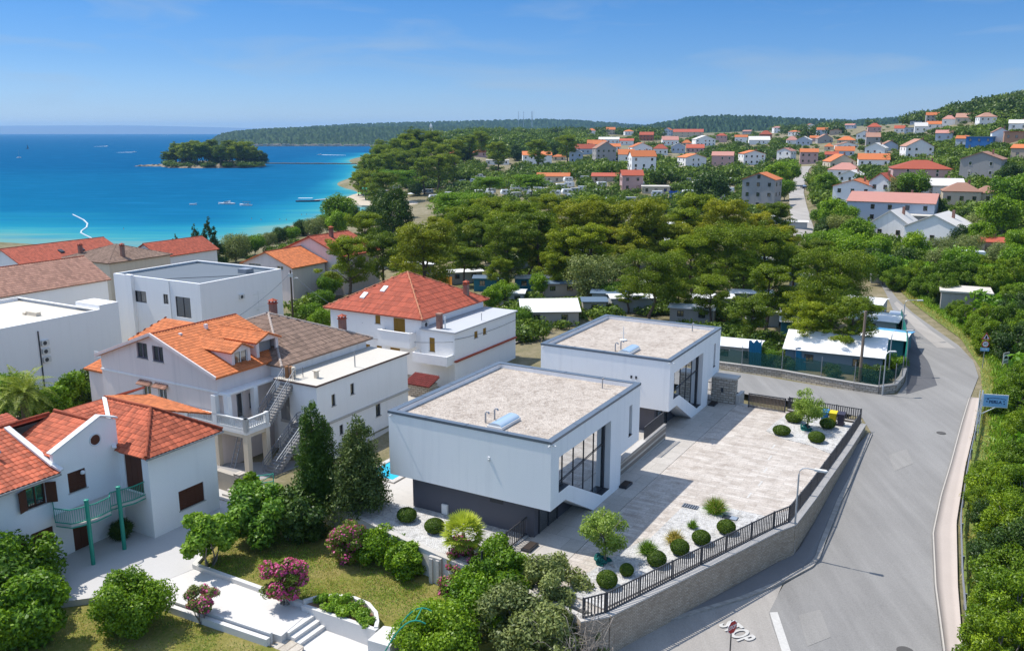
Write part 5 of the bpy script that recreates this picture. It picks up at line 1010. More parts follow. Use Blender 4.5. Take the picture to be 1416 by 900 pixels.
for k in range(3): ac_unit(HF, w, u_, v_ - 1.0 + k * .95, 'E')
u2, v2_ = px_uv(org, 'E', w, d, 54, 475); mb = MB(); mb.tube([(w + .06, u2, -1), (w + .06, u2, v2_ + 1.4)], .07, 8); mb.build('downpipe', DARKM, HF)
mb = MB(); mb.box(w - 6.5, w - 4.5, d - 5, d - 4.4, TZ - .3, TZ + .12); mb.box(w - 6.8, w - 6.4, d - 5.2, d - 4.2, TZ - .3, TZ - .05); mb.build('roof_boards', CREAM, HF)
mb = MB(); mb.box(w - 4.5, w - 0, d, d + 2.5, -2, TZ + .6); mb.build('stair_tower', WHITE, HF)
landmark('the left flat roof', W(fa - 3, fb - 8, 0))
def generic(name_label, org, w, d, eave, ridge, kind, wallm, roofm, ops_s=(), ops_e=(), tile=None, skyl=(), chim=(), style='d', cap=RIDGEM, ov=.4, cat='house', fm=None):
 r = thing('house', name_label, cat, W(*org), GA); mb = MB(); oS = px_open(org, 'S', w, d, ops_s) if ops_s else []; oE = [] if not ops_e else list(ops_e) if ops_e[0][0] < 50 else px_open(org, 'E', w, d, ops_e)
 wall_rect(mb, (0, 0), (1, 0), w, -3, eave, oS); wall_rect(mb, (w, 0), (0, 1), d, -3, eave, oE); wall_rect(mb, (w, d), (-1, 0), w, -3, eave, []); wall_rect(mb, (0, d), (0, -1), d, -3, eave, [])
 if kind == 'gy': [mb.add([(0, y, eave), (w, y, eave), (w / 2, y, ridge - .1)], [(0, 1, 2) if y == 0 else (2, 1, 0)]) for y in (0, d)]
 if kind == 'gx': [mb.add([(x, 0, eave), (x, d, eave), (x, d / 2, ridge - .1)], [(0, 1, 2) if x == w else (2, 1, 0)]) for x in (0, w)]
 mb.build('wall', wallm, r)
 for q in oS: window(r, (0, 0), (1, 0), q, style=style, fm=fm)
 for q in oE: window(r, (w, 0), (0, 1), q, style=style, fm=fm)
 if kind != 'flat':
  pls, rds = roof_planes(kind, 0, w, 0, d, eave - .05, ridge, ov); roof_part(r, pls, rds, roofm, cap, tile)
 for x, y, z0, z1 in chim: chimney(r, x, y, z0, z1, .6)
 for x, y, z in skyl:
  s = (ridge - eave) / (w / 2 + ov); mb = MB(); mb.prism([(x - .45, y - .4), (x + .45, y - .4), (x + .45, y + .4), (x - .45, y + .4)], z - .4, [z + .45 * s + .1, z - .45 * s + .1, z - .45 * s + .1, z + .45 * s + .1]); mb.build('skylight', DARKM, r)
 return r
ga_, gb_ = ab_at(148, 386, 1.6); org = (ga_ - 11, gb_ - 26, -5.6); G_ = generic('long house with pale ribbed pink tile roof and dark skylights at the left edge', org, 11, 26, 7.2, 10.2, 'gy', WHITE, TILE_P, tile=(.42, .5, .06), ops_s=(), skyl=[(8.6, 22.2, 8.45), (9.2, 15.0, 8.1), (8.2, 17.6, 8.7)])
landmark('the pale pink tile roof', W(ga_ - 5, gb_ - 6, 3))
ia, ib = ab_at(150, 362, .6); HI = generic('old house with mottled grey brown hipped roof and two brick chimneys', (ia - 13, ib, -7.0), 13, 13, 7.4, 9.6, 'hip', CREAM, TILE_B, tile=(.3, .5, .05), chim=[(11.6, 4.0, 7.6, 9.9), (2.4, 2.0, 7.6, 9.6)], cap=TILE_B)
ha, hb = ab_at(62, 362, .2); generic('white house with plain red roof and two roof windows by the sea', (ha - 12, hb - 4, -7.2), 12, 20, 7.2, 9.8, 'gy', WHITE, TILE_R, tile=(.35, .45, .05), skyl=[(9.4, 9, 8.6), (9.6, 13, 8.5)])
ja, jb = ab_at(222, 352, -.5); generic('white gabled house with red roof between the dark conifers and the sea', (ja - 9, jb, -7.6), 9, 14, 6.6, 9.0, 'gy', WHITE, TILE_R, tile=(.35, .45, .05))
ka, kb_ = ab_at(404, 370, .9); org = (ka - 11.5, kb_, -6.2); generic('pale pink house with orange gable roof beside the street pole', org, 11.5, 8, 7.1, 9.4, 'gy', PINKW, TILE_O, tile=(.32, .4, .05), ops_s=[(344, 360, 360, 367), (383, 362, 391, 373)], style='w')
landmark('the pale pink house by the street pole', W(ka - 4, kb_, 0))
org = (ka - 11.0, kb_ + 8.6, -6.0); generic('taller pink house with red gable roof and chimney before the pines', org, 14.5, 10, 8.0, 11.0, 'gy', PINKW, TILE_R, tile=(.32, .4, .05), ops_e=[(1.6, 2.6, 4.6, 6.2)], chim=[(8.5, 4.2, 9.8, 12)], style='w')
def cable(p, q, sag, label):
 p, q = Vector(p), Vector(q); mb = MB(); mb.tube([p.lerp(q, t / 10) - p - Vector((0, 0, sag * 4 * (t / 10) * (1 - t / 10))) for t in range(11)], .022, 5); tag(mb.build('overhead_cable', DARKM, loc=p), label, 'cable')
pp_ = P(405, 437, -4.2) + Vector((0, 0, 6.6)); cable(pp_, W(-39, 31.4, 2.8), .5, 'thin black cable from the street pole to the ochre shuttered house'); cable(W(-39, 31.3, 1.2), W(-27, 31.0, 2.2), .25, 'thin black cable hanging along the front of the ochre shuttered house'); cable(pp_, W(-45, 17, 4.3), .5, 'thin black cable from the street pole to the brown tiled roof'); cable(W(-27, 31.2, 2.4), W(-26.8, 44, 2.2), .3, 'thin black cable along the annex wall of the ochre shuttered house')
# plants
L_PINE = leaf_mat('pine_needles', [(.013, .028, .003), (.066, .100, .006), (.165, .200, .013)], trans=.28, rnd=.36)
L_PINEY = leaf_mat('yellowish_pine_needles', [(.032, .046, .004), (.092, .110, .007), (.20, .205, .014)], trans=.28, rnd=.3)
L_DARK = leaf_mat('dark_foliage', [(.009, .022, .008), (.022, .046, .013), (.05, .082, .022)], trans=.2, rnd=.3)
L_GREEN = leaf_mat('fresh_foliage', [(.014, .036, .004), (.050, .105, .008), (.125, .20, .018)], trans=.28, rnd=.3)
L_BRIGHT = leaf_mat('bright_foliage', [(.020, .045, .004), (.070, .13, .008), (.16, .235, .018)], trans=.3, rnd=.22)
L_OLIVE = leaf_mat('olive_foliage', [(.025, .036, .018), (.085, .105, .055), (.18, .20, .12)], trans=.25, rnd=.25)
L_BOX = leaf_mat('clipped_foliage', [(.012, .028, .004), (.036, .066, .008), (.075, .115, .016)], trans=.2, rnd=.15)
L_BED = leaf_mat('bed_foliage', [(.03, .07, .008), (.09, .165, .02), (.16, .24, .04)], trans=.3, rnd=.2)
L_DRY = leaf_mat('dry_foliage', [(.10, .085, .03), (.20, .17, .07), (.30, .26, .13)], trans=.25, rnd=.2)
PINKF = leaf_mat('pink_blossom', [(.17, .012, .13), (.31, .030, .26), (.41, .085, .40)], trans=.3, rnd=.1)
PALM = leaf_mat('palm_frond', [(.04, .06, .012), (.10, .135, .03), (.22, .24, .08)], trans=.2, rnd=.1)
BARK = mat('bark', (.12, .085, .06), vary=.3, scale=2, fine=20, bump=.6); BARKG = mat('grey_bark', (.20, .175, .15), vary=.25, scale=2, fine=18, bump=.5)
def unit(v): return v / np.maximum(np.linalg.norm(v, axis=-1, keepdims=True), 1e-9)
def leaf_quads(c, n, d, ln, wd):
 """leaf faces: centre c, facing n, pointing d"""
 d = unit(d - (d * n).sum(-1, keepdims=True) * n); s = np.cross(n, d); ln = ln[:, None] / 2; wd = wd[:, None] / 2
 V = np.stack([c - d * ln, c + s * wd, c + d * ln, c - s * wd], 1); return V.reshape(-1, 3), np.arange(len(c) * 4).reshape(-1, 4)
def clump_leaves(rg, clumps, n, ln, wd, up=.25, shell=(.35, 1.14), jit=1.15, asp=.3):
 """leaves spread through the outer part of many ellipsoid clumps; more leaves where the clump is larger"""
 C = np.array(clumps, float); ar = (C[:, 3] * C[:, 4] + C[:, 3] * C[:, 5] + C[:, 4] * C[:, 5]); k = rg.choice(len(C), n, p=ar / ar.sum())
 q = unit(rg.normal(size=(n, 3))); r = shell[0] + (shell[1] - shell[0]) * rg.random(n) ** .6; o = C[k, :3]; R = C[k, 3:6]
 c = o + q * R * r[:, None]; nn = unit(q / R + rg.normal(size=(n, 3)) * jit * .6 / R.mean(1, keepdims=True) + np.array([0, 0, up]) / R.mean(1, keepdims=True))
 d = unit(rg.normal(size=(n, 3)) + q * .6); sz = .7 + .6 * rg.random(n)
 kt = rg.random(len(C))[k]; tone = np.clip(.22 + .35 * kt + .5 * rg.random(n) , 0, 1)
 V, F = leaf_quads(c, nn, d, ln * sz, wd * sz); return V, F, tone
def limbs_mesh(name, segs, matl):
 mb = MB(); [mb.tube(p, r, 7) for p, r in segs]; return mb.mesh(name, matl, smooth=True)
def curve_pts(a, b, rg, n=5, wob=.08):
 a, b = np.array(a, float), np.array(b, float); L = np.linalg.norm(b - a); return [tuple(a + (b - a) * t + (rg.normal(size=3) * wob * L * math.sin(math.pi * t) if 0 < t < 1 else 0)) for t in np.linspace(0, 1, n)]
PROTO = {}
def proto_pine(key, seed, H, R, nleaf, flat=.5, lm=L_PINE, bare=.36, nb=11, lnw=(.31, .105)):
 """mediterranean pine: bent trunk, spreading limbs each carrying flattened needle cushions"""
 rg = np.random.default_rng(seed); top = np.array([rg.normal() * .5, rg.normal() * .5, H * .86]); tp = curve_pts((0, 0, -1.0), top, rg, 7, .03)
 segs = [(tp, list(np.linspace(.24 + H * .008, .07, 7)))]; cl = []
 for k in range(nb):
  t = bare + (1 - bare) * ((k + rg.random()) / nb) ** .9; b = np.array(tp[0]) + (np.array(tp[-1]) - np.array(tp[0])) * t; az_ = k * 2.4 + rg.random() * .8
  rr_ = R * (.55 + .45 * rg.random()) * (1.0 if t < .75 else .72) ; lift = H * (.10 + .12 * rg.random()); e = b + np.array([math.cos(az_) * rr_, math.sin(az_) * rr_, lift])
  e[2] = min(e[2], H * (.97 - .12 * rg.random())); segs.append((curve_pts(b, e, rg, 4, .06), [.10, .07, .05, .025]))
  for j in range(9):
   f = .35 + .75 * rg.random(); c = b + (e - b) * f + rg.normal(size=3) * np.array([R * .18, R * .18, H * .035]); s = R * (.12 + .12 * rg.random()); cl.append((*c, s * (.9 + .4 * rg.random()), s * (.9 + .4 * rg.random()), s * flat * (1 + .5 * rg.random())))
 for j in range(12):
  c = top + np.array([rg.normal() * R * .3, rg.normal() * R * .3, H * .05 * rg.random()]); s = R * (.15 + .10 * rg.random()); cl.append((*c, s, s, s * flat * 1.3))
 V, F, T = clump_leaves(rg, cl, nleaf, lnw[0], lnw[1], up=.5, shell=(.45, 1.08))
 PROTO[key] = (limbs_mesh('trunk', segs, BARK), np_mesh('crown', V, F, lm, T), H, R * 1.18)
def proto_tree(key, seed, H, R, nleaf, lm, ln=.3, wd=.2, bare=.25, squash=.9, nclump=40, rclump=.36, base=-.5, bark=BARKG, trunk=.16, low=False):
 """broadleaf tree or bush: uneven crown built of leafy clumps round forked limbs"""
 rg = np.random.default_rng(seed); segs = [(curve_pts((0, 0, base), (rg.normal() * .2, rg.normal() * .2, H * .55), rg, 5, .03), list(np.linspace(trunk, trunk * .4, 5)))]; cl = []; zc = H * (bare + (1 - bare) / 2); hz_ = H * (1 - bare) / 2
 for k in range(nclump):
  q = unit(rg.normal(size=3)); q[2] = abs(q[2]) * 1.0 if low and q[2] < -.3 else q[2]; f = (.35 + .6 * rg.random() ** .5); s = R * rclump * (.65 + .7 * rg.random()); c = np.array([q[0] * R * f, q[1] * R * f, zc + q[2] * hz_ * f]); c[2] = max(c[2], s * .6)
  cl.append((*c, s, s, s * squash))
  if k % 4 == 0: segs.append((curve_pts((0, 0, H * (.12 + .3 * rg.random())), c, rg, 4, .08), [trunk * .5, trunk * .4, trunk * .25, trunk * .12]))
 V, F, T = clump_leaves(rg, cl, nleaf, ln, wd); V[:, 2] = np.maximum(V[:, 2], .02)
 PROTO[key] = (limbs_mesh('trunk', segs, bark), np_mesh('crown', V, F, lm, T), H, R * 1.22)
proto_pine('pine_a', 1, 11, 4.6, 26000); proto_pine('pine_b', 2, 12, 4.0, 26000, bare=.30, nb=13); proto_pine('pine_c', 3, 10, 5.2, 26000, flat=.36, bare=.5, nb=10)
proto_pine('pine_d', 4, 12, 4.4, 26000, lm=L_PINEY, bare=.3, nb=13); proto_pine('pine_e', 5, 10, 4.4, 26000, lm=L_PINEY, bare=.35); proto_pine('pine_f', 6, 14, 6.2, 38000, lm=L_PINE, bare=.34, nb=16, flat=.5)
proto_pine('umbrella', 8, 13, 8.5, 20000, flat=.32, bare=.62, nb=16, lnw=(.6, .22), lm=L_GREEN)
proto_tree('broad_a', 11, 7, 3.4, 9000, L_GREEN, .38, .24); proto_tree('broad_b', 12, 6, 3.6, 9000, L_DARK, .38, .24, bare=.1); proto_tree('broad_c', 13, 8, 3.2, 9000, L_BRIGHT, .38, .24); proto_tree('olive', 14, 5.5, 3.0, 8000, L_OLIVE, .34, .13, bare=.2)
L_ROB = leaf_mat('robinia_foliage', [(.011, .030, .003), (.052, .096, .007), (.135, .195, .014)], trans=.28, rnd=.35)
proto_tree('thicket_a', 21, 4.9, 2.8, 24000, L_ROB, .21, .085, bare=.0, nclump=84, rclump=.20); proto_tree('thicket_b', 22, 3.8, 2.7, 20000, L_ROB, .22, .10, bare=.0, nclump=60, rclump=.24); proto_tree('thicket_c', 23, 5.8, 2.7, 24000, L_ROB, .22, .085, bare=.05, nclump=90, rclump=.18)
proto_tree('thicket_d', 24, 4.4, 2.6, 18000, L_DARK, .22, .10, bare=.0, nclump=56, rclump=.25)
proto_tree('dark_conifer', 31, 11, 2.6, 11000, L_DARK, .4, .14, bare=.05, nclump=60, rclump=.28)
# conical dark conifer
def proto_cone(key, seed, H, R, nleaf, lm, ln, wd, pw=.8, nl=60, rc=.42):
 rg = np.random.default_rng(seed); cl = []
 for k in range(nl):
  z = H * (.07 + .9 * (k + rg.random()) / nl); rad = R * (1 - (z / H) ** 1.25) ** pw + .12; a_ = rg.random() * 6.28; f = .35 + .6 * rg.random(); s = max(.16, rad * rc * (.7 + .6 * rg.random())); cl.append((math.cos(a_) * rad * f, math.sin(a_) * rad * f, z, s, s, s * 1.15))
 V, F, T = clump_leaves(rg, cl, nleaf, ln, wd, up=.15); PROTO[key] = (limbs_mesh('trunk', [(curve_pts((0, 0, -.5), (0, 0, H * .9), rg, 4, .0), [.17, .14, .09, .03])], BARK), np_mesh('crown', V, F, lm, T), H, R)
proto_cone('cedar', 33, 13, 4.0, 12000, L_DARK, .5, .16, pw=1.0, nl=70, rc=.3)
proto_cone('cypress', 34, 6.9, .92, 15000, leaf_mat('cypress_foliage', [(.008, .022, .005), (.026, .056, .010), (.06, .10, .020)], trans=.15, rnd=.1), .22, .06, pw=.45, nl=110, rc=.5)
proto_cone('thuja', 35, 6.0, 1.72, 22000, leaf_mat('thuja_foliage', [(.012, .024, .011), (.035, .056, .024), (.085, .11, .05)], trans=.15, rnd=.1), .2, .07, pw=.6, nl=130, rc=.4)
def plant(key, name, loc, s=1.0, label=None, cat='tree', rot=None, group=None, sz=None, parts=True):
 tm, cm, H, R = PROTO[key]; r = thing(name, label or 'tree', cat, loc, random.random() * 6.28 if rot is None else rot, group); r.scale = (s, s, s if sz is None else sz)
 link(tm, 'trunk', r); link(cm, 'crown', r); return r
def ground_pt(p, dz=0): return Vector((p[0], p[1], h1(p[0], p[1]) + dz))
TREES = []                                             # (plan x, y, radius) for keeping things apart
def clear(x, y, r): return all((x - a) ** 2 + (y - b) ** 2 > (r + c) ** 2 for a, b, c in TREES)
# the pine wood of the camp: crown centre pixel, crown radius pixel, kind
PW = [(480, 352, 38, 'pine_b'), (530, 346, 40, 'pine_a'), (588, 342, 40, 'pine_c'), (640, 356, 36, 'pine_c'), (690, 372, 26, 'pine_a'), (585, 306, 56, 'pine_d'), (545, 300, 28, 'dark_conifer'), (612, 318, 30, 'pine_e'),
      (650, 300, 40, 'pine_a'), (700, 335, 45, 'pine_a'), (745, 318, 40, 'pine_b'), (790, 300, 42, 'pine_d'), (735, 348, 38, 'pine_c'), (782, 342, 40, 'pine_a'), (848, 300, 45, 'pine_e'), (818, 335, 36, 'pine_b'), (886, 296, 44, 'pine_d'),
      (930, 330, 36, 'pine_e'), (902, 378, 54, 'pine_f'), (958, 352, 45, 'pine_a'), (1010, 342, 52, 'pine_f'), (1005, 300, 40, 'pine_d'), (1060, 342, 42, 'pine_a'), (1062, 392, 38, 'pine_b'), (1040, 432, 34, 'pine_a'), (1152, 384, 62, 'pine_f'),
      (1122, 442, 34, 'pine_b'), (1108, 425, 34, 'pine_a'), (985, 402, 36, 'pine_a'), (1178, 438, 38, 'pine_b'), (1085, 330, 30, 'pine_e'), (765, 365, 30, 'pine_a'), (470, 298, 24, 'broad_c'), (503, 300, 30, 'pine_b'), (525, 296, 22, 'dark_conifer'), (566, 345, 22, 'pine_b'),
      (985, 262, 40, 'broad_b'), (960, 268, 34, 'pine_b'), (1075, 300, 26, 'pine_b'), (905, 318, 32, 'pine_d'), (660, 328, 30, 'pine_b'), (620, 285, 26, 'pine_a'), (680, 290, 34, 'pine_a'), (720, 290, 34, 'pine_b'), (760, 285, 28, 'pine_a'), (820, 285, 34, 'pine_b'), (845, 330, 32, 'pine_e'), (880, 335, 30, 'pine_a'), (870, 395, 22, 'pine_b'), (940, 405, 26, 'pine_a'),
      (1045, 310, 28, 'pine_e'), (1100, 360, 30, 'pine_a'), (1130, 350, 28, 'pine_b'), (722, 300, 30, 'pine_a'), (760, 330, 30, 'pine_e'), (690, 315, 32, 'pine_b'), (950, 310, 30, 'pine_b'), (975, 325, 30, 'pine_e'), (640, 330, 28, 'pine_a')]
OLV = [(818, 385, 40, 'olive', 1.7), (850, 372, 26, 'olive', 1.4), (325, 343, 24, 'olive', 1.4), (845, 405, 18, 'broad_a', .8), (700, 405, 20, 'broad_a', .8), (720, 440, 17, 'broad_a', .7), (680, 415, 17, 'broad_c', .6), (435, 315, 17, 'olive', 1.1), (400, 322, 11, 'broad_b', .6), (385, 327, 14, 'broad_b', .8), (430, 432, 14, 'broad_a', .6), (445, 415, 18, 'broad_a', .7), (458, 395, 20, 'broad_a', .8), (445, 446, 16, 'broad_c', .5), (352, 338, 16, 'broad_a', 1), (372, 332, 13, 'olive', 1), (418, 316, 14, 'broad_b', 1), (452, 308, 17, 'broad_a', 1), (486, 298, 16, 'broad_b', 1), (336, 345, 15, 'broad_b', 1), (404, 324, 12, 'broad_a', 1), (468, 312, 18, 'broad_c', 1), (512, 300, 16, 'broad_b', 1), (400, 400, 10, 'broad_b', .6), (745, 395, 10, 'broad_c', .5), (1140, 290, 12, 'broad_a', .8)]
def put(px, py, rp, key, name, label, cat, group=None, mid=None):
 """set a tree so that its crown centre lies on the sight line of a pixel, sized from its crown radius"""
 H, R = PROTO[key][2:4]; cz = {'pine': .70, 'umbr': .78}.get(key[:4], .52) ; s = 1.0
 for _ in range(4):
  g = on_ground(px, py, H * s * cz); dist = (g - Vector((0, 0, EYE))).length; s = min(1.7, max(.45, rp * dist / F_PX / R))
 TREES.append((g.x, g.y, R * s * .8)); r = plant(key, name, g, s, label, cat, group=group); return r, g
KIND = {'pine_a': ('pine_tree', 'olive green pine'), 'pine_b': ('pine_tree', 'tall olive green pine'), 'pine_c': ('pine_tree', 'low spreading pine'), 'pine_d': ('pine_tree', 'tall yellowish pine'), 'pine_e': ('pine_tree', 'yellowish pine'), 'pine_f': ('pine_tree', 'big broad crowned pine'), 'dark_conifer': ('conifer_tree', 'dark narrow conifer'),
  'umbrella': ('umbrella_pine', 'wide umbrella pine'), 'broad_a': ('broadleaf_tree', 'green broadleaf tree'), 'broad_b': ('broadleaf_tree', 'dark green round tree'), 'broad_c': ('broadleaf_tree', 'light green tree'), 'olive': ('olive_tree', 'grey green olive tree'), 'cedar': ('conifer_tree', 'dark pointed conifer'), 'thicket_a': ('bush', 'bright green tall bush'), 'thicket_d': ('bush', 'dark leafy bush'), 'thicket_b': ('bush', 'green rounded bush'), 'thicket_c': ('bush', 'bright green feathery bush')}
for px, py, rp, key in PW: r, g = put(px, py, rp * (1.04 if py < 345 else .98), key, KIND[key][0], KIND[key][1], 'tree', 'trees of the camp pine wood'); AUTO.append((r, KIND[key][1], g + Vector((0, 0, 6))))
for px, py, rp, key, s in OLV: r, g = put(px, py, rp, key, KIND[key][0], KIND[key][1], 'tree', 'garden trees between the houses'); AUTO.append((r, KIND[key][1], g + Vector((0, 0, 2))))
for px, py, rp, l_ in ((243, 335, 11, 'leftmost and thinnest of the three dark conifers by the sea'), (270, 334, 19, 'middle one of the three dark conifers by the sea'), (291, 330, 23, 'tallest and rightmost of the three dark conifers by the sea')): put(px, py + 6, rp, 'cedar', 'conifer_tree', l_, 'tree', 'dark conifers by the sea')
for px, py, rp, key in ((1030, 372, 26, 'pine_b'), (1075, 352, 30, 'pine_a'), (1120, 402, 26, 'pine_b'), (860, 352, 26, 'pine_e'), (800, 372, 18, 'pine_b')): r, g = put(px, py, rp, key, KIND[key][0], KIND[key][1], 'tree', 'trees of the camp pine wood'); AUTO.append((r, KIND[key][1], g + Vector((0, 0, 6))))
# headland and beach trees
for px, py, rp, key in [(553, 243, 34, 'umbrella'), (632, 243, 50, 'umbrella'), (530, 250, 26, 'pine_b'), (505, 248, 20, 'pine_a'), (520, 232, 24, 'pine_b'), (545, 218, 26, 'pine_a'), (570, 205, 28, 'pine_b'), (595, 208, 28, 'pine_a'), (530, 212, 22, 'pine_a'), (585, 232, 24, 'pine_b'), (612, 212, 22, 'pine_b'), (600, 192, 22, 'pine_a'), (560, 196, 22, 'pine_b'), (575, 190, 20, 'pine_a'), (548, 203, 20, 'pine_b'), (510, 225, 18, 'pine_b'),
      (575, 262, 12, 'broad_b'), (560, 222, 22, 'pine_a'), (540, 238, 20, 'broad_b'), (516, 262, 14, 'pine_b'), (494, 246, 13, 'pine_b'), (525, 200, 18, 'pine_a'), (618, 225, 20, 'pine_a'), (735, 250, 32, 'umbrella'), (678, 252, 28, 'umbrella'), (606, 228, 24, 'pine_b'), (628, 205, 22, 'pine_a'), (650, 198, 20, 'pine_b'), (665, 192, 20, 'pine_a'), (640, 215, 22, 'broad_b'), (690, 208, 22, 'pine_b'), (715, 212, 20, 'broad_b'), (745, 205, 20, 'pine_b'), (765, 208, 22, 'broad_b'), (785, 198, 22, 'pine_a'), (580, 218, 24, 'pine_a'), (504, 236, 16, 'pine_a'), (534, 225, 20, 'pine_b')]:
 r, g = put(px, py, rp, key, KIND[key][0], KIND[key][1], 'tree', 'trees of the wooded headland'); AUTO.append((r, KIND[key][1], g + Vector((0, 0, 6))))
# islet pines
rg = random.Random(4)
for k in range(54):
 px = 226 + 134 * (k + rg.random()) / 54; u = (px - CX) / F_PX; dd = ISD + rg.uniform(-42, 28) * (1 if 245 < px < 345 else .35); H = PROTO['pine_b'][2]; s = rg.uniform(1.4, 2.1) * (1 if 240 < px < 345 else .75)
 key = rg.choice(['pine_b', 'pine_a', 'pine_c', 'broad_b']); r = plant(key, KIND[key][0], (u * dd * CT, dd, SEA + 3.2 * (1 if 240 < px < 350 else .5)), s * (1.3 if key == 'broad_b' else 1), KIND[key][1], 'tree', group='pines growing on the islet'); AUTO.append((r, KIND[key][1], r.location + Vector((0, 0, 6))))
# near garden (lower left)
LAWN = None
m, t, b = new_mat('dry_lawn'); n1 = noise(t, .45, 5); n2 = noise(t, 4, 4); n3 = noise(t, 28, 2)
c = ramp(t, n1, [(.32, (.12, .165, .022)), (.44, (.23, .235, .036)), (.55, (.38, .305, .10)), (.72, (.46, .355, .17))]); c = mixc(t, .45, c, ramp(t, n2, [(.3, (.10, .15, .018)), (.5, (.24, .235, .045)), (.72, (.45, .36, .16))])); c = mixc(t, .3, c, ramp(t, n3, [(.3, (.05, .07, .015)), (.7, (.30, .27, .11))]))
t.links.new(c, b.inputs[0]); b.inputs['Roughness'].default_value = .95; b.inputs['Specular IOR Level'].default_value = .1; bumpn(t, b, n3, .9, .08); LAWN = m
def gpoly(name, poly, z, matl, label, cat, base=None):
 mb = MB(); zz = z if isinstance(z, (list, tuple)) else [z] * len(poly); mb.prism(poly, -3.6 if base is None else base, zz); return struct(mb.build(name, matl, loc=(OX, OY, 0), rot=GA), label, cat)
LU = [(-18.3, -9.3), (-15.4, -9.15), (-11.3, -9.2), (-9.7, -9.3), (-4.9, -9.3), (-2.6, -9.4), (-.2, -8), (1.5, -6), (-.3, -4.6), (-4, -4.1), (-9, -3.0), (-16.3, -1.1), (-18.6, -1.5), (-20.5, -4.2)]
gpoly('lawn', LU, [-1.62, -1.62, -1.62, -1.62, -1.9, -2.0, -1.8, -1.6, -1.5, -1.5, -1.45, -1.45, -1.5, -1.58], LAWN, 'dry upper lawn between the path and the villa garden wall', 'lawn')
LL = [(-30, -24), (3, -24), (3, -12.5), (-3.0, -12.4), (-7.5, -12.62), (-13, -12.5), (-16.6, -12.9), (-19, -13.2), (-22, -14.0), (-30, -14)]
gpoly('lawn', LL, -2.05, LAWN, 'dry patchy lower lawn below the white path', 'lawn')
PATHM = mat('white_path', (.60, .575, .545), vary=.09, scale=.6, fine=8, bump=.15, streak=0); KERBM = mat('white_kerb', (.62, .60, .57), vary=.08, bump=.15)
gpoly('path', [(-18.25, -9.5), (-9.25, -9.5), (-8.95, -12.05), (-16.5, -12.5), (-18.9, -12.6)], -1.7, PATHM, 'white concrete garden path leading down to the steps', 'path')
gpoly('patio', [(-27, -2.0), (-26.5, -16), (-22.0, -16), (-18.88, -12.7), (-18.27, -9.5), (-20.6, -4.6), (-18.6, -1.6), (-19.5, 1.5), (-25, 1.5)], -1.69, mat('grey_patio', (.50, .485, .47), vary=.12, scale=.5, bump=.2), 'grey patio in front of the white house', 'patio')
gpoly('path', [(-8.4, -9.8), (-2.6, -9.8), (-2.4, -13.0), (-8.2, -12.9)], -2.3, PATHM, 'pale lower landing at the foot of the garden steps', 'path')
mb = MB()
for k in range(3): x0 = -9.2 + k * .36; mb.prism([(x0, -11.6), (x0 + .37, -11.62), (x0 + .37, -9.75), (x0, -9.75)], -2.6, -1.72 - k * .19)
tag(mb.build('garden_steps', KERBM, loc=(OX, OY, 0), rot=GA), 'three white garden steps at the end of the path', 'steps')
mb = MB(); mb.prism([(-9.3, -12.5), (-8.0, -12.6), (-7.5, -12.2), (-7.8, -11.7), (-8.6, -11.6), (-9.25, -11.7)], -2.4, -2.1); struct(mb.build('paved_corner', STONE2, loc=(OX, OY, 0), rot=GA), 'crazy paved corner beside the garden steps', 'paving')
def gwall(name, pts, z0, z1, th, matl, label, cat='garden kerb', smooth=False):
 mb = MB()
 for i in range(len(pts) - 1):
  p, q = Vector(pts[i]), Vector(pts[i + 1]); d = (q - p).normalized(); n = Vector((d.y, -d.x)) * th / 2; e = d * th * .5 * (0 if th > .5 else .3)
  a = z1[i] if isinstance(z1, list) else z1; b_ = z1[i + 1] if isinstance(z1, list) else z1; mb.prism([tuple(p - n - e), tuple(q - n + e), tuple(q + n + e), tuple(p + n - e)], z0, [a, b_ + .0007 * i, b_ + .0007 * i, a])
 return tag(mb.build(name, matl, loc=(OX, OY, 0), rot=GA), label, cat)
gwall('garden_kerb', [(-20.6, -4.5), (-18.35, -9.35), (-15.4, -9.38), (-9.7, -9.42)], -3, -1.44, .26, KERBM, 'white kerb wall between path and upper lawn')
gwall('garden_kerb', [(-19.0, -12.75), (-16.5, -12.62), (-9.4, -12.28)], -3, -1.52, .16, KERBM, 'white double kerb along the lower side of the path, upper edge'); gwall('garden_kerb', [(-19.0, -13.02), (-16.5, -12.9), (-9.35, -12.58)], -3, -1.66, .26, KERBM, 'white double kerb along the lower side of the path, outer edge')
bed = thing('planting_bed', 'half round planting bed with white rim and low green plants', 'planting bed', W(-7.3, -9.5, -1.45), GA)
arc = [(-9.75, -9.5), (-9.35, -8.75), (-8.6, -8.2), (-7.6, -7.95), (-6.6, -8.05), (-5.7, -8.55), (-5.1, -9.2), (-4.85, -9.62)]
for nm_, pts_, z1_, th_ in (('retaining_side', [(-9.7, -9.62), (-4.75, -9.72)], [-1.42, -1.28], .24), ('rim', arc, -1.22, .2)):
 o = gwall(nm_, pts_, -3, z1_, th_, KERBM, 'x', 'x'); del o['label'], o['category']; o.parent = bed; o.rotation_euler = (0, 0, 0); o.location = (7.3, 9.5, 1.45)
mb = MB(); mb.prism([(x + 7.3, y + 9.5) for x, y in arc], -1.5, .03); mb.build('soil', mat('bed_soil', (.22, .13, .08), vary=.3, bump=.6), bed)
mb = MB(); mb.prism([(-4.7, -9.2), (-3.7, -8.9), (-3.3, -10.5), (-4.6, -10.6)], -3, -1.35); tag(mb.build('wall_pier', KERBM, loc=(OX, OY, 0), rot=GA), 'white masonry pier at the end of the planting bed wall', 'pier')
rg = np.random.default_rng(6)
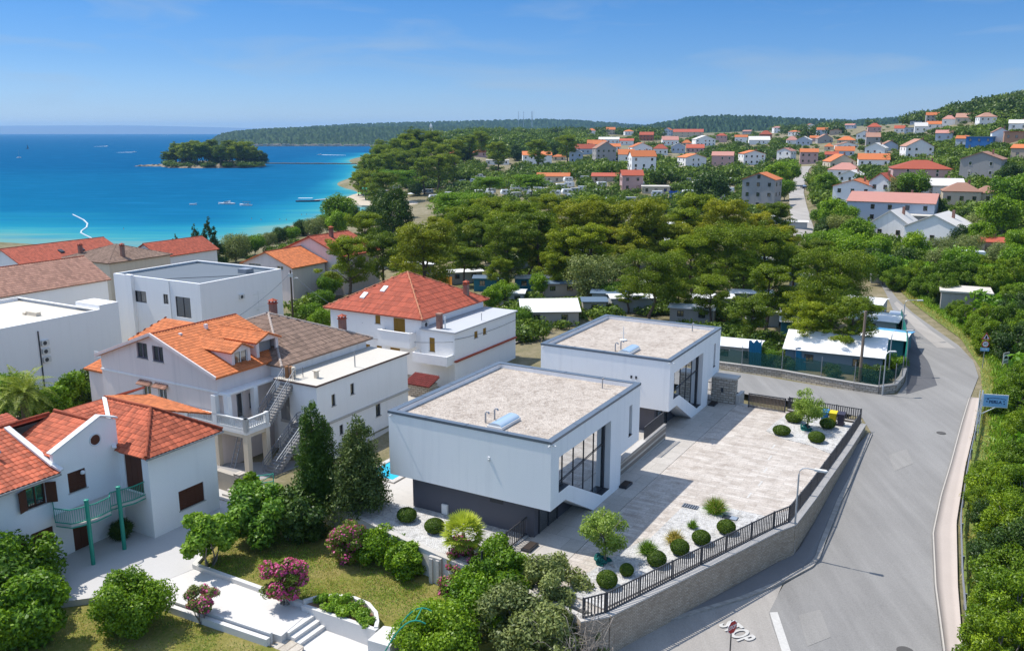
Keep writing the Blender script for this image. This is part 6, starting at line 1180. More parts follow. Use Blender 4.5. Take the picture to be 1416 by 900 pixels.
for k, (a, b, s) in enumerate([(-9.0, -9.1, .45), (-8.3, -8.8, .55), (-7.6, -8.6, .5), (-8.0, -9.3, .45), (-6.9, -8.75, .5), (-7.1, -9.35, .5), (-6.2, -9.0, .45), (-6.0, -9.45, .42), (-5.5, -9.4, .36)]):
 cl = [(rg.normal() * s * .4, rg.normal() * s * .4, s * .4 + rg.random() * s * .3, s * .5, s * .5, s * .4) for _ in range(6)]; V, F, T = clump_leaves(rg, cl, 900, .13, .07)
 tag(link(np_mesh('bedding_plant', V, F, L_BED, T), 'bedding_plant', loc=W(a, b, -1.42)), 'low green bedding plant in the half round planter', 'plant', 'bedding plants in the half round planter')
# low walls, green gate and steps behind the white house
gwall('garden_wall', [(-26.3, -.35), (-24.3, -.45)], -3, -.35, .5, mat('beige_wall', (.40, .36, .30), vary=.1, streak=.4), 'beige planter wall between the white house and the columns', 'garden wall'); gwall('stone_pier', [(-24.3, -.45), (-23.7, -.48)], -3, -.15, .6, STONE2, 'rough stone pier beside the green garden gate', 'pier')
r = thing('garden_gate', 'green metal garden gate between stone pier and shrubs', 'gate', W(-23.6, -.4, -1.6), GA + .9); mb = MB(); [mb.bar((0, 0, z), (1.9, 0, z), .06) for z in (.1, .6, 1.15)]; [mb.bar((x, 0, 0), (x, 0, 1.2), .07) for x in (0, .95, 1.9)]; mb.bar((0, 0, .1), (1.9, 0, 1.15), .04); mb.build('gate_frame', GREENP, r)
mb = MB(); [mb.prism([(-24.8 + .0 * k, -1.9 + .45 * k), (-21.4, -1.9 + .45 * k), (-21.4, -1.45 + .45 * k), (-24.8, -1.45 + .45 * k)], -3, -1.62 + .14 * k) for k in range(3)]; tag(mb.build('garden_steps', PCONC, loc=(OX, OY, 0), rot=GA), 'broad shallow steps leading to the green gate', 'steps')
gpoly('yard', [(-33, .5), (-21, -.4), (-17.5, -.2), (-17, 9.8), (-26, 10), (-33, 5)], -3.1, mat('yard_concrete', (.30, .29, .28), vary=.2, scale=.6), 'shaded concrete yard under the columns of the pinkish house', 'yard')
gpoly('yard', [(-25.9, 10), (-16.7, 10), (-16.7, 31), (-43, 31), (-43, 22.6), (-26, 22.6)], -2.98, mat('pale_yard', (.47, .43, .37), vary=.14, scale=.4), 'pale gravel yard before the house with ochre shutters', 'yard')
r = thing('blue_barrel', 'blue plastic barrel under the outside stairs', 'barrel', W(-25.2, 7.6, -3.1)); mb = MB(); mb.lathe([(.4, 0), (.46, .3), (.46, .9), (.38, 1.1), (.36, 1.1)], 14); mb.build('body', mat('blue_plastic', (.015, .10, .42), rough=.45, bump=0), r, smooth=True); mb = MB(); mb.lathe([(.39, 1.1), (.39, 1.15), (.1, 1.17)], 14); mb.build('lid', mat('blue_plastic', (.015, .10, .42)), r)
r = thing('ladder', 'metal ladder leaning on a wall under the balcony', 'ladder', W(-31.2, 5.1, -3.1), GA); mb = MB(); [mb.bar((x, 0, 0), (x, 1.0, 2.4), .05) for x in (0, .45)]; mb.build('stiles', GALV, r); mb = MB(); [mb.bar((0, .12 * k + .1, .29 * k + .25), (.45, .12 * k + .1, .29 * k + .25), .035) for k in range(8)]; mb.build('rungs', GALV, r)
# foreground shrubs: (pixel of centre, z, kind, height, radius, label)
def shrub(name, loc, H, R, n, lm, ln, wd, label, seed, squash=.85, nclump=52, rclump=.27, cat='shrub', flowers=None, stems=6, bare=.0, core=True, shell=(.3, 1.15)):
 R *= .88; H *= .92; rg = np.random.default_rng(seed); r = thing(name, label, cat, loc, 0); cl = []; segs = []
 for k in range(nclump):
  q = unit(rg.normal(size=3)); f = .3 + .62 * rg.random() ** .5; s = R * rclump * (.65 + .7 * rg.random()); c = np.array([q[0] * R * f, q[1] * R * f, H * (bare + (1 - bare) * (.5 + .46 * q[2] * f))]); c[2] = max(c[2], s * .5); cl.append((*c, s, s, s * squash))
 for k in range(stems):
  c = cl[rg.integers(len(cl))]; segs.append((curve_pts((rg.normal() * .12, rg.normal() * .12, -.3), c[:3], rg, 4, .06), [.055, .045, .03, .012]))
 V, F, T = clump_leaves(rg, cl, n, ln, wd, shell=shell); V[:, 2] = np.maximum(V[:, 2], .01); link(limbs_mesh('stems', segs, BARKG), 'stems', r); link(np_mesh('foliage', V, F, lm, T), 'foliage', r)
 if flowers:
  V, F, T = clump_leaves(rg, [(c[0], c[1], c[2], c[3] * 1.08, c[4] * 1.08, c[5] * 1.08) for c in cl if rg.random() < .75], flowers, .13, .12, up=.6, shell=(.9, 1.06)); link(np_mesh('blossoms', V, F, PINKF, T), 'blossoms', r)
 return r
def base_of(px, py, z): return P(px, py, z)
zL, zU = -2.05, -1.55
shrub('shrub', W(-23.4, -17.4, zL), 4.7, 3.5, 30000, L_GREEN, .26, .14, 'large loose leafy shrub filling the bottom left corner', 1, nclump=46, rclump=.3)
shrub('shrub', W(-20.5, -18.6, zL), 4.0, 2.9, 20000, L_GREEN, .25, .13, 'leafy shrub at the bottom edge below the white house', 2, nclump=36)
shrub('shrub', W(-25.0, -19.5, zL), 4.4, 3.2, 18000, L_GREEN, .26, .14, 'leafy shrub cut by the left edge of the photo', 22, nclump=36)
shrub('round_bush', base_of(183, 872, zL), 3.5, 2.05, 24000, leaf_mat('laurel_foliage', [(.03, .06, .004), (.07, .13, .010), (.14, .21, .02)], .35, .1), .16, .09, 'dense round light green bush beside the white path', 3, nclump=60, rclump=.3, squash=1.0)
shrub('shrub', base_of(290, 780, zU), 3.5, 1.75, 9000, L_BED, .24, .13, 'airy yellow green shrub at the corner of the upper lawn', 4, nclump=30, rclump=.27, bare=.12)
shrub('shrub', base_of(365, 745, zU), 3.9, 2.5, 16000, leaf_mat('glossy_foliage', [(.016, .045, .007), (.045, .105, .016), (.11, .19, .045)], .3, .15), .24, .14, 'glossy green shrub behind the upper lawn, left of its darker twin', 5)
shrub('shrub', base_of(413, 745, zU), 3.5, 2.25, 15000, L_DARK, .22, .14, 'dark green rounded shrub against the garden wall', 6)
shrub('shrub', base_of(345, 700, zU), 2.6, 1.1, 5000, L_GREEN, .24, .13, 'small leafy shrub by the green gate', 61)
shrub('oleander', base_of(283, 858, zL), 2.3, 1.05, 3600, L_OLIVE, .22, .06, 'thin pale pink oleander on the lower lawn by the path kerb', 7, nclump=22, rclump=.26, bare=.25, flowers=420)
shrub('oleander', base_of(393, 832, -1.6), 2.9, 1.35, 7500, leaf_mat('oleander_foliage', [(.03, .05, .012), (.075, .105, .025), (.14, .17, .05)], .3, .1), .22, .06, 'full bright pink oleander in flower on the upper lawn', 8, flowers=2600, bare=.08, nclump=36)
shrub('oleander', base_of(482, 778, zU), 2.9, 1.3, 7000, leaf_mat('oleander_foliage', [(.03, .05, .012)] * 3), .22, .06, 'faded pink oleander beside the hedge at the garden wall', 9, flowers=900)
shrub('hedge_bush', base_of(528, 775, zU), 2.2, 1.7, 14000, L_GREEN, .17, .09, 'long green hedge bush at the garden wall, its left part', 10, squash=.9); shrub('hedge_bush', base_of(562, 795, zU), 2.1, 1.35, 12000, L_GREEN, .17, .09, 'long green hedge bush at the garden wall, its right part beside the buttress', 11)
shrub('oleander', base_of(640, 808, zU), 3.2, 1.0, 5000, leaf_mat('oleander_foliage', [(.03, .05, .012)] * 3), .22, .06, 'tall slim pink oleander right of the wall buttress', 12, flowers=1500); shrub('oleander', base_of(622, 832, zU), 1.8, .75, 3000, leaf_mat('oleander_foliage', [(.03, .05, .012)] * 3), .2, .06, 'small pink oleander low before the wall buttress', 13, flowers=1000)
shrub('round_bush', base_of(605, 910, -2.3), 2.7, 2.3, 24000, leaf_mat('laurel_foliage', [(.03, .06, .004)] * 3), .16, .09, 'wide round light green bush at the bottom edge', 14, nclump=60, rclump=.3)
shrub('shrub', base_of(690, 848, -2.0), 3.9, 2.0, 20000, L_GREEN, .2, .11, 'tall bright green shrub before the villa fence', 15, nclump=44)
shrub('shrub', base_of(690, 820, -1.6), 3.8, 1.7, 13000, leaf_mat('laurel_foliage', [(.03, .06, .004)] * 3), .17, .09, 'dense green shrub tight against the slanted villa fence', 16)
shrub('olive_bush', base_of(762, 868, -2.2), 4.7, 2.1, 20000, L_OLIVE, .2, .08, 'tall grey green olive bush in front of the stone wall corner', 17, nclump=46)
shrub('olive_bush', base_of(812, 905, -2.6), 2.6, 1.5, 8000, L_OLIVE, .2, .08, 'grey green bush low beside the bare twigs at the bottom edge', 18)
for k, (a, b, H, R, lm, l_) in enumerate(((-1.2, -6.1, 3.6, 2.2, L_GREEN, 'green shrub between the tall bright one and the olive bush'), (1.2, -6.4, 3.7, 2.3, L_OLIVE, 'grey green bush closing the corner between fence and garden wall'), (3.3, -7.0, 3.4, 2.1, L_OLIVE, 'grey green bush behind the bare twigs at the wall corner'))): shrub('shrub', W(a, b, -2.3), H, R, 13000, lm, .2, .09, l_, 181 + k)
shrub('shrub', base_of(728, 890, -2.4), 1.4, .95, 5000, L_GREEN, .2, .11, 'small green shrub beside the yellow tub', 19)
shrub('shrub', W(-25.2, -9.1, -1.65), 1.3, .7, 2500, L_DARK, .5, .05, 'dark spiky plant in the corner under the green balcony', 20)
rg = np.random.default_rng(77); segs = []; b0 = W(5.0, -7.0, -2.6)
for k in range(60):
 a = rg.random() * 6.28; e = np.array([math.cos(a) * rg.uniform(.5, 1.9), math.sin(a) * rg.uniform(.5, 1.6), rg.uniform(1.4, 3.6)]); pts = curve_pts((rg.normal() * .2, rg.normal() * .2, 0), e, rg, 5, .1); segs.append((pts, [.045, .035, .025, .016, .006]))
 for j in range(4): q = np.array(pts[2 + j % 3]); segs.append((curve_pts(q, q + rg.normal(size=3) * np.array([.5, .5, .4]) + np.array([0, 0, .3]), rg, 3, .1), [.016, .01, .004]))
tag(link(limbs_mesh('bare_shrub', segs, mat('dead_twig', (.27, .235, .20), vary=.2)), 'bare_shrub', loc=b0), 'leafless grey shrub of bare twigs at the wall corner', 'shrub')
mb = MB(); mb.lathe([(.30, 0), (.46, .25), (.5, .42), (.44, .40), (.38, .25)], 14); tag(mb.build('tub', mat('yellow_plastic', (.70, .45, .01), rough=.4, bump=0), loc=P(695, 888, -2.3), smooth=True), 'yellow plastic tub lying by the shrubs at the bottom edge', 'tub')
r = thing('plant_arch', 'thin turquoise metal arch over the round bush at the bottom edge', 'arch', P(570, 912, -2.3)); mb = MB(); c_ = [(-1.6 + 2.4 * (i / 10), -.9, 2.5 * math.sin(math.pi * (i / 10) * .62) + .2) for i in range(11)]; mb.tube(c_, .035, 6); mb.tube([(x + .2, y + 1.1, z) for x, y, z in c_], .035, 6); mb.tube([c_[8], (c_[8][0] + .2, c_[8][1] + 1.1, c_[8][2])], .03, 6); mb.build('hoop', GREENP, r)
# villa garden plants
def ball(a, b, R, H, label, seed, dark=False):
 rg = np.random.default_rng(seed); n = 7000; q = unit(rg.normal(size=(n, 3))); q[:, 2] = np.where(q[:, 2] < -.75, -q[:, 2], q[:, 2]); r_ = 1 - .10 * rg.random(n) ** 2; c = q * np.array([R, R, H / 2]) * r_[:, None] + [0, 0, H / 2 - .03]; nn = unit(q + rg.normal(size=(n, 3)) * .5)
 V, F = leaf_quads(c, nn, rg.normal(size=(n, 3)), .085 * (.7 + .6 * rg.random(n)), .055 * np.ones(n)); tag(link(np_mesh('clipped_bush', V, F, L_BOX, rg.random(n)), 'clipped_bush', loc=W(a, b, zt(a, b) + .06)), label, 'bush', 'clipped round bushes in the white gravel')
for i, (a, b, R, H, l_) in enumerate([(4.52, -2.37, .62, 1.0, 'round clipped bush lowest along the south fence, beside the olive pot'), (5.95, 1.05, .6, .95, 'round clipped bush second up along the south fence, by a pale tuft'), (6.6, 2.95, .6, .95, 'round clipped bush in the middle of the row along the south fence'), (7.25, 4.75, .6, .9, 'round clipped bush fourth up along the south fence'), (8.1, 6.8, .62, .9, 'round clipped bush topmost along the south fence near the cover'),
                                 (6.78, 26.7, .78, .85, 'wide clipped bush at the terrace edge of the north gravel bed'), (9.5, 26.3, .72, .95, 'clipped bush nearest the road fence in the north gravel bed'), (9.6, 30.3, .7, .95, 'clipped bush in front of the coloured bins'), (6.9, 30.6, .8, .9, 'loose clipped bush by the gate left of the small olive'), (-9.1, -1.2, .68, .95, 'clipped bush in the gravel shaded by the conifer'), (-6.8, -1.6, .68, .95, 'clipped bush in sun between conifer shade and fan palm'), (4.95, -.75, .42, .75, 'small dark bush beside the olive pot in the south gravel')]): ball(a, b, R * .88, H * .88, l_, 40 + i)
for k, (a, col, l_) in enumerate(((9.15, (.02, .20, .50), 'blue waste bin in the north gravel bed, left of the yellow one'), (9.8, (.66, .50, .01), 'yellow waste bin in the north gravel bed between blue and dark ones'), (10.42, (.035, .03, .05), 'dark waste bin in the north gravel bed, right of the yellow one'))): bin_(W(a, 31.55, zt(a, 31.5) + .06), GA, col, l_)
def tuft(a, b, H, R, n, lm, label, seed, z=None):
 rg = np.random.default_rng(seed); az_ = rg.random(n) * 6.28; el = rg.uniform(.35, 1.5, n); L = H * rg.uniform(.6, 1.1, n); d = np.stack([np.cos(az_) * np.cos(el) * R / H * 1.6, np.sin(az_) * np.cos(el) * R / H * 1.6, np.sin(el)], -1); d = unit(d); c = d * L[:, None] / 2; V, F = leaf_quads(c, unit(rg.normal(size=(n, 3))), d, L, np.full(n, .03)); tag(link(np_mesh('grass_tuft', V, F, lm, rg.random(n)), 'grass_tuft', loc=W(a, b, (zt(a, b) + .05) if z is None else z)), label, 'grass tuft', 'ornamental grass tufts in the south gravel')
tuft(5.0, 2.1, .9, .6, 700, L_BED, 'low green grass tuft left of the second clipped bush', 60); tuft(5.9, 4.1, .9, .55, 600, L_DRY, 'pale grass tuft behind the middle clipped bushes', 61); tuft(6.2, 6.4, .6, .3, 300, L_BED, 'smallest grass tuft behind the fourth clipped bush', 62); tuft(6.75, 9.2, 1.1, .75, 900, L_BED, 'widest grass tuft at the top of the south gravel bed', 63); tuft(6.75, 9.2, 1.25, .5, 200, L_DRY, 'dry seed stalks rising from the widest grass tuft', 64)
OLB = leaf_mat('young_olive_foliage', [(.05, .085, .02), (.11, .165, .04), (.20, .25, .09)], .3, .1)
def olive(a, b, H, R, n, label, seed, pot):
 r = shrub('olive_tree', W(a, b, zt(a, b) + .1), H, R, n, OLB, .17, .06, label, seed, nclump=22, rclump=.36, cat='tree', bare=.22, stems=0); rg = np.random.default_rng(seed); segs = [(curve_pts((0, 0, -.1), (.05, .02, H * .6), rg, 4, .04), [.085, .07, .06, .04])] + [(curve_pts((.03, 0, H * .4), (R * .6 * math.cos(k * 1.6), R * .6 * math.sin(k * 1.6), H * .75), rg, 3, .05), [.045, .03, .015]) for k in range(4)]; link(limbs_mesh('trunk', segs, BARKG), 'trunk', r)
 return r
olive(3.4, -.1, 3.3, 1.35, 6500, 'young olive tree with teal foot netting in the south gravel', 70, 1); olive(8.3, 29.0, 3.7, 1.5, 6500, 'young olive tree in the north gravel bed before the bins', 71, 1)
TEAL = mat('teal_net', (.01, .11, .10), vary=.25, bump=.3)
for a, b, l_ in ((3.4, -.1, 'crumpled teal irrigation net round the south olive trunk'), (8.3, 29.0, 'crumpled teal irrigation net round the north olive trunk')):
 rg = np.random.default_rng(int(a)); mb = MB(); [mb.tube([(math.cos(t_) * rr_, math.sin(t_) * rr_, .05 + .11 * (k % 3) + .06 * math.sin(t_ * 5 + k)) for t_ in np.linspace(rg.random() * 3, 3.4 + rg.random() * 2.6, 12)], .06 + .05 * rg.random(), 6) for k, rr_ in enumerate((.22, .34, .5, .4, .3, .26, .44))]; tag(mb.build('irrigation_net', TEAL, loc=W(a, b, zt(a, b) + .06)), l_, 'net')
tag(plant('cypress', 'cypress_tree', P(436, 699, .0), 1.0, rot=.4), 'slim dark cypress with several spires, left of the broader conifer', 'tree'); plant('cypress', 'cypress_tree', P(450, 696, 0), .86, 'slightly shorter dark cypress grown together with the slim one', 'tree', rot=2.0)
plant('thuja', 'conifer_tree', P(498, 706, 0), 1.03, 'broad dark conifer standing by the pool and the near villa', 'tree', rot=1.0)
landmark('the broad conifer by the pool', P(497, 660, 0))
PALM2 = leaf_mat('fan_palm_frond', [(.06, .085, .012), (.16, .20, .035), (.30, .32, .09)], trans=.3, rnd=0)
def fan_palm(loc, H, n, label, L=.95):
 r = thing('fan_palm', label, 'palm', loc, 0); rg = np.random.default_rng(9); mb = MB(); mb.tube([(0, 0, -.2), (.03, 0, H * .5), (0, .02, H)], [.14, .13, .1], 9); mb.build('trunk', BARK, r); Vs, Fs, Ts, o = [], [], [], 0
 for k in range(n):
  az_ = k * 2.4; el = 1.35 - 1.9 * (k / n); d = np.array([math.cos(az_) * math.cos(el), math.sin(az_) * math.cos(el), math.sin(el)]); st = np.array([0, 0, H]); e = st + d * L * .75; sd_ = unit(np.cross(d, [0, 0, 1.0])); up = np.cross(sd_, d)
  V, F = leaf_quads(((st + e) / 2)[None], up[None], d[None], np.array([L * .75]), np.array([.035])); Vs.append(V); Fs.append(F + o); o += 4; Ts += [.6]
  m_ = 17; th = np.linspace(-1.5, 1.5, m_); bd = d[None] * np.cos(th)[:, None] + sd_[None] * np.sin(th)[:, None] - np.array([0, 0, .22])[None]; bd = unit(bd); V, F = leaf_quads(e + bd * L * .36, unit(up[None] + sd_[None] * np.sin(th * 9)[:, None] * .35), bd, np.full(m_, L * .75), np.full(m_, .09)); Vs.append(V); Fs.append(F + o); o += 4 * m_; Ts += list(np.clip(.75 - .5 * (k / n) + .3 * rg.random(m_), 0, 1))
 link(np_mesh('fronds', np.concatenate(Vs), np.concatenate(Fs), PALM2, np.array(Ts)), 'fronds', r); return r
fan_palm(P(641, 768, 0), 1.35, 40, 'small fan palm in the gravel before the dark villa base')
mb = MB(); rg = random.Random(2); [mb.lathe([(.1, 0), (.16, .1), (.1, .2)], 6, c=(rg.uniform(-.7, .6), rg.uniform(-.3, .3), 0)) for _ in range(12)]
shrub('flower_bush', P(655, 778, 0), .7, .5, 900, L_OLIVE, .16, .06, 'little pink flowering bush at the foot of the fan palm', 88, nclump=10, flowers=160)
def date_palm(loc, H, n, L, label, seed):
 r = thing('palm_tree', label, 'palm', loc, 0); rg = np.random.default_rng(seed); mb = MB(); mb.tube([(0, 0, -1), (.1, 0, H * .5), (0, .1, H)], [.42, .36, .34], 10); mb.build('trunk', BARK, r); Vs, Fs, Ts, o = [], [], [], 0
 for k in range(n):
  az_ = k * 2.4 + rg.random() * .3; el = 1.3 - 1.5 * (k / n) ** .8; p = np.array([0, 0, H], float); d = np.array([math.cos(az_) * math.cos(el), math.sin(az_) * math.cos(el), math.sin(el)]); pts = [p]
  for j in range(16): d = unit(d + np.array([0, 0, -.075 - .02 * (j / 16)])); p = p + d * L / 16; pts.append(p)
  pts = np.array(pts);
  for j in range(1, 16):
   t_ = unit(pts[j + 1] - pts[j]); sd_ = unit(np.cross(t_, [0, 0, 1.0])); up = np.cross(sd_, t_)
   for q in range(3):
    for s in (-1, 1):
     bd = unit(t_ * .55 + sd_ * s + up * .35 + rg.normal(size=3) * .08); ln = L * .17 * math.sin(math.pi * min(1, .15 + j / 17)) + .12; c = pts[j] + t_ * (q / 3 * L / 16) + bd * ln / 2; V, F = leaf_quads(c[None], unit(up + rg.normal(size=3) * .2)[None], bd[None], np.array([ln]), np.array([.055])); Vs.append(V); Fs.append(F + o); o += 4; Ts.append(np.clip(.35 + .5 * rg.random() - .25 * (k / n), 0, 1))
   V, F = leaf_quads(((pts[j] + pts[j + 1]) / 2)[None], up[None], t_[None], np.array([L / 14]), np.array([.06])); Vs.append(V); Fs.append(F + o); o += 4; Ts.append(.8)
 link(np_mesh('fronds', np.concatenate(Vs), np.concatenate(Fs), PALM, np.array(Ts)), 'fronds', r); return r
date_palm(W(-54.0, 2.4, -4.2), 4.4, 50, 3.3, 'big feathery date palm between the flat roofed house and pinkish house', 5)
for px, py, z, H, R, l_, sd_ in ((95, 548, -2, 4.2, 2.4, 'dark green tree filling the gap right of the date palm', 91), (118, 540, -2, 3.6, 2.0, 'dark green tree tucked against the pinkish gable wall', 92), (70, 562, -2.0, 3.6, 2.4, 'mid green shrub below the date palm behind the terracotta roof', 93), (20, 560, -3, 4.0, 2.6, 'green shrub at the left edge below the date palm', 94)):
 p = P(px, py + 22, z - 1.4); shrub('shrub', Vector((p.x, p.y, -4.4)), H + 1.5, R, 9000, L_GREEN if sd_ != 92 else L_DARK, .28, .15, l_, sd_)
r = thing('low_roof', 'low red roof of an outbuilding at the left edge before the palm', 'outbuilding', W(-42, -8, -3), GA); mb = MB(); mb.box(-9, 0, -6, 4.6, -1.5, 3.1); mb.build('wall', WHITE2, r); mb = MB(); pl = [(.3, -6, 3.0), (.3, 4.8, 3.0), (-4.5, 4.8, 4.3), (-4.5, -6, 4.3)]; tiles(mb, pl, .3, .36, .04); slab_poly(mb, pl, .15); mb.build('roof', TILE_R, r)
# right side: guard rail, thicket, signs
r = thing('guard_rail', 'grey steel guard rail along the outer pavement at the bend', 'guard rail', rp_out[3] + Vector((0, 0, .2))); L0 = r.location; Gp = strip([p + Vector((.18, -.05, 0)) for p in rp_out], [p + Vector((.30, -.05, 0)) for p in rp_out], 40, 2, .2); mb = MB()
for i in range(39):
 a, b = Vector(Gp[i, 0]) - L0, Vector(Gp[i + 1, 0]) - L0
 for z in (.52, .72): mb.bar(a + Vector((0, 0, z)), b + Vector((0, 0, z)), .05, .13)
 mb.bar(a + Vector((.03, 0, .62)), b + Vector((.03, 0, .62)), .03, .12)
 if i % 4 == 0: q_ = MB(); q_.box(a.x + .03, a.x + .13, a.y - .05, a.y + .05, a.z - .6, a.z + .78); q_.build('post', GALV, r)
mb.build('rail', GALV, r)
verge = [P(1360, 950, -2.8), P(1338, 800, -2.3), P(1335, 690, -1.8), P(1352, 600, -1.3), P(1362, 550, -1), P(1358, 510, -1), P(1330, 468, -1), P(1292, 440, -1), P(1262, 418, -1.1), P(1245, 402, -1.2)]
rg = random.Random(12)
SIGNP = [on_ground(1358, 512), on_ground(1388, 514), P(1352, 604, -1.3)]
SIGNS = [(1345, 1372, 455, 512, 88), (1380, 1400, 484, 514, 88), (1346, 1390, 536, 606, 66)]
TH = [(1378, 905, 62), (1405, 850, 60), (1362, 840, 34), (1385, 800, 52), (1410, 770, 50), (1365, 770, 34), (1390, 730, 50), (1362, 715, 30), (1408, 690, 48), (1375, 672, 42), (1350, 655, 22), (1405, 640, 44), (1368, 628, 34), (1392, 610, 38), (1412, 590, 36), (1378, 580, 28), (1360, 598, 20), (1402, 548, 32), (1380, 530, 20), (1415, 520, 30), (1368, 488, 24), (1352, 462, 22), (1395, 475, 30), (1412, 458, 30),
      (1338, 452, 20), (1378, 448, 26), (1322, 436, 16), (1352, 440, 20), (1400, 428, 28), (1310, 428, 14), (1290, 412, 16), (1275, 398, 16), (1302, 400, 18), (1385, 412, 22), (1416, 405, 28), (1342, 388, 20), (1372, 392, 22), (1318, 385, 20), (1290, 384, 18), (1265, 380, 20), (1395, 382, 22), (1240, 385, 16), (1222, 372, 18), (1250, 362, 18), (1278, 362, 20), (1305, 362, 18), (1330, 365, 18), (1360, 366, 18), (1385, 358, 18), (1412, 362, 20), (1345, 478, 14), (1358, 505, 10), (1366, 560, 16), (1352, 620, 14), (1345, 690, 10), (1350, 870, 14), (1416, 900, 40), (1416, 720, 40), (1416, 640, 34),
      (1202, 365, 18), (1188, 350, 18), (1215, 350, 16), (1172, 340, 16), (1160, 355, 14), (1240, 348, 16), (1265, 345, 14), (1300, 345, 14), (1150, 335, 15), (1165, 318, 16), (1140, 318, 14), (1150, 300, 14), (1168, 300, 14), (1185, 330, 15), (1340, 342, 14), (1330, 328, 13), (1355, 330, 14), (1390, 335, 16), (1412, 335, 16), (1130, 335, 12), (1330, 305, 14), (1355, 312, 14), (1385, 305, 18), (1412, 300, 20), (1265, 258, 16), (1240, 262, 14), (1400, 270, 20), (1395, 245, 14), (1135, 300, 10), (1132, 270, 10), (1142, 258, 12), (1130, 250, 10), (1085, 262, 12), (1090, 240, 12), (1075, 245, 12)]
for px, py, rp in TH:
 key = rg.choice(['thicket_a', 'thicket_a', 'thicket_b', 'thicket_c', 'thicket_c', 'thicket_d']) if py > 375 else rg.choice(['broad_a', 'broad_b', 'broad_a', 'olive', 'broad_c', 'thicket_b'])
 if py > 400: px += 13; rp *= .82
 H, R = PROTO[key][2:4]; g = on_ground(px, py, 1.8); dist = (g - Vector((0, 0, EYE))).length; s = min(1.6, max(.4, rp * dist / F_PX / R * rg.uniform(1.1, 1.4))); g = on_ground(px, py, H * s * .5); TREES.append((g.x, g.y, R * s * .7))
 tp = proj(g.x, g.y, g.z + H * s)
 if any((g.x - q.x) ** 2 + (g.y - q.y) ** 2 < (R * s * 1.05 + .9) ** 2 for q in SIGNP): continue
 if any(x0 - rp < px < x1 + rp * .6 and tp[1] < yb - 6 and tp[2] < dd for x0, x1, yt, yb, dd in SIGNS): continue
 r = plant(key, KIND[key][0], g, s, KIND[key][1], 'bush' if 'thick' in key else 'tree', group='green thicket right of the road'); AUTO.append((r, KIND[key][1], g + Vector((0, 0, 2))))
m = mat('verge_grass_soil', (.14, .19, .04), vary=.35, scale=.5, fine=6, bump=.6)
lay('verge', strip([p + Vector((-.2, 0, 0)) for p in verge], [p + Vector((2.6, -.3, 0)) for p in verge], 60, 6, .09), m, 'dry grass verge between the road bend and the thicket', 'verge')
def blades(name, pts, n, lm, label, hh=.5, w=.04):
 rg = np.random.default_rng(n); q = np.array([(p.x, p.y) for p in pts]); k = rg.integers(0, len(q) - 1, n); t = rg.random(n); c = q[k] * (1 - t)[:, None] + q[k + 1] * t[:, None]; c = c + np.stack([rg.uniform(-.2, 2.2, n), rg.normal(0, .3, n)], -1); z = hgt(c[:, 0], c[:, 1]) + .05; L = hh * rg.uniform(.5, 1.3, n); d = unit(rg.normal(size=(n, 3)) * .45 + [0, 0, 1]); C = np.concatenate([c, z[:, None]], -1) + d * L[:, None] / 2
 V, F = leaf_quads(C, unit(rg.normal(size=(n, 3))), d, L, np.full(n, w)); o = link(np_mesh(name, V, F, lm, rg.random(n)), name); tag(o, label, 'grass', kind='stuff')
blades('grass', verge, 9000, L_DRY, 'dry yellow grass along the outer edge of the road bend', .45); blades('grass', [p + Vector((1.2, 0, 0)) for p in verge], 16000, L_BED, 'green weeds between the dry verge and the thicket', .7, .08)
# tufts of rough grass on the two lawns
def lawn_blades(poly, z, n, lm, label, hh):
 rg = np.random.default_rng(n); X0, X1 = min(p[0] for p in poly), max(p[0] for p in poly); Y0, Y1 = min(p[1] for p in poly), max(p[1] for p in poly); C = []
 ph = rg.random((4, 2)) * 3
 while len(C) < n:
  x, y = rg.uniform(X0, X1), rg.uniform(Y0, Y1)
  if inpoly(x, y, poly) and math.sin(x * .9 + ph[0, 0]) * math.sin(y * 1.1 + ph[0, 1]) + .6 * math.sin(x * 2.3 + ph[1, 0]) * math.sin(y * 2.1 + ph[1, 1]) + rg.normal() * .5 > -.1: p = W(x, y, z); C.append(p)
 C = np.array(C); L = hh * rg.uniform(.5, 1.3, n); d = unit(rg.normal(size=(n, 3)) * .6 + [0, 0, 1]); V, F = leaf_quads(C + d * L[:, None] / 2, unit(rg.normal(size=(n, 3))), d, L, np.full(n, .035)); tag(link(np_mesh('grass', V, F, lm, rg.random(n)), 'grass'), label, 'grass', kind='stuff')
lawn_blades([(-18.0, -9.2), (-9.9, -9.2), (-4.9, -8), (-.5, -8), (.5, -6), (-.5, -5), (-4, -4.4), (-9, -3.3), (-16.2, -1.5), (-20, -4.2)], -1.58, 16000, L_BED, 'rough green grass growing in patches on the upper lawn', .12)
lawn_blades([(-26, -21), (1, -21), (1, -13), (-7.5, -12.9), (-16.6, -13.2), (-22, -14.3)], -2.05, 12000, L_BED, 'rough green grass growing in patches on the lower lawn', .13)
lawn_blades([(-18.0, -9.2), (-9.9, -9.2), (-4.9, -8), (-.5, -8), (.5, -6), (-.5, -5), (-4, -4.4), (-9, -3.3), (-16.2, -1.5), (-20, -4.2)], -1.58, 9000, L_DRY, 'dry yellow grass between the green patches of the upper lawn', .1)
lawn_blades([(-26, -21), (1, -21), (1, -13), (-7.5, -12.9), (-16.6, -13.2), (-22, -14.3)], -2.05, 11000, L_DRY, 'dry yellow grass between the green patches of the lower lawn', .1)
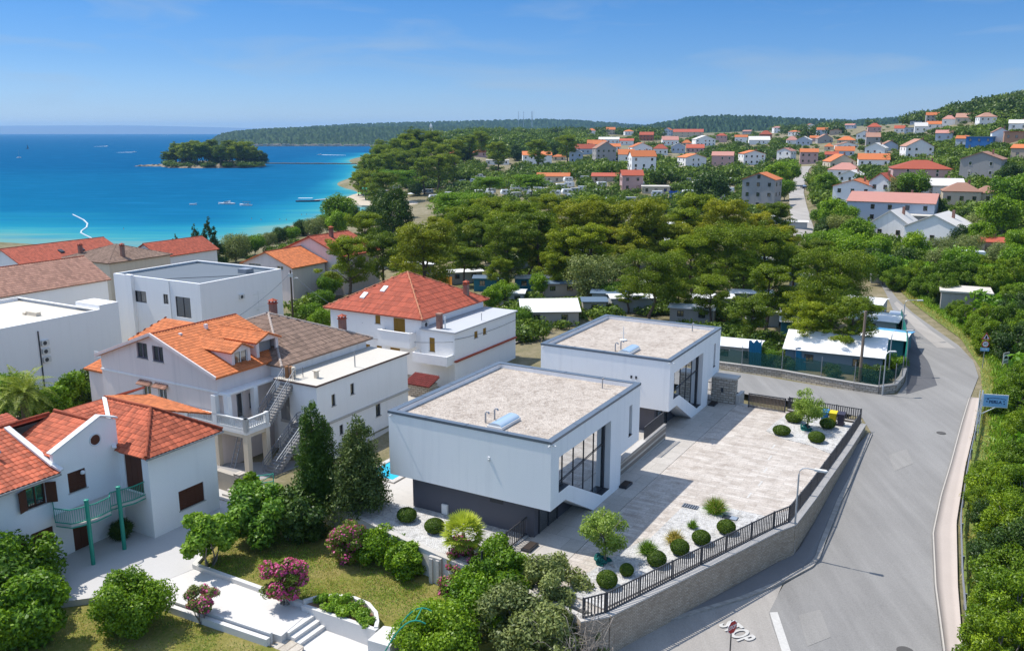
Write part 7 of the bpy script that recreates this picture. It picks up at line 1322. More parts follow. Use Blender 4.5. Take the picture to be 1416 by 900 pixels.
# street lamps
LAMPM = mat('lamp_steel', (.42, .45, .47), rough=.4, metal=.4, bump=0)
def lamp(loc, H, arm, head, label):
 r = thing('street_lamp', label, 'street lamp', loc, head); mb = MB(); mb.tube([(0, 0, -.3), (0, 0, .9), (0, 0, .91), (0, 0, H - .4)], [.085, .085, .06, .05], 10); mb.build('pole', LAMPM, r)
 mb = MB(); mb.tube([(0, 0, H - .4), (.05, 0, H - .15), (.2, 0, H), (.45, 0, H + .05), (arm, 0, H + .02)], .035, 8); mb.build('arm', LAMPM, r); mb = MB(); mb.prism([(arm - .1, -.1), (arm + .55, -.13), (arm + .65, 0), (arm + .55, .13), (arm - .1, .1)], H - .03, [H + .09, H + .08, H + .04, H + .08, H + .09]); mb.build('lamp_head', ACM, r); return r
p = P(1096, 769, -2.15); lamp((p.x, p.y, h1(p.x, p.y) + .15), 5.5, .95, math.radians(-24), 'tall street lamp standing at the kink of the stone retaining wall')
p = P(1220, 546, -1); lamp((p.x, p.y, h1(p.x, p.y)), 4.2, .35, .1, 'street lamp with pale pole at the rounded corner of the camp wall'); p = on_ground(1228, 520); lamp((p.x, p.y, p.z), 4.7, 1.5, -.05, 'tall street lamp behind the camp wall, arm over the fresh asphalt')
p = on_ground(1246, 473); lamp((p.x, p.y, p.z), 5.0, 1.5, .0, 'street lamp farther along the road near the parked car')
def pole(px, py, z, H, label, rr=.13, m_=None):
 p = P(px, py, z); mb = MB(); mb.tube([(0, 0, -.5), (0, 0, H)], [rr, rr * .75], 9); return tag(mb.build('utility_pole', m_ or mat('weathered_wood', (.24, .18, .13), vary=.2, scale=3, bump=.4), loc=(p.x, p.y, h1(p.x, p.y))), label, 'pole')
pole(1188, 532, -1, 7.4, 'brown wooden pole in front of the tarpaulin tent behind the camp wall', .16)
r_ = P(405, 437, -4.2); r = thing('utility_pole', 'dark wooden street pole with a small lamp by the pale pink house', 'pole', r_); mb = MB(); mb.tube([(0, 0, -1), (0, 0, 7.0)], [.16, .12], 9); mb.build('pole', BARK, r); mb = MB(); mb.box(-.3, .3, -.2, .2, 6.0, 6.5); mb.tube([(0, 0, 5.5), (.7, 0, 5.8)], .04, 6); mb.box(.6, 1.1, -.12, .12, 5.75, 5.88); mb.build('lamp_head', ACM, r)
# stop sign
REDS = mat('sign_red', (.45, .012, .018), rough=.4, vary=.04, bump=0, spec=.4); SWHITE = mat('sign_white', (.75, .75, .74), rough=.45, vary=.03, bump=0); SBLUE = mat('sign_blue', (.10, .28, .52), rough=.45, vary=.04, bump=0); SBLACK = mat('sign_black', (.012, .012, .014), bump=0, vary=.02); SPALE = mat('sign_pale_blue', (.22, .43, .66), rough=.5, vary=.05, bump=0)
POLEM = mat('sign_pole', (.09, .085, .08), rough=.5, bump=0)
p = P(1008, 925, -2.6); g_ = Vector((p.x, p.y, h1(p.x, p.y)));
def on_vertical(px, py, at): rr_ = ray(px, py); t = at.y / rr_[1]; return EYE + rr_[2] * t
r = thing('stop_sign', 'red octagonal STOP sign on a dark pole at the bottom edge', 'road sign', g_, math.radians(38)); zs = on_vertical(1020, 866, g_) - g_.z; mb = MB(); mb.tube([(0, 0, -.3), (0, 0, zs + .35)], .035, 8); mb.build('pole', POLEM, r)
def ngon_plate(n, R, th, rot=0): return [(R * math.cos(rot + 2 * math.pi * k / n), R * math.sin(rot + 2 * math.pi * k / n)) for k in range(n)]
def plate(parent, name, poly, y0, y1, zc, mt):
 mb = MB(); mb.ext([(x, y0, zc + z) for x, z in poly], (0, y1 - y0, 0)); return mb.build(name, mt, parent)
pl = plate(r, 'sign_plate', ngon_plate(8, .36, 0, math.pi / 8), -.06, -.04, zs, SWHITE); plate(pl, 'red_face', ngon_plate(8, .335, 0, math.pi / 8), -.064, -.06, zs, REDS); letters('STOP', pl, .27, (0, -.066, zs), (math.pi / 2, 0, 0), SWHITE, 'lettering', .002, .8, .008)
# warning triangle over round 40 over blue plate
g_ = on_ground(1358, 512); r = thing('road_sign', 'road sign post with warning triangle, round 40 and blue plate by the thicket', 'road sign', g_, math.radians(-12)); zt_ = on_vertical(1363, 466, g_) - g_.z; mb = MB(); mb.tube([(0, 0, -.4), (0, 0, zt_ + .35)], .04, 8); mb.build('pole', GALV, r); S_ = .62
tri = [(-.62 * S_ * 1.1, -.36 * S_ * 1.1), (.62 * S_ * 1.1, -.36 * S_ * 1.1), (0, .72 * S_ * 1.1)]; pl = plate(r, 'warning_triangle', tri, -.07, -.05, zt_, REDS); plate(pl, 'white_face', [(x * .66, z * .66) for x, z in tri], -.075, -.07, zt_, SWHITE); plate(pl, 'symbol', [(-.1, -.14), (.1, -.14), (.1, 0), (.04, .16), (-.04, .16), (-.1, 0)], -.08, -.075, zt_, SBLACK)
pl = plate(r, 'speed_limit', ngon_plate(20, .36, 0), -.07, -.05, zt_ - .72, REDS); plate(pl, 'white_face', ngon_plate(20, .27, 0), -.075, -.07, zt_ - .72, SWHITE); letters('40', pl, .36, (0, -.078, zt_ - .72), (math.pi / 2, 0, 0), SBLACK, 'lettering', .002)
pl = plate(r, 'blue_plate', [(-.42, -.17), (.42, -.17), (.42, .17), (-.42, .17)], -.07, -.05, zt_ - 1.28, SPALE); plate(pl, 'arrow', [(-.3, -.03), (.1, -.03), (.1, -.1), (.3, 0), (.1, .1), (.1, .03), (-.3, .03)], -.075, -.07, zt_ - 1.28, SWHITE)
g_ = on_ground(1388, 514); r = thing('picture_sign', 'small white picture sign on two legs in front of the thicket', 'sign', g_, math.radians(28)); zz = on_vertical(1388, 495, g_) - g_.z; mb = MB(); [mb.bar((x, 0, -.3), (x, 0, zz + .55), .06) for x in (-.42, .42)]; mb.build('posts', POLEM, r); pl = plate(r, 'board', [(-.45, -.55), (.45, -.55), (.45, .6), (-.45, .6)], -.06, -.035, zz, SWHITE); plate(pl, 'car_picture', [(-.3, -.08), (.3, -.08), (.32, .02), (.18, .06), (.1, .18), (-.16, .18), (-.26, .05)], -.064, -.06, zz + .05, SBLACK); plate(pl, 'top_band', [(-.38, .40), (.38, .40), (.38, .55), (-.38, .55)], -.064, -.06, zz, mat('sign_brown', (.16, .08, .05), bump=0)); plate(pl, 'text_bars', [(-.3, -.4), (.3, -.4), (.3, -.3), (-.3, -.3)], -.064, -.06, zz, SBLACK)
# PERLA board
g0 = P(1352, 604, -1.3); g_ = Vector((g0.x, g0.y, h1(g0.x, g0.y))); r = thing('sign_board', 'pale blue board reading PERLA on a white frame by the pavement', 'sign board', g_, math.radians(-14)); zb = on_vertical(1357, 546, g_) - g_.z; zt_ = on_vertical(1357, 541.5, g_) - g_.z; sc = 1200 / math.hypot(g_.y, 20) ; w_ = 1.85; mb = MB()
for x in (0, -.22): mb.bar((x, 0, -.4), (x, 0, zt_ + .1), .06)
mb.bar((0, 0, zb - 1.6), (1.2, 0, zb - .85), .05); [mb.bar((-.22, 0, z), (0, 0, z), .04) for z in (.6, 1.3, 2.0)]; mb.build('posts', mat('white_frame', (.72, .72, .70)), r)
pl = plate(r, 'board', [(.03, -.95), (.03 + w_, -.95), (.03 + w_, .12), (.03, .12)], -.05, .0, zb, SWHITE); plate(pl, 'blue_face', [(.08, -.90), (w_ - .02, -.90), (w_ - .02, .07), (.08, .07)], -.055, -.05, zb, SPALE); letters('PERLA', pl, .34, (.03 + w_ / 2, -.058, zb - .52), (math.pi / 2, 0, 0), mat('sign_navy', (.01, .03, .10), bump=0), 'lettering', .002, 1.0, .01)
mb = MB()
for k in range(15): t_ = (k - 7) / 7; x = .03 + w_ / 2 + t_ * .72; z = zb - .20 + .08 * (1 - t_ * t_) - .06; mb.ext([(x - .035, -.056, z - .03), (x + .03, -.056, z - .03), (x + .03, -.056, z + .035), (x - .035, -.056, z + .035)], (0, -.003, 0))
for sx, sz in ((-.62, -.5), (.62, -.42), (-.55, -.3), (.66, -.62)): mb.ext([(.03 + w_ / 2 + sx + .07 * math.cos(q), -.056, zb + sz + .05 * math.sin(q)) for q in np.linspace(0, 5.5, 7)], (0, -.003, 0))
mb.build('small_marks', mat('sign_navy', (.01, .03, .10)), pl)
# camp edge: wall, green screen, cabins, tarps
cw = [P(1025, 513, -1), P(1080, 521, -1), P(1134, 531, -1), P(1180, 539, -1), P(1214, 544, -1), P(1236, 541, -1), P(1246, 530, -1), P(1250, 518, -1)]
cw0 = [P(960, 500, -1)] + cw
wall_along('camp_wall', [AB(p) for p in cw0], [-2] * 9, [h1(p.x, p.y) + .75 for p in cw0], .35, [STONE2, PCONC], 'low grey stone wall rounding the corner of the camp', 'wall', .08)
NET = mat('green_screen_net', (.006, .055, .045), vary=.45, scale=1.2, fine=8, bump=.4)
def see_through(m, k):
 t = m.node_tree; tr = t.nodes.new('ShaderNodeBsdfTransparent'); mx = t.nodes.new('ShaderNodeMixShader'); mx.inputs[0].default_value = k; t.links.new(t.nodes['Principled BSDF'].outputs[0], mx.inputs[1]); t.links.new(tr.outputs[0], mx.inputs[2]); t.links.new(mx.outputs[0], t.nodes['Material Output'].inputs[0])
see_through(NET, .38)
r = thing('screen_fence', 'dark green screen fence on the camp wall with thin posts', 'fence', cw0[4] + Vector((0, 0, .7))); L0 = r.location; net = MB()
for a, b in zip(cw0[:-1], cw0[1:]):
 n = max(2, int((b - a).length / 1.2)); za, zb_ = h1(a.x, a.y) + .8, h1(b.x, b.y) + .8
 for k in range(n):
  p, q = a.lerp(b, k / n), a.lerp(b, (k + 1) / n); s = [Vector((0, .12 * random.random(), 0)) for _ in range(2)]; z = za + (zb_ - za) * k / n; h_ = 1.45 + random.uniform(-.12, .1); d = (q - p).normalized(); nn = Vector((-d.y, d.x, 0)) * .02
  P0, P1 = p - L0, q - L0; net.add([(P0.x, P0.y, z - L0.z), (P1.x, P1.y, z - L0.z), (P1.x, P1.y + .08, z - L0.z + h_), (P0.x, P0.y + .08, z - L0.z + h_ + .06)], [(0, 1, 2, 3)])
  if k == 0: q_ = MB(); q_.tube([(P0.x, P0.y - .05, z - L0.z - .5), (P0.x, P0.y - .05, z - L0.z + 2.0)], .04, 6); q_.build('post', GALV, r)
net.build('netting', NET, r)
r = thing('screen_fence', 'bright green screen fence running up the road beside the fresh asphalt', 'fence', P(1250, 515, -1)); L0 = r.location; pts = [P(1251, 518, -1), P(1252, 500, -1), P(1249, 475, -1), P(1243, 452, -1)]; net = MB()
for a, b in zip(pts[:-1], pts[1:]):
 for k in range(6): p, q = a.lerp(b, k / 6) - L0, a.lerp(b, (k + 1) / 6) - L0; j = .12 * random.random(); net.add([(p.x, p.y, .1), (q.x, q.y, .1), (q.x + j, q.y, 2.3), (p.x + .05, p.y, 2.35)], [(0, 1, 2, 3)]); q_ = MB(); q_.tube([(p.x + .06, p.y, -.4), (p.x + .06, p.y, 2.6)], .035, 6); q_.build('post', GALV, r)
net.build('netting', mat('bright_green_net', (.01, .24, .19), vary=.2, scale=1, fine=6, bump=.4), r)
WROOF = mat('white_sheet_roof', (.74, .74, .72), vary=.1, scale=.4, fine=5, bump=.15, streak=0); CABW = mat('beige_cabin', (.38, .34, .29), vary=.12, scale=.6, streak=.2); CABG = mat('grey_cabin', (.40, .41, .40), vary=.1, streak=.2); BLUER = mat('slate_blue_roof', (.11, .16, .22), vary=.15); TARP = mat('blue_tarp', (.015, .17, .30), vary=.25, scale=1, fine=5, bump=.6, rough=.6); TARPW = mat('white_tarp', (.78, .77, .74), vary=.08, scale=.6, fine=4, bump=.3, rough=.7); CABT = mat('teal_cabin', (.03, .16, .22), vary=.15)
def cabin(x0, x1, yb, ytop, z_lift, label, wallm, roofm, deep=4.2, rotd=0, wins=2, pitch=.14, roof2=None, cat='mobile home'):
 """cabin or mobile home; photo columns x0..x1, its front eave at row ytop, its base at row yb"""
 g = on_ground((x0 + x1) / 2, yb); sc_ = g.y * CT / F_PX * 1.03; w = (x1 - x0) * sc_; TREES.append((g.x, g.y + deep * .5, w * .5)); h = min(3.4, max(2.1, (yb - ytop) * sc_ * 1.02)); yaw = -math.atan2(g.x, g.y) + math.radians(rotd); r = thing('mobile_home', label, cat, g, yaw, 'cabins and mobile homes of the camp'); mb = MB()
 ops = [(w * (k + .5) / wins - .45, w * (k + .5) / wins + .45, h * .42, h * .80) for k in range(wins)] if wins else []
 wall_rect(mb, (-w / 2, 0), (1, 0), w, -1.5, h, ops, .08); wall_rect(mb, (w / 2, 0), (0, 1), deep, -1.5, h, []); wall_rect(mb, (w / 2, deep), (-1, 0), w, -1.5, h, []); wall_rect(mb, (-w / 2, deep), (0, -1), deep, -1.5, h, [])
 for x in (-w / 2, w / 2): mb.add([(x, 0, h), (x, deep, h), (x, deep / 2, h + pitch * deep / 2)], [(0, 1, 2) if x > 0 else (2, 1, 0)])
 mb.build('wall', wallm, r); o = .3; zr = h + pitch * deep / 2 + .06
 mb = MB(); slab_poly(mb, [(-w / 2 - o, -o, h - .0), (w / 2 + o, -o, h), (w / 2 + o, deep / 2, zr), (-w / 2 - o, deep / 2, zr)], .07); mb.build('roof', roofm, r); mb = MB(); slab_poly(mb, [(w / 2 + o, deep + o, h), (-w / 2 - o, deep + o, h), (-w / 2 - o, deep / 2, zr), (w / 2 + o, deep / 2, zr)], .07); mb.build('roof', roof2 or roofm, r)
 for q in ops: window(r, (-w / 2, 0), (1, 0), q, .08, 'd')
 return r
cabin(722, 801, 452, 432, 0, 'beige cabin with white front roof and dark windows behind the flat annex', CABW, WROOF, 7, 6, 2, .3, BLUER); landmark('the beige cabin', on_ground(760, 450))
cabin(985, 1046, 505, 488, 0, 'pale grey cabin with white roof and glass door behind the far villa', CABG, WROOF, 3.6, -8, 2, .1)
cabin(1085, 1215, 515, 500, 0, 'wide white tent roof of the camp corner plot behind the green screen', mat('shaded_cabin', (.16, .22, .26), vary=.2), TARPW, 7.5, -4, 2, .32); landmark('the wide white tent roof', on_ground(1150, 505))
cabin(1188, 1246, 492, 472, 0, 'blue cabin with white and blue roof beside the fresh asphalt', CABT, TARPW, 5.0, -10, 0, .10, mat('light_blue_roof', (.12, .36, .60), vary=.1)); cabin(1172, 1236, 465, 452, 0, 'white roofed cabin behind the blue cabin on the road', CABG, WROOF, 5, -10, 1, .1, BLUER); cabin(1165, 1215, 440, 424, 0, 'small white roofed cabin under the big pine by the road', CABG, WROOF, 5, -10, 1, .12)
for q in [(x0, x1, yb, yt, l_, wm, rm, w_) for x0, x1, yb, yt, l_, wm, rm, w_ in [
 (655, 702, 402, 386, 'dark cabin with blue grey roof behind the red pyramid roof', CABT, BLUER, 2), (712, 762, 402, 388, 'teal cabin with white roof under the pines', CABT, WROOF, 2), (752, 800, 410, 396, 'dark cabin with slate roof beside the olive tree', CABW, BLUER, 2), (818, 862, 425, 408, 'blue roofed shelter behind the far villa roof, left of the big pine', CABG, BLUER, 1), (845, 905, 432, 415, 'white awning roof at the foot of the big dark pine', CABG, TARPW, 0), (925, 985, 448, 426, 'white roofed veranda cabin with wooden posts behind the far villa', CABW, WROOF, 2), (960, 1015, 432, 412, 'white roofed cabin half under the broad pine', CABW, WROOF, 1), (1010, 1068, 425, 408, 'brown cabin with pale roof between pine trunks', CABW, WROOF, 1),
 (620, 668, 392, 380, 'white caravan under the low spreading pines', CABG, WROOF, 2), (480, 520, 392, 382, 'white caravan roof beyond the red pyramid roof on its left', CABG, WROOF, 2), (560, 600, 380, 370, 'white caravan between pine trunks behind the red roof', CABG, WROOF, 2), (690, 730, 372, 362, 'white caravan under the middle pines', CABG, WROOF, 1), (790, 830, 360, 350, 'white caravan below the yellowish pines', CABG, WROOF, 2), (900, 945, 372, 360, 'white caravan right of the yellowish pine', CABG, WROOF, 2), (920, 960, 345, 334, 'blue white caravan with awning in the camp clearing', CABG, TARPW, 2), (925, 962, 322, 310, 'caravan with light awning on the camp lane', CABG, TARPW, 1), (1035, 1075, 375, 362, 'white caravan glimpsed between the right hand pines', CABG, WROOF, 1), (1095, 1130, 400, 386, 'white roofed hut beside the twin pines', CABG, WROOF, 1), (1040, 1080, 310, 300, 'small white van roof at the camp edge', CABG, WROOF, 1), (1085, 1115, 318, 308, 'white hut roof beside the straight road', CABG, WROOF, 0), (690, 724, 424, 411, 'grey cabin with white roof left of the beige cabin', CABG, WROOF, 2), (806, 838, 437, 424, 'brown cabin with slate roof right of the beige cabin', CABW, BLUER, 1), (1032, 1076, 452, 438, 'white roofed cabin among the twin pines behind the pale grey cabin', CABG, WROOF, 1), (1080, 1118, 468, 453, 'blue walled cabin left of the wide white tent roof', CABT, WROOF, 1), (868, 900, 408, 397, 'white caravan in the shade of the big dark pine', CABG, WROOF, 1), (1205, 1228, 392, 382, 'tiny white roofed hut where the road disappears', CABG, WROOF, 0)]]: cabin(q[0], q[1], q[2], q[3], 0, q[4], q[5], q[6], 3.2, random.uniform(-14, 14), q[7])
def sheet_tarp(px0, px1, py, h, label, matl):
 a, b = on_ground(px0, py), on_ground(px1, py); r = thing('tarpaulin', label, 'tarpaulin', a); n, k_ = 16, 6; V = []
 for j in range(k_ + 1):
  for i in range(n + 1): t = i / n; p = a.lerp(b, t) - a; f = .12 * math.sin(i * 1.9) * (1 - j / k_ * .6); V.append((p.x, p.y + f + j * .06, h * j / k_ * (1 + .05 * math.sin(i * .8)) - .15))
 link(np_mesh('cloth', np.array(V), grid_faces(k_ + 1, n + 1), matl), 'cloth', r); mb = MB(); [mb.tube([(p.x, p.y + .1, -.4), (p.x, p.y + .4, h)], .035, 6) for p in (Vector((0, 0, 0)), b - a)]; mb.build('poles', GALV, r)
sheet_tarp(1100, 1135, 512, 2.4, 'hanging blue tarpaulin left of the wide white tent roof', TARP); sheet_tarp(1035, 1052, 510, 3.0, 'dark blue tarpaulin screen beside the pale grey cabin', TARP); sheet_tarp(600, 625, 397, 2.2, 'orange camp windbreak between pine trunks', mat('orange_cloth', (.6, .22, .03), vary=.1)); sheet_tarp(925, 942, 276, 3.2, 'blue and white striped windbreak beside the long beige building', mat('blue_cloth', (.06, .14, .5)))
for px, py, R, l_, key in ((1215, 530, 1.6, 'dark green shrub behind the screen fence by the lamp', 'broad_b'), (1235, 515, 1.5, 'shrub at the rounded camp corner', 'broad_a'), (1195, 525, 1.3, 'shrub at the foot of the wooden pole behind the screen', 'broad_b'), (1060, 505, 1.4, 'shrub behind the screen fence near the tarpaulin', 'broad_a'), (1085, 512, 1.3, 'low shrub behind the screen at the middle of the camp wall', 'broad_b'), (1150, 522, 1.2, 'low shrub behind the screen before the tent', 'broad_b')):
 g = on_ground(px, py); plant(key, 'shrub', g, R / PROTO[key][3], l_, 'shrub', sz=R / PROTO[key][3] * .75)
# parked car and a second one
def car(loc, rot, col, label):
 r = thing('parked_car', label, 'car', loc, rot); pm = mat('car_paint_%d' % int(col[0] * 99 + col[2] * 9), col, rough=.28, vary=.03, bump=0, spec=.6); prof = [(-2.05, .35), (-2.1, .62), (-1.95, .88), (-1.15, .98), (-.45, 1.42), (.95, 1.46), (1.75, 1.02), (2.1, .92), (2.15, .5), (2.05, .32)]
 mb = MB(); n = len(prof); vs = []
 for y, s in ((-.86, .0), (-.80, 1), (.80, 1), (.86, 0)): vs += [(x, y * (.80 if z > 1.1 else 1), z) for x, z in prof] if True else []
 mb.add(vs, [(k * n + i, k * n + (i + 1) % n, (k + 1) * n + (i + 1) % n, (k + 1) * n + i) for k in range(3) for i in range(n)] + [tuple(range(n))[::-1], tuple(range(3 * n, 4 * n))]); mb.build('body', pm, r)
 mb = MB(); mb.add([(-1.12, -.72, 1.0), (-1.12, .72, 1.0), (-.5, .6, 1.40), (-.5, -.6, 1.40)], [(0, 1, 2, 3)]); mb.v = [(x - .03, y, z + .03) for x, y, z in mb.v]; mb.add([(1.02, -.6, 1.46), (1.02, .6, 1.46), (1.72, .72, 1.08), (1.72, -.72, 1.08)], [(0, 1, 2, 3)]); [mb.add([(-.95, s * .80, 1.02), (1.5, s * .80, 1.05), (.85, s * .685, 1.40), (-.4, s * .685, 1.38)], [(0, 1, 2, 3)]) for s in (-1.01, 1.01)]; mb.build('windows', DGLASS, r)
 for x in (-1.35, 1.35):
  for s in (-1, 1): mb = MB(); mb.tube([(x, s * .70, .33), (x, s * .88, .33)], .33, 14); w_ = mb.build('wheel', FANM, r); mb = MB(); mb.tube([(x, s * .87, .33), (x, s * .892, .33)], .19, 12); mb.build('rim', GALV, w_)
 for s in (-1, 1): mb = MB(); mb.box(-2.1, -1.98, s * .6 - .18, s * .6 + .18, .66, .80); mb.build('headlight', SWHITE, r)
 mb = MB(); mb.box(-2.12, -2.08, -.26, .26, .42, .54); mb.build('number_plate', SWHITE, r); return r
g = on_ground(1237.5, 446); car(g + Vector((0, 0, .07)), math.radians(242), (.42, .45, .48), 'silver car parked at the roadside by the camp fence')
g = on_ground(1106, 262); car(g + Vector((1.5, 0, .35)), math.radians(-95), (.05, .06, .08), 'dark car driving far up the straight road')
def near_road(x, y, r): return any((x - a) ** 2 + (y - b) ** 2 < r * r for a, b in ROADP)
ROADP = []
_cl = [on_ground(*p) for p in [(1113, 330), (1109, 310), (1104, 290), (1101, 268), (1105, 250), (1111, 236), (1116, 231)]]
for a, b in zip(_cl[:-1], _cl[1:]):
 for k in range(20): q = a.lerp(b, k / 20); ROADP.append((q.x, q.y))
ROADPX = [proj(a, b, h1(a, b))[:2] for a, b in ROADP[::3]]
ROADP += [(float(x), float(y)) for x, y in MAIN[::3, ::4, :2].reshape(-1, 2)]
# houses of the town and the hillside
WCOL = {'w': WHITE, 'W': WHITE2, 'p': mat('pink_render', (.55, .36, .33), vary=.08, streak=.2), 'g': mat('grey_render', (.36, .345, .33), vary=.12, scale=.3, streak=.3), 'b': mat('pale_blue_render', (.44, .50, .58), vary=.06), 'B': mat('blue_render', (.04, .16, .42), vary=.1), 'c': mat('cream_render', (.58, .50, .38), vary=.08, streak=.2), 'r': mat('brick_red_render', (.36, .14, .09), vary=.15), 'h': mat('hollow_brick', (.42, .24, .16), vary=.2, fine=4), 't': mat('tan_render', (.44, .36, .28), vary=.1)}
RCOL = {'o': TILE_O, 'r': TILE_R, 't': TILE, 'p': TILE_P, 'w': mat('pale_sheet_roof', (.62, .59, .55), vary=.1), 'd': BLUER, 'g': GROOF, 'b': TILE_B, 'k': mat('faded_pink_tile', (.50, .24, .19), vary=.15, tone=.2)}
HW = {}; HRECT = []
def win_mesh(w, h, k):
 key = (round(w, 1), round(h, 1), k)
 if key not in HW:
  mb = MB(); mb.box(-w / 2, w / 2, -.10, .02, -h / 2, -h / 2 + .07, 0); mb.box(-w / 2, w / 2, -.06, .02, h / 2 - .07, h / 2, 0); mb.box(-w / 2, -w / 2 + .07, -.06, .02, -h / 2 + .07, h / 2 - .07, 0); mb.box(w / 2 - .07, w / 2, -.06, .02, -h / 2 + .07, h / 2 - .07, 0); mb.add([(-w / 2 + .07, -.012, -h / 2 + .07), (w / 2 - .07, -.012, -h / 2 + .07), (w / 2 - .07, -.012, h / 2 - .07), (-w / 2 + .07, -.012, h / 2 - .07)], [(0, 1, 2, 3)], 1)
  HW[key] = mb.mesh('window', [WFRAME if k == 'l' else BROWN if k == 'b' else DARKM, DGLASS])
 return HW[key]
def town_house(x0, x1, yb, ye, yr, wall, roof, kind, label, yaw=0, deep=.8, wins=True, fm='b', group='houses of the town and hillside', rows=None, cols=None, chim=1, cat='house'):
 """x0..x1 width of the facade, yb base row, ye eave row, yr ridge row in the photo; stands on the ground there"""
 g = on_ground((x0 + x1) / 2, yb); sc_ = (g.y * CT - (g.z - EYE) * ST) / F_PX; w = (x1 - x0) * sc_; h = max(2.6, (yb - ye) * sc_); rz = max(.4, (ye - yr) * sc_) if kind != 'flat' else 0; d = max(5, w * deep); yw = -math.atan2(g.x, g.y) + math.radians(yaw)
 r = thing('house', label, cat, g, yw, group); mb = MB()
 mb.box(-w / 2, w / 2, 0, d, -4, h)
 if kind == 'gy': mb.ext([(-w / 2, 0, h), (w / 2, 0, h), (0, 0, h + rz - .1)], (0, d, 0))
 if kind == 'gx': mb.ext([(-w / 2, 0, h), (-w / 2, d, h), (-w / 2, d / 2, h + rz - .1)], (w, 0, 0))
 mb.build('wall', WCOL[wall], r)
 if kind == 'flat': mb = MB(); mb.box(-w / 2 - .25, w / 2 + .25, -.25, d + .25, h, h + .22); mb.build('roof', RCOL[roof], r)
 else:
  pls, rds = roof_planes(kind, -w / 2, w / 2, 0, d, h - .05, h + rz, .35)
  mb = MB(); [slab_poly(mb, [Vector(q) + Vector((0, 0, .06)) for q in p], .16) for p in pls]; rf = mb.build('roof', RCOL[roof], r)
  if chim: mb = MB(); mb.box(w * .2 - .3, w * .2 + .3, d * .55 - .3, d * .55 + .3, h, h + rz + .7); mb.build('chimney', BRICKM, rf)
 if wins:
  nr = rows or max(1, int(h / 2.7)); nc = cols or max(1, min(5, int(w / 3.2))); rv = random.Random(int(x0 * 7 + yb))
  for i in range(nr):
   for j in range(nc):
    if rv.random() < .12: continue
    link(win_mesh(1.0, 1.25, fm), 'window', r, (-w / 2 + w * (j + .5) / nc, 0, h * (i + .52) / nr))
   for sgn in ((1,) if yaw < 0 else (-1,)) if abs(yaw) > 8 else ():
    for j in range(2): link(win_mesh(1.0, 1.25, fm), 'window', r, (sgn * w / 2, d * (j + .5) / 2, h * (i + .52) / nr), math.pi / 2 * sgn)
 HRECT.append((x0, x1, ye, yb, (g.y * CT - (g.z - EYE) * ST))); TREES.append((g.x, g.y, max(w, d) * .55)); c = g + Vector((-math.sin(yw) * d * .5, math.cos(yw) * d * .5, 0)); TREES.append((c.x, c.y, max(w, d) * .55)); return r, g
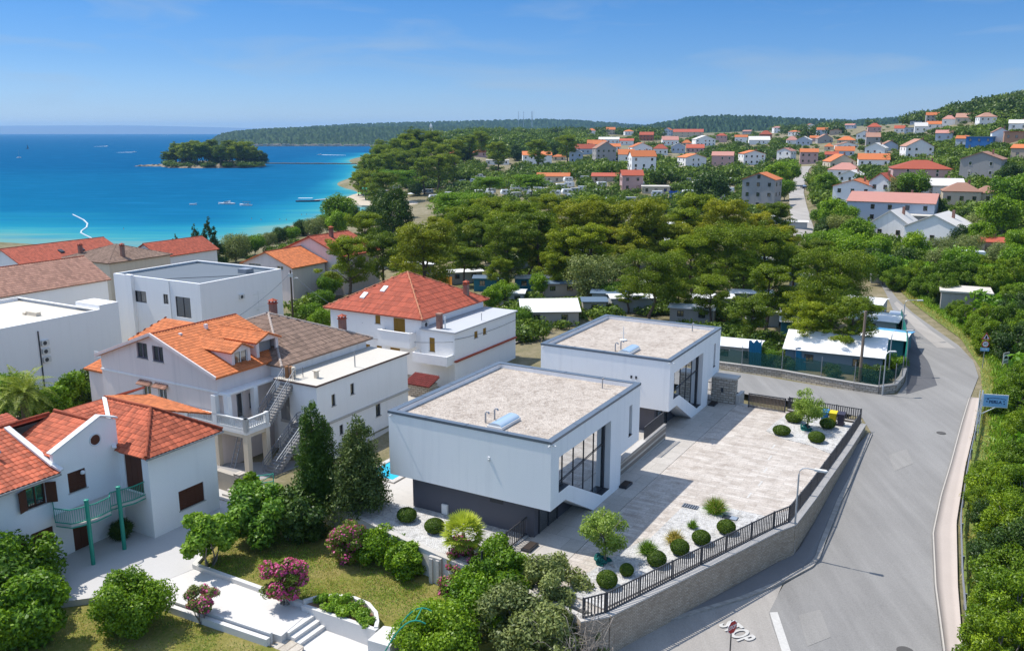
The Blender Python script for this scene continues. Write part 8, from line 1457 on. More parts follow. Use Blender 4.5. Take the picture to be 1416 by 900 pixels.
TH_ = [  # facade columns, base, eave, ridge, wall, roof, kind, yaw, label
 (1327, 1378, 257, 221, 211, 'g', 'p', 'gy', -8, 'tall grey unplastered house with small windows on the right hillside'), (1237, 1312, 250, 234, 223, 'p', 'r', 'hip', 8, 'long salmon house with bright red hipped roof below the tall grey house'), (1188, 1228, 230, 221, 213, 'w', 'o', 'gx', 4, 'white house with plain orange roof left above the long salmon house'),
 (1253, 1289, 219, 203, 193, 'W', 'p', 'gy', 14, 'white house with brown gable between green trees above the red roof'), (1196, 1222, 215, 205, 198, 'w', 'w', 'gy', -10, 'white gabled house with pale roof above the plain orange roof'), (1220, 1241, 209, 201, 195, 'b', 'p', 'gy', 10, 'bluish house behind the white gabled one on the hillside'),
 (1145, 1187, 246, 235, 226, 'w', 'k', 'hip', -6, 'white house with faded pink hipped roof beside the straight road'), (1148, 1183, 233, 224, 214, 'c', 'o', 'gy', 18, 'cream house with orange gable above the faded pink roof'), (1141, 1158, 220, 214, 210, 'p', 'r', 'gx', 0, 'small house with red roof at the top bend of the straight road'), (1155, 1180, 216, 209, 203, 'b', 'o', 'gx', 0, 'pale blue house with orange roof on the lower hillside'), (1158, 1186, 206, 201, 197, 'w', 'p', 'gy', 8, 'white house with grey gable above the pale blue one'),
 (1159, 1190, 252, 243, 236, 'w', 'w', 'gy', -14, 'white house with white gable below the faded pink roof'), (1151, 1203, 284, 258, 249, 'w', 'o', 'gy', -10, 'large white gabled house with orange roof facing the camera'), (1200, 1229, 280, 252, 240, 'W', 'r', 'gy', -18, 'white house with long red roof behind the large white gable'), (1173, 1284, 308, 280, 269, 'b', 'k', 'gx', -6, 'long pale house with arcade and dull red roof'), (1203, 1252, 334, 309, 291, 'W', 'w', 'gy', -16, 'left one of the twin white gabled houses with pale roofs'), (1250, 1324, 344, 315, 297, 'w', 'w', 'gy', -14, 'right one of the twin white gabled houses, with a dark window'),
 (1274, 1330, 269, 257, 248, 'W', 'w', 'gx', 10, 'low house with pale roof below the tall grey house'), (1305, 1352, 285, 265, 254, 'c', 'p', 'hip', 6, 'cream house with pinkish hipped roof on the right hillside'), (1350, 1380, 283, 267, 258, 'c', 'p', 'hip', 6, 'smaller cream house with pinkish roof joined to its larger neighbour'), (1321, 1336, 204, 192, 188, 'b', 'o', 'gx', -14, 'blue house with small orange roof in the hillside green'), (1336, 1369, 207, 190, 190, 'B', 'd', 'flat', -8, 'bright blue house wall between trees on the right hillside'), (1372, 1394, 198, 184, 177, 'w', 'p', 'gy', 6, 'white gabled house beside the brick shell on the right hillside'), (1390, 1420, 196, 183, 183, 'h', 't', 'flat', 4, 'bare brick shell of a house at the right edge'), (1396, 1420, 180, 171, 166, 'w', 'w', 'gx', 0, 'white house above the brick shell at the right edge'),
 (1200, 1217, 189, 176, 171, 'p', 'r', 'hip', 6, 'tall pink house with red roof near the hilltop woods'), (1184, 1204, 197, 186, 181, 'w', 'p', 'gy', -6, 'white house left of the tall pink one'), (1198, 1216, 201, 190, 184, 'g', 'p', 'gx', 6, 'grey house below the tall pink one'), (1158, 1182, 200, 194, 189, 'c', 'o', 'hip', 0, 'cream house with orange roof in the upper town'), (1131, 1151, 198, 192, 186, 'g', 'p', 'gy', 10, 'grey gabled house in the upper town'), (1120, 1131, 196, 191, 188, 'p', 'o', 'gx', 0, 'tiny orange roofed house in the upper town'), (1101, 1120, 202, 194, 189, 'b', 'w', 'gy', -8, 'pale gabled house at the town edge above the straight road'), (1088, 1103, 200, 194, 189, 'W', 'k', 'hip', 4, 'pale house with faded pink roof above the straight road'), (1140, 1152, 208, 204, 200, 'c', 'o', 'hip', 0, 'little orange roof among the trees above the straight road'),
 (1237, 1250, 184, 178, 174, 'w', 'r', 'gx', 0, 'white house at the left end of the hill row'), (1251, 1264, 184, 177, 177, 'b', 'd', 'flat', 0, 'pale flat roofed house in the hill row'), (1265, 1281, 184, 175, 170, 'w', 'w', 'gx', 4, 'white house with pale roof in the hill row'), (1259, 1274, 172, 168, 168, 'b', 'd', 'flat', 0, 'low bluish building high in the hill row'), (1282, 1300, 178, 172, 168, 'W', 'o', 'gx', 0, 'house with light orange roof right in the hill row'), (1303, 1320, 174, 165, 160, 'w', 'k', 'hip', 0, 'white house near the pale quarry on the hill'), (1322, 1347, 171, 163, 157, 'c', 'p', 'gx', -6, 'beige terraced house by the pale quarry on the hill'),
 (860, 889, 265, 243, 236, 'p', 'r', 'gx', 10, 'pink two storey house with brown windows in the town front'), (888, 926, 268, 262, 262, 'c', 'g', 'flat', 3, 'long low beige building beside the pink house'), (873, 907, 242, 217, 209, 'w', 'o', 'gx', 14, 'big white house with orange roof above the pink house'), (824, 852, 226, 206, 197, 'g', 'p', 'gy', 12, 'grey gabled house left of the big white one'), (855, 877, 225, 214, 207, 'W', 'o', 'gx', 4, 'orange roofed house between grey gable and big white house'), (874, 902, 213, 204, 198, 'w', 'o', 'gy', 12, 'white house with orange gable in the middle of town'), (903, 923, 215, 206, 200, 'W', 'r', 'hip', 0, 'house with red hipped roof right of the orange gable'), (928, 947, 212, 203, 198, 'b', 'w', 'gy', 0, 'pale blue gabled house in the middle of town'), (949, 973, 211, 205, 200, 'p', 'r', 'gx', 0, 'low house with long red roof in the middle of town'), (962, 989, 202, 193, 188, 'w', 'w', 'gy', 12, 'white gabled house left of the pink cube house'), (990, 1005, 197, 188, 185, 'p', 'r', 'hip', 0, 'cube like pink house with red roof in the upper town'), (1016, 1033, 198, 190, 187, 'w', 'o', 'gx', 0, 'white house with flat orange roof in the upper town'), (1036, 1064, 200, 194, 189, 'w', 'w', 'gx', 4, 'low white house with wide pale roof in the upper town'), (1050, 1067, 192, 186, 181, 'r', 'r', 'hip', 0, 'dark red house with red hipped roof behind the low white house'), (931, 972, 190, 183, 179, 'c', 'r', 'gx', 0, 'long building with red roof below the double crested hill'), (884, 903, 195, 187, 183, 'r', 'r', 'gx', -4, 'reddish house left of the long red roofed building'), (916, 938, 202, 194, 189, 'w', 'k', 'gx', 6, 'pale house under the long red roofed building'), (943, 956, 202, 198, 194, 'c', 'o', 'hip', 0, 'little house with orange roof under the long red roofed building'), (1026, 1042, 178, 174, 174, 'c', 'g', 'flat', 0, 'small pale block on the green hill slope'), (1003, 1014, 180, 177, 174, 'w', 'w', 'gx', 0, 'tiny white house on the green hill slope'),
 (820, 838, 207, 200, 195, 'c', 'o', 'gx', 0, 'orange roofed house at the left end of the town row'), (828, 856, 199, 193, 190, 'w', 'w', 'gx', 0, 'long white house in the upper left town row'), (841, 858, 208, 203, 199, 'W', 'o', 'gx', 4, 'orange roofed house behind the grey gable'), (857, 876, 201, 195, 192, 'W', 'r', 'gx', 0, 'red roofed house in the upper left town row'), (723, 763, 229, 215, 210, 'w', 'o', 'gx', 3, 'white house with red awning and orange roof near the headland'), (787, 806, 225, 212, 207, 'b', 'w', 'gy', 0, 'pale blue gabled house left of the grey gable'), (796, 823, 214, 206, 200, 'b', 'r', 'gx', 6, 'pale blue house with red roof behind the grey gable'), (812, 836, 206, 199, 194, 'p', 'o', 'gx', 0, 'pinkish house with orange roof at the town edge'), (764, 782, 222, 217, 214, 'c', 'o', 'hip', 0, 'small orange roof between trees near the white house with awning'), (621, 646, 219, 212, 209, 'c', 'o', 'gx', 0, 'left low building with orange roof on the headland'), (647, 672, 217, 211, 208, 'p', 'o', 'gx', 0, 'right low building with orange roof on the headland'), (672, 704, 228, 222, 222, 'w', 'g', 'flat', 0, 'flat white pavilion with small red canopy behind the umbrella pines'), (742, 787, 253, 244, 240, 'c', 'o', 'gx', -3, 'low house with long orange roof in the camp centre'), (818, 856, 252, 246, 242, 't', 'r', 'gx', -4, 'restaurant terrace with red and orange roof in the town front'), (1073, 1084, 262, 250, 250, 'h', 'g', 'flat', 0, 'narrow brick annex right of the unfinished apartment block'), (1346, 1384, 352, 346, 341, 't', 'r', 'gx', 6, 'small house with red roof sunk in the green below the twin houses'),
 (555, 575, 222, 216, 216, 'w', 'g', 'flat', 0, 'white kiosk roof between headland pines'), (576, 588, 226, 221, 219, 'p', 'r', 'gx', 0, 'small building with red roof between headland pines')]
for q in TH_:
 big = (q[1] - q[0]) > 20; fm = 'd' if q[5] in 'gh' else 'b'
 kw = dict(rows=3, cols=2, fm='l') if 'tall grey' in q[9] else dict(rows=2, cols=2) if 'pink two' in q[9] else {}
 town_house(q[0], q[1], q[2], q[3], q[4], q[5], q[6], q[7], q[9], q[8], .75 if q[7] != 'gy' else 1.0, wins=(q[1] - q[0]) > 11, fm=kw.pop('fm', fm), **kw)
rgt = random.Random(77); NEWH = 0; tries = 0
while NEWH < 64 and tries < 4000:
 tries += 1; zone = rgt.choice(((815, 1085, 186, 232), (1120, 1310, 176, 262), (1090, 1200, 186, 240), (1180, 1416, 168, 225), (930, 1080, 176, 205))); px, py = rgt.uniform(*zone[:2]), rgt.uniform(*zone[2:])
 g = on_ground(px, py); wp = min(34, rgt.uniform(9, 14) * F_PX / g.y); hp = min(24, rgt.uniform(4.5, 7.5) * F_PX / g.y)
 if g.y < 230 or near_road(g.x, g.y, 12) or any(px + wp * .55 > a - 2 and px - wp * .55 < b + 2 and py > ye - 3 and py - hp * 1.3 < yb + 2 for a, b, ye, yb, dd in HRECT): continue
 wc, rc, kd = rgt.choice('wwWWcpbgt'), rgt.choice('oooorkkp'), rgt.choice(('gx', 'gy', 'hip')); nm = {'w': 'white', 'W': 'off white', 'c': 'cream', 'p': 'pink', 'b': 'pale blue', 'g': 'grey', 't': 'tan'}[wc], {'o': 'orange', 'r': 'red', 'k': 'faded pink', 'p': 'brownish'}[rc]
 r, g = town_house(px - wp / 2, px + wp / 2, py, py - hp, py - hp * rgt.uniform(1.25, 1.5), wc, rc, kd, '', rgt.uniform(-28, 28), .8, wins=wp > 11, fm=rgt.choice('bdl')); AUTO.append((r, f'small {nm[0]} house with {nm[1]} roof', g + Vector((0, 0, 3)))); NEWH += 1
r, g = town_house(1024.5, 1069, 290, 249, 240, 'g', 'o', 'gy', 'unfinished grey apartment block with three rows of three dark windows', -14, .9, rows=3, cols=3, fm='d', chim=0); link(win_mesh(1.0, 1.25, 'd'), 'window', r, (0, 0, (290 - 249) * g.y / F_PX + .9)); landmark('the grey apartment block', g)
for nm, k in (('the twin white gables', 15), ('the arcade house', 14), ('the large white gable house', 12), ('the tall grey hillside house', 0), ('the pink two storey house', 41), ('the big white town house', 43), ('the long salmon house', 1)): landmark(nm, on_ground((TH_[k][0] + TH_[k][1]) / 2, TH_[k][2]))
g = on_ground(1333, 432); town_house(1303, 1364, 432, 413, 413, 'g', 'g', 'flat', 'low dark garage with pale flat roof in the thicket', 4, .6, wins=False, chim=0, cat='garage'); landmark('the thicket garage', g)
town_house(1262, 1330, 314, 303, 303, 'g', 'g', 'flat', 'low grey garage beside the long house with arcade', 4, .5, wins=False, chim=0, cat='garage')
# old town roofs and church towers on the far ridge
def tower(px, yb, yt, w, label):
 d_ = 1250.0; u = (px - CX) / F_PX; z0 = EYE - (yb - HOR) / F_PX * d_ - 6; z1 = EYE - (yt - HOR) / F_PX * d_; r = thing('church_tower', label, 'church tower', (u * d_ * CT, d_, z0)); h = z1 - z0; mb = MB(); mb.box(-w / 2, w / 2, -w / 2, w / 2, 0, h * .62); mb.box(-w * .56, w * .56, -w * .56, w * .56, h * .62, h * .65); mb.box(-w * .42, w * .42, -w * .42, w * .42, h * .65, h * .78); mb.build('shaft', WCOL['W'], r)
 mb = MB(); mb.add([(-w * .44, -w * .44, h * .78), (w * .44, -w * .44, h * .78), (w * .44, w * .44, h * .78), (-w * .44, w * .44, h * .78), (0, 0, h)], [(0, 1, 4), (1, 2, 4), (2, 3, 4), (3, 0, 4)]); mb.build('spire', WCOL['W'], r); mb = MB(); mb.box(-w * .2, w * .2, -w / 2 - .05, -w / 2, h * .46, h * .58); mb.build('belfry_opening', DARKM, r)
tower(596, 186, 170.5, 4.4, 'tallest white church tower over the headland pines'); tower(611, 190, 182, 3, 'small spire right of the tallest church tower'); tower(664, 190, 180, 3, 'small church tower in the middle of the old town'); tower(698, 192, 178, 4, 'church tower standing over the orange old town roofs')
for k, (x0, x1, yb, ye) in enumerate([(628, 649, 198, 192), (674, 690, 196, 190), (690, 706, 195, 189), (706, 722, 193, 187), (727, 742, 191, 185), (740, 758, 190, 184), (732, 738, 198, 192)]):
 d_ = 1230.0; u = ((x0 + x1) / 2 - CX) / F_PX; z1 = EYE - (ye - HOR) / F_PX * d_; w = (x1 - x0) * d_ / F_PX; r = thing('house', ['long orange roof at the left end of the far old town', 'orange roof left of the old town church tower', 'orange roof right under the old town church tower', 'orange roof right of the old town church tower', 'pale red roof where the old town meets the woods', 'last orange roof at the right end of the old town', 'narrow orange roof hanging below the right end of the old town'][k], 'house', (u * d_ * CT, d_ - k * 4, z1 - 12), 0, 'roofs of the far old town'); mb = MB(); mb.box(-w / 2, w / 2, 0, 12, -6, 9.5); mb.build('wall', WCOL['c'], r); pls, _ = roof_planes('gx', -w / 2, w / 2, 0, 12, 9.4, 13.0, .3); mb = MB(); [slab_poly(mb, p, .3) for p in pls]; mb.build('roof', RCOL['k' if k == 4 else 'o'], r)
for k, px in enumerate((717, 724, 735, 736.5)):
 d_ = 2600.0; u = (px - CX) / F_PX; mb = MB(); mb.tube([(0, 0, 0), (0, 0, 45)], [.9, .4], 5); [mb.bar((-1.2, 0, z), (1.2, 0, z), .5) for z in (18, 30, 40)]; tag(mb.build('radio_mast', mat('mast_grey', (.35, .4, .45)), loc=(u * d_ * CT, d_, 36)), ['leftmost radio mast on the far wooded ridge', 'second radio mast on the far wooded ridge', 'third radio mast on the far wooded ridge, one of a close pair', 'rightmost radio mast on the far wooded ridge'][k], 'mast')
# beach, jetty, boats, swimmers
SAND = mat('beach_sand', (.50, .42, .32), vary=.15, scale=.1, fine=1, bump=.2)
def flat_poly(name, pxs, z, matl, label, cat):
 q = [P(x, y, z) for x, y in pxs]; mb = MB(); mb.prism([(p.x, p.y) for p in q], SEA - 3, z); return struct(mb.build(name, matl), label, cat)
flat_poly('beach', [(470, 277), (480, 281), (500, 284), (530, 285), (560, 288), (600, 291), (650, 286), (640, 270), (590, 262), (545, 258), (520, 262), (500, 266), (486, 270)], SEA + .9, SAND, 'pale sandy beach spit with bathers below the headland', 'beach')
r = thing('jetty', 'narrow concrete jetty reaching from the beach into the bay', 'jetty', P(470, 276.5, SEA)); a, b = Vector((0, 0, 0)), P(436, 279, SEA) - r.location; mb = MB(); mb.bar(a + Vector((0, 0, .7)), b + Vector((0, 0, .7)), 2.4, .5); mb.build('deck', PCONC, r); mb = MB(); [mb.tube([(a.lerp(b, t) + Vector((0, 0, -2))), (a.lerp(b, t) + Vector((0, 0, .6)))], .3, 6) for t in (.15, .4, .65, .9)]; mb.build('piles', ROCK, r)
HULL = mat('boat_white', (.75, .75, .74), rough=.3, bump=0, vary=.03); HULLD = mat('boat_dark', (.03, .05, .09), rough=.35, bump=0)
def boat(px, py, L, rot, label, top=None, hull=None, canopy=None, group=None):
 r = thing('boat', label, 'boat', P(px, py, SEA), math.radians(rot), group); w = L * .34; st = [(-.5, .85), (-.2, 1.0), (.15, .92), (.38, .55), (.5, .04)]; mb = MB(); vs = []; k = 5
 for t, b in st: vs += [(t * L, -b * w / 2, .62 + .5 * max(0, t) ** 2 * 2), (t * L, -b * w / 2 * .72, -.15), (t * L, 0, -.4), (t * L, b * w / 2 * .72, -.15), (t * L, b * w / 2, .62 + .5 * max(0, t) ** 2 * 2)]
 mb.add(vs, [(i * k + j, i * k + j + 1, (i + 1) * k + j + 1, (i + 1) * k + j) for i in range(4) for j in range(4)] + [(0, 4, 3, 2, 1)] + [(i * k, (i + 1) * k, (i + 1) * k + 4, i * k + 4) for i in range(4)]); mb.build('hull', hull or HULL, r)
 if top: mb = MB(); mb.prism([(-.22 * L, -w * .3), (.16 * L, -w * .26), (.16 * L, w * .26), (-.22 * L, w * .3)], .6, [top * .95, top * .6, top * .6, top * .95]); c = mb.build('cabin', HULL, r); mb = MB(); mb.prism([(-.15 * L, -w * .305), (.1 * L, -w * .275), (.1 * L, w * .275), (-.15 * L, w * .305)], .85, top * .62); mb.build('windows', DGLASS, c)
 if canopy: mb = MB(); mb.prism([(-.4 * L, -w * .4), (.2 * L, -w * .36), (.2 * L, w * .36), (-.4 * L, w * .4)], 1.75, 1.85); mb.build('canopy', canopy, r); mb = MB(); [mb.tube([(x * L, y * w, .5), (x * L, y * w, 1.8)], .04, 5) for x in (-.36, .16) for y in (-.34, .34)]; mb.build('canopy_frame', GALV, r)
 return r
boat(313, 282.5, 8.2, 175, 'white motor cruiser anchored in the shallows, left of the dark canopied boat', 1.9); boat(339.5, 284.5, 6.6, 160, 'white motor boat with dark blue canopy anchored in the shallows', 1.2, None, HULLD); boat(267, 283.5, 3.4, 20, 'tiny white dinghy left of the anchored motor cruiser'); boat(426, 279, 12, 3, 'flat excursion boat with white canopy moored at the jetty end', None, HULLD, HULL)
s = boat(26.5, 218.5, 9.5, 90, 'white sailing boat with bare mast near the left edge', 1.3); mb = MB(); mb.tube([(0, 0, .5), (0, 0, 11)], .09, 5); mb.bar((-.3, 0, 1.6), (-3.6, 0, 1.7), .14); mb.build('mast', GALV, s)
s = boat(38, 206.5, 9, 80, 'distant dark sailing boat above the white one', None, HULLD); mb = MB(); mb.tube([(0, 0, .5), (0, 0, 10.5)], .1, 5); mb.ext([(.2, 0, 1.2), (.2, 0, 10), (3.6, 0, 1.2)], (0, .05, 0)); mb.build('mast', HULLD, s)
FOAM = mat('foam', (.80, .82, .83), vary=.1, scale=.5, rough=.7)
def wake(px0, px1, py, wd_, name_l):
 a, b = P(px0, py, SEA), P(px1, py + .4, SEA); n = 14; V = []
 for i in range(n + 1): t = i / n; p = a.lerp(b, t); h_ = wd_ * (.15 + .85 * t ** .7) * (1 - .5 * t ** 3); V += [(p.x, p.y - h_, SEA + .05), (p.x, p.y + h_, SEA + .05), (p.x, p.y, SEA + .28 * (1 - t) + .08)]
 F = [(i * 3, i * 3 + 3, i * 3 + 5, i * 3 + 2) for i in range(n)] + [(i * 3 + 2, i * 3 + 5, i * 3 + 4, i * 3 + 1) for i in range(n)]; o = link(np_mesh('wake', np.array(V), np.array(F), FOAM), 'wake'); o['kind'] = 'structure'; o['label'] = name_l; o['category'] = 'wake'
for px, py, L, rot, l_, w0, w1 in ((147, 202.5, 9, 180, 'fast white boat with a long wake, farther of the two speeding boats', 149, 128), (186, 210.8, 8, 0, 'fast white boat heading right, nearer of the two speeding boats', 184, 162), (442, 214.5, 8, 180, 'speed boat running left with a wake in the channel', 445, 478), (236, 187, 12, 0, 'far white boat near the horizon left of the peninsula', 234, 218)): boat(px, py, L, rot, l_, 1.6); wake(w0, w1, py, 5 if py > 195 else 9, 'white foam wake behind the boat: ' + l_)
# swimming buoy line
pts = [P(x, y, SEA) for x, y in ((101, 297.5), (108, 301), (116, 305), (121, 310), (120, 315), (113, 320), (112, 323), (120, 327), (128, 331))]; mb = MB(); seg = []
for a, b in zip(pts[:-1], pts[1:]):
 n = max(2, int((b - a).length / 1.3)); [seg.append(a.lerp(b, k / n)) for k in range(n)]
L0 = pts[0]; r = thing('buoy_line', 'curving white line of swimming buoys off the shore', 'buoy line', L0); mb = MB(); mb.lathe([(.05, -.1), (.34, .08), (.30, .32), (.05, .42)], 6); fme = mb.mesh('float', FOAM); [link(fme, 'float', r, tuple(p - L0)) for p in seg]; mb = MB(); mb.tube([p - L0 + Vector((0, 0, .05)) for p in seg], .1, 5); mb.build('rope', FOAM, r)
# a few bathers in the water: head and shoulders
SKIN = mat('skin', (.36, .20, .13), vary=.08, bump=0); HAIR = mat('dark_hair', (.03, .02, .015), bump=0)
for k, (px, py) in enumerate(((387, 304), (396, 304.5), (361, 304.5), (417, 297.5), (424, 297), (171, 317), (348, 303))):
 r = thing('person', ['', '', '', '', '', '', ''][k] or ['left one of two bathers side by side in the shallows', 'right one of two bathers side by side in the shallows', 'lone bather in the shallows below the canopied boat', 'bather farther out toward the jetty, left of a pair', 'bather farther out toward the jetty, right of a pair', 'single bather off the red roofs at the left shore', 'bather nearest to the canopied motor boat'][k], 'person', P(px, py, SEA)); mb = MB(); mb.lathe([(.10, -.9), (.17, -.5), (.21, -.12), (.20, .06), (.08, .16), (.062, .2), (.066, .24), (.1, .32), (.105, .42), (.06, .49), (.01, .5)], 8, sq=(1, .75)); mb.build('body', SKIN, r); mb = MB(); mb.lathe([(.112, .38), (.112, .44), (.07, .505), (.01, .52)], 8, sq=(1, .85)); mb.build('hair', HAIR, r)
# beach bar and parasols
r = thing('beach_bar', 'long green roofed beach bar on the sandy spit', 'beach bar', P(513, 270, SEA + .9)); mb = MB(); sc_ = 460 / F_PX; w = 38 * sc_; pl = [(-w / 2, 0, 2.9), (w / 2, 0, 2.9), (w / 2, 5, 3.9), (-w / 2, 5, 3.9)]; slab_poly(mb, pl, .15); mb.build('roof', mat('green_awning', (.02, .33, .24), vary=.1), r); mb = MB(); [mb.box(x, x + .15, y, y + .15, 0, 3.0) for x in np.linspace(-w / 2 + .3, w / 2 - .4, 6) for y in (.2, 4.5)]; mb.build('posts', WFRAME, r); mb = MB(); mb.box(-w / 2 + 1, w / 2 - 1, 3.5, 4.4, 0, 2.2); mb.build('counter', DARKM, r)
def parasol(loc, R, m_, label, H=2.4, group='parasols on the beach'):
 r = thing('parasol', label, 'parasol', loc, random.random(), group); mb = MB(); mb.tube([(0, 0, 0), (0, 0, H + .25)], .03, 6); mb.build('pole', WFRAME, r); mb = MB(); n = 8; mb.add([(R * math.cos(2 * math.pi * k / n), R * math.sin(2 * math.pi * k / n), H - .25) for k in range(n)] + [(0, 0, H + .3)], [(k, (k + 1) % n, n) for k in range(n)]); mb.build('canopy', m_, r)
LG = mat('light_green_cloth', (.20, .55, .20), vary=.08)
for k, px in enumerate((498, 504, 510, 516, 522)): parasol(P(px, 273.2, SEA + .9), 1.8, LG, ['light green parasol before the beach bar, first from the water', 'light green parasol before the beach bar, second from the water', 'light green parasol in the middle of the beach bar row', 'light green parasol before the beach bar, fourth from the water', 'light green parasol before the beach bar, farthest from the water'][k])
for k, (px, py, m_) in enumerate(((568, 272, WROOF), (551, 269, WCOL['b']), (533, 267, WROOF), (545, 275, WROOF))): g = on_ground(px, py); parasol(Vector((g.x, g.y, SEA + .9)), 2.0, m_, ['white parasol beside the dark round tree on the beach', 'pale blue parasol by the lone beach pine', 'white parasol right of the green beach bar', 'white parasol in front of the lone beach pine'][k])
# scattered caravans, camper vans and cars of the camp by the beach
rg = random.Random(8); CARA = [(592, 268, 15), (600, 276, 11), (620, 272, 9), (655, 253, 9), (667, 262, 8), (672, 250, 7), (706, 255, 8), (716, 252, 8), (726, 266, 9), (733, 258, 8), (745, 262, 12), (737, 272, 18), (752, 268, 13), (762, 278, 14), (785, 270, 14), (790, 277, 12), (757, 258, 9), (776, 262, 9), (768, 272, 9), (690, 262, 8), (680, 268, 9), (745, 250, 7), (805, 266, 9), (905, 252, 8), (925, 248, 14), (955, 246, 12), (975, 222, 9), (968, 230, 9), (985, 218, 8), (1012, 245, 8), (1020, 242, 8), (640, 255, 8), (632, 262, 8), (548, 262, 8), (575, 255, 8), (700, 270, 9), (715, 274, 9), (1265, 352, 12), (1240, 358, 11), (1220, 372, 9), (1165, 348, 10), (1345, 366, 8)]
while len(CARA) < 74:
 q = (rg.uniform(640, 1010), rg.uniform(246, 284), rg.uniform(8, 14))
 if clear(*on_ground(q[0], q[1]).xy, 4) and all(abs(q[0] - c[0]) + 2 * abs(q[1] - c[1]) > 12 for c in CARA): CARA.append(q)
for k, (px, py, wp) in enumerate(CARA):
 g = on_ground(px, py); s = g.y / F_PX; w = wp * s; h = 2.4; r = thing('caravan', 'white caravan', 'caravan', g, -math.atan2(g.x, g.y) + rg.uniform(-.5, .5), 'caravans and vans of the beach camp'); mb = MB(); L = min(7.5, max(4.2, w)); prof = [(-L / 2, .45), (-L / 2 - .1, 1.3), (-L / 2 + .35, h), (L / 2 - .2, h), (L / 2, 1.6), (L / 2, .45)]; mb.ext([(x, 0, z) for x, z in prof], (0, 2.2, 0)); mb.build('body', HULL if k % 4 else CABG, r)
 mb = MB(); [mb.box(x - .5, x + .5, -.02, .0, 1.3, 1.85) for x in (-L * .2, L * .2)]; mb.build('windows', DGLASS, r); mb = MB(); [mb.tube([(x, .1, .33), (x, .3, .33)], .33, 8) for x in (-.5, .5)]; mb.build('wheels', FANM, r); AUTO.append((r, ['white caravan', 'small white caravan', 'white camper van', 'pale grey caravan'][k % 4] if k % 4 != 0 else 'pale grey caravan', g + Vector((0, 0, 1))))
 TREES.append((g.x, g.y, 3.5))
# the rest of the green between the houses
def far_tree(rg, n, lm_seed):
 cl = [(rg.normal() * .45, rg.normal() * .45, .55 + rg.random() * .35, .5, .5, .36) for _ in range(9)]; return clump_leaves(rg, cl, n, .26, .15)
bank = [far_tree(np.random.default_rng(200 + k), 420, k) for k in range(6)]
def wood_mass(name, pts, label, lm):
 """a mass of crowns too far and too many to tell apart"""
 if not pts: return
 rg = np.random.default_rng(len(pts)); Vs, Fs, Ts, o = [], [], [], 0
 for x, y, z, s in pts:
  V, F, T = bank[rg.integers(6)]; a = rg.random() * 6.28; R_ = np.array([[math.cos(a), -math.sin(a), 0], [math.sin(a), math.cos(a), 0], [0, 0, 1]]); Vs.append(V @ R_.T * np.array([s, s, s * rg.uniform(.8, 1.25)]) + [x, y, z - .25 * s]); Fs.append(F + o); o += len(V); Ts.append(np.clip(T * .7 + .5 * rg.random() - .1, 0, 1))
 tag(link(np_mesh(name, np.concatenate(Vs), np.concatenate(Fs), lm, np.concatenate(Ts)), name), label, 'woodland', kind='stuff')
L_WOOD = leaf_mat('mixed_wood_foliage', [(.016, .034, .009), (.045, .075, .016), (.10, .14, .03)], trans=.25, rnd=.0)
def hides(x, y, z, s):
 X_, Y_, dp = proj(x, y, z + 1.25 * s); w_ = .8 * s * F_PX / dp
 if any(X_ + w_ > a and X_ - w_ < b and dp < dd - 3 and Y_ < yb - .55 * (yb - ye) for a, b, ye, yb, dd in HRECT): return True
 yb_ = proj(x, y, z)[1]; return any(abs(X_ - a) < w_ and Y_ < b < yb_ for a, b in ROADPX)
def scatter(poly, n, smin, smax, seed, keep=1.0):
 rg = random.Random(seed); X0, X1 = min(p[0] for p in poly), max(p[0] for p in poly); Y0, Y1 = min(p[1] for p in poly), max(p[1] for p in poly); out = []; tries = 0
 while len(out) < n and tries < n * 12:
  tries += 1; px, py = rg.uniform(X0, X1), rg.uniform(Y0, Y1)
  if not inpoly(px, py, poly): continue
  g = on_ground(px, py); s = rg.uniform(smin, smax)
  if g.z < SEA + .6 or near_road(g.x, g.y, 3.8 + s * .8) or not clear(g.x, g.y, s * .55 * keep) or hides(g.x, g.y, g.z, s): continue
  if any((g.x - a[0]) ** 2 + (g.y - a[1]) ** 2 < (s * .55) ** 2 for a in out[-260:]): continue
  out.append((g.x, g.y, g.z, s))
 return out
wood_mass('woodland', scatter([(500, 230), (640, 200), (860, 186), (1060, 188), (1100, 205), (1080, 262), (960, 255), (800, 262), (640, 268), (560, 262)], 620, 3.2, 6.5, 1), 'green trees and shrubs filling the town between houses and camp', L_WOOD)
wood_mass('woodland', scatter([(640, 262), (1060, 256), (1090, 300), (900, 296), (640, 290), (570, 276)], 170, 1.8, 4.2, 11), 'trees and bushes of the beach camp between the caravans', L_WOOD)
wood_mass('woodland', scatter([(1120, 330), (1108, 262), (1118, 215), (1180, 200), (1300, 182), (1420, 170), (1420, 330), (1300, 352), (1180, 372)], 620, 2.4, 5.5, 2), 'green trees and shrubs between the hillside houses', L_WOOD)
wood_mass('woodland', scatter([(1120, 345), (1106, 262), (1100, 205), (860, 190), (1060, 182), (1300, 166), (1420, 160), (1420, 340), (1300, 352)], 620, 1.3, 2.8, 12, .5), 'low garden trees and bushes around the town houses', L_WOOD)
hill_pts = []
rgh = random.Random(3)
while len(hill_pts) < 1500:
 px, d_ = rgh.uniform(830, 1520), rgh.uniform(560, 1500); u = (px - CX) / F_PX; x = u * d_ * CT; z = h1(x, d_)
 sy = proj(x, d_, z)[1]
 if px < 1080 and d_ < 900: continue
 if clear(x, d_, 6) and not hides(x, d_, z, 9): hill_pts.append((x, d_, z, rgh.uniform(6, 10)))
wood_mass('woodland', hill_pts, 'dense wood covering the hill behind the town', leaf_mat('hill_wood_foliage', [(.014, .03, .008), (.034, .058, .013), (.075, .105, .024)], trans=.2, rnd=.0))
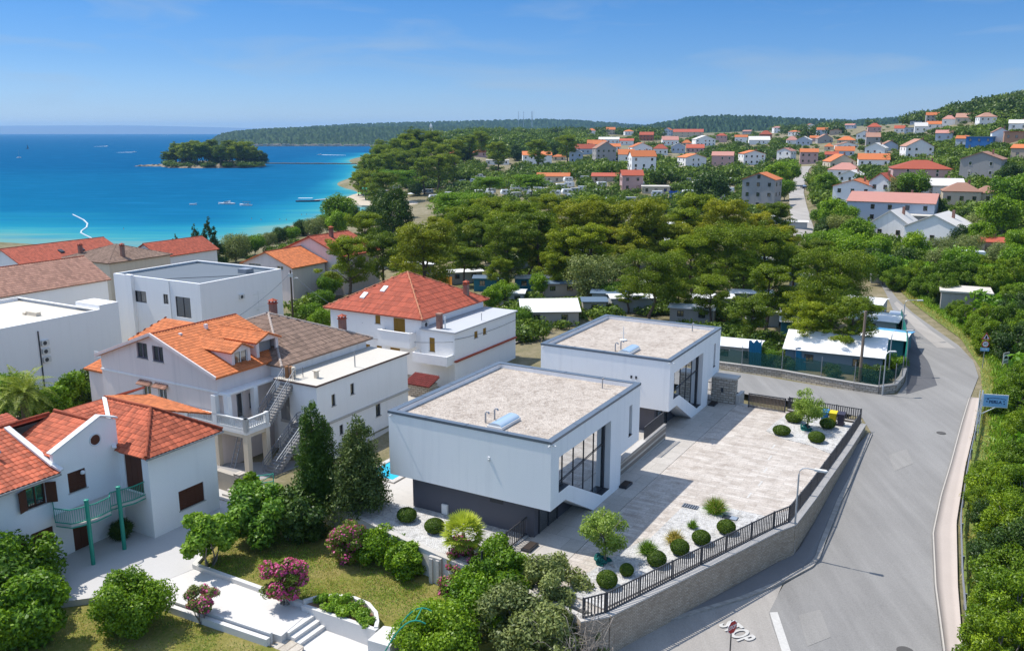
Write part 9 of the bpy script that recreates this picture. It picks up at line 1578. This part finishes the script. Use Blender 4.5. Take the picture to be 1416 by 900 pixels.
wood_mass('woodland', [(x, d_, h1(x, d_), s) for x, d_, s in [((px - CX) / F_PX * d_ * CT, d_, rgh.uniform(5, 9)) for px, d_ in [(rgh.uniform(515, 840), rgh.uniform(680, 1500)) for _ in range(520)]] if h1(x, d_) > SEA + 1 and clear(x, d_, 3) and not hides(x, d_, h1(x, d_), s)], 'wooded ground behind the headland before the old town', L_WOOD)
wood_mass('undergrowth', scatter([(440, 345), (640, 290), (900, 285), (1090, 320), (1180, 400), (1230, 500), (1060, 480), (1000, 400), (700, 385), (560, 385)], 420, .9, 2.4, 5, .3) + scatter([(650, 385), (700, 470), (745, 475), (800, 442), (930, 452), (1060, 512), (1090, 440), (980, 395)], 170, .8, 2.0, 15, .5), 'low shrubs growing under the pines of the camp', L_WOOD)
wood_mass('undergrowth', scatter([(1345, 440), (1250, 400), (1200, 378), (1300, 355), (1416, 350), (1450, 520), (1450, 950), (1375, 950), (1362, 620)], 420, 1.2, 2.8, 6, .1), 'low bushes and brambles filling the thicket right of the road', leaf_mat('bramble_foliage', [(.022, .055, .006), (.055, .12, .012), (.12, .21, .028)], trans=.35, rnd=0))
wood_mass('undergrowth', scatter([(385, 460), (440, 440), (450, 395), (400, 395), (330, 360), (200, 372), (330, 355), (440, 325), (440, 400)], 60, .9, 2.2, 7, .3), 'shrubs along the street behind the brown tiled house', L_WOOD)
wood_mass('undergrowth', [((px - CX) / F_PX * dd * CT, dd, SEA + 1.6, s) for px, dd, s in [(rgh.uniform(226, 358), ISD + rgh.uniform(-48, -18) * (1 if 245 < 300 else 1), rgh.uniform(2.5, 5)) for _ in range(90)]], 'dark scrub along the rocky edge of the islet', L_WOOD)
mb = MB(); rgq = random.Random(5)
for k in range(26): g = on_ground(rgq.uniform(1318, 1350), rgq.uniform(152, 168)); s = rgq.uniform(2, 5); mb.prism([(g.x - s, g.y - 3), (g.x + s, g.y - 2), (g.x + s * .8, g.y + 3), (g.x - s, g.y + 3)], g.z - 2, g.z + rgq.uniform(1, 4))
tag(mb.build('quarry_face', SAND), 'pale bare rock face of the quarry on the wooded hill', 'quarry')
# labels of repeated plants and caravans: worded from what stands beside them
ORD = ['', 'second ', 'third ', 'fourth ', 'fifth ', 'sixth ', 'seventh ', 'eighth ', 'ninth ', 'tenth ', 'eleventh ', 'twelfth ']
for nm, q in (('the beach bar', P(513, 270, SEA)), ('the bare islet spit', P(215, 230, SEA)), ('the right islet end', P(360, 226, SEA)), ('the islet middle', P(295, 225, SEA)), ('the jetty', P(470, 277, SEA)), ('the white kiosk roof', on_ground(565, 222)), ('the flat white pavilion', on_ground(688, 227)), ('the parked silver car', on_ground(1238, 445)), ('the PERLA board', on_ground(1357, 580)), ('the round 40 sign', on_ground(1358, 508)), ('the manhole in the bend', P(1301, 602, -1.4)), ('the guard rail', P(1327, 750, -2.1)), ('the long low beige building', on_ground(905, 268)), ('the restaurant terrace', on_ground(836, 250)), ('the white awning roof', on_ground(875, 430)), ('the striped windbreak', on_ground(933, 276)), ('the orange windbreak', on_ground(612, 397)), ('the red awning house', on_ground(742, 228)), ('the straight road', on_ground(1104, 285))): landmark(nm, q)
def auto_labels():
 groups = {}
 LM = [(n, p, proj(p.x, p.y, p.z)) for n, p in LANDMARKS]
 for r, base, p in AUTO:
  x, y, dep = proj(p.x, p.y, p.z); best = min(LM, key=lambda l: abs(l[2][0] - x) + 1.4 * abs(l[2][1] - y)); dx, dy = x - best[2][0], y - best[2][1]
  rel = ('right of ' if dx > 0 else 'left of ') if abs(dx) > 1.3 * abs(dy) else ('behind ' if dep > best[2][2] * 1.02 else 'in front of ' if dep < best[2][2] * .98 else 'beside ')
  groups.setdefault((base, rel, best[0]), []).append((math.hypot(dx, dy), r))
 for (base, rel, nm), L in groups.items():
  L.sort(key=lambda q: q[0])
  for k, (d_, r) in enumerate(L): r['label'] = f'{base} {rel}{nm}' if len(L) == 1 else f'{ORD[min(k, 11)]}nearest {base} {rel}{nm}'
auto_labels()
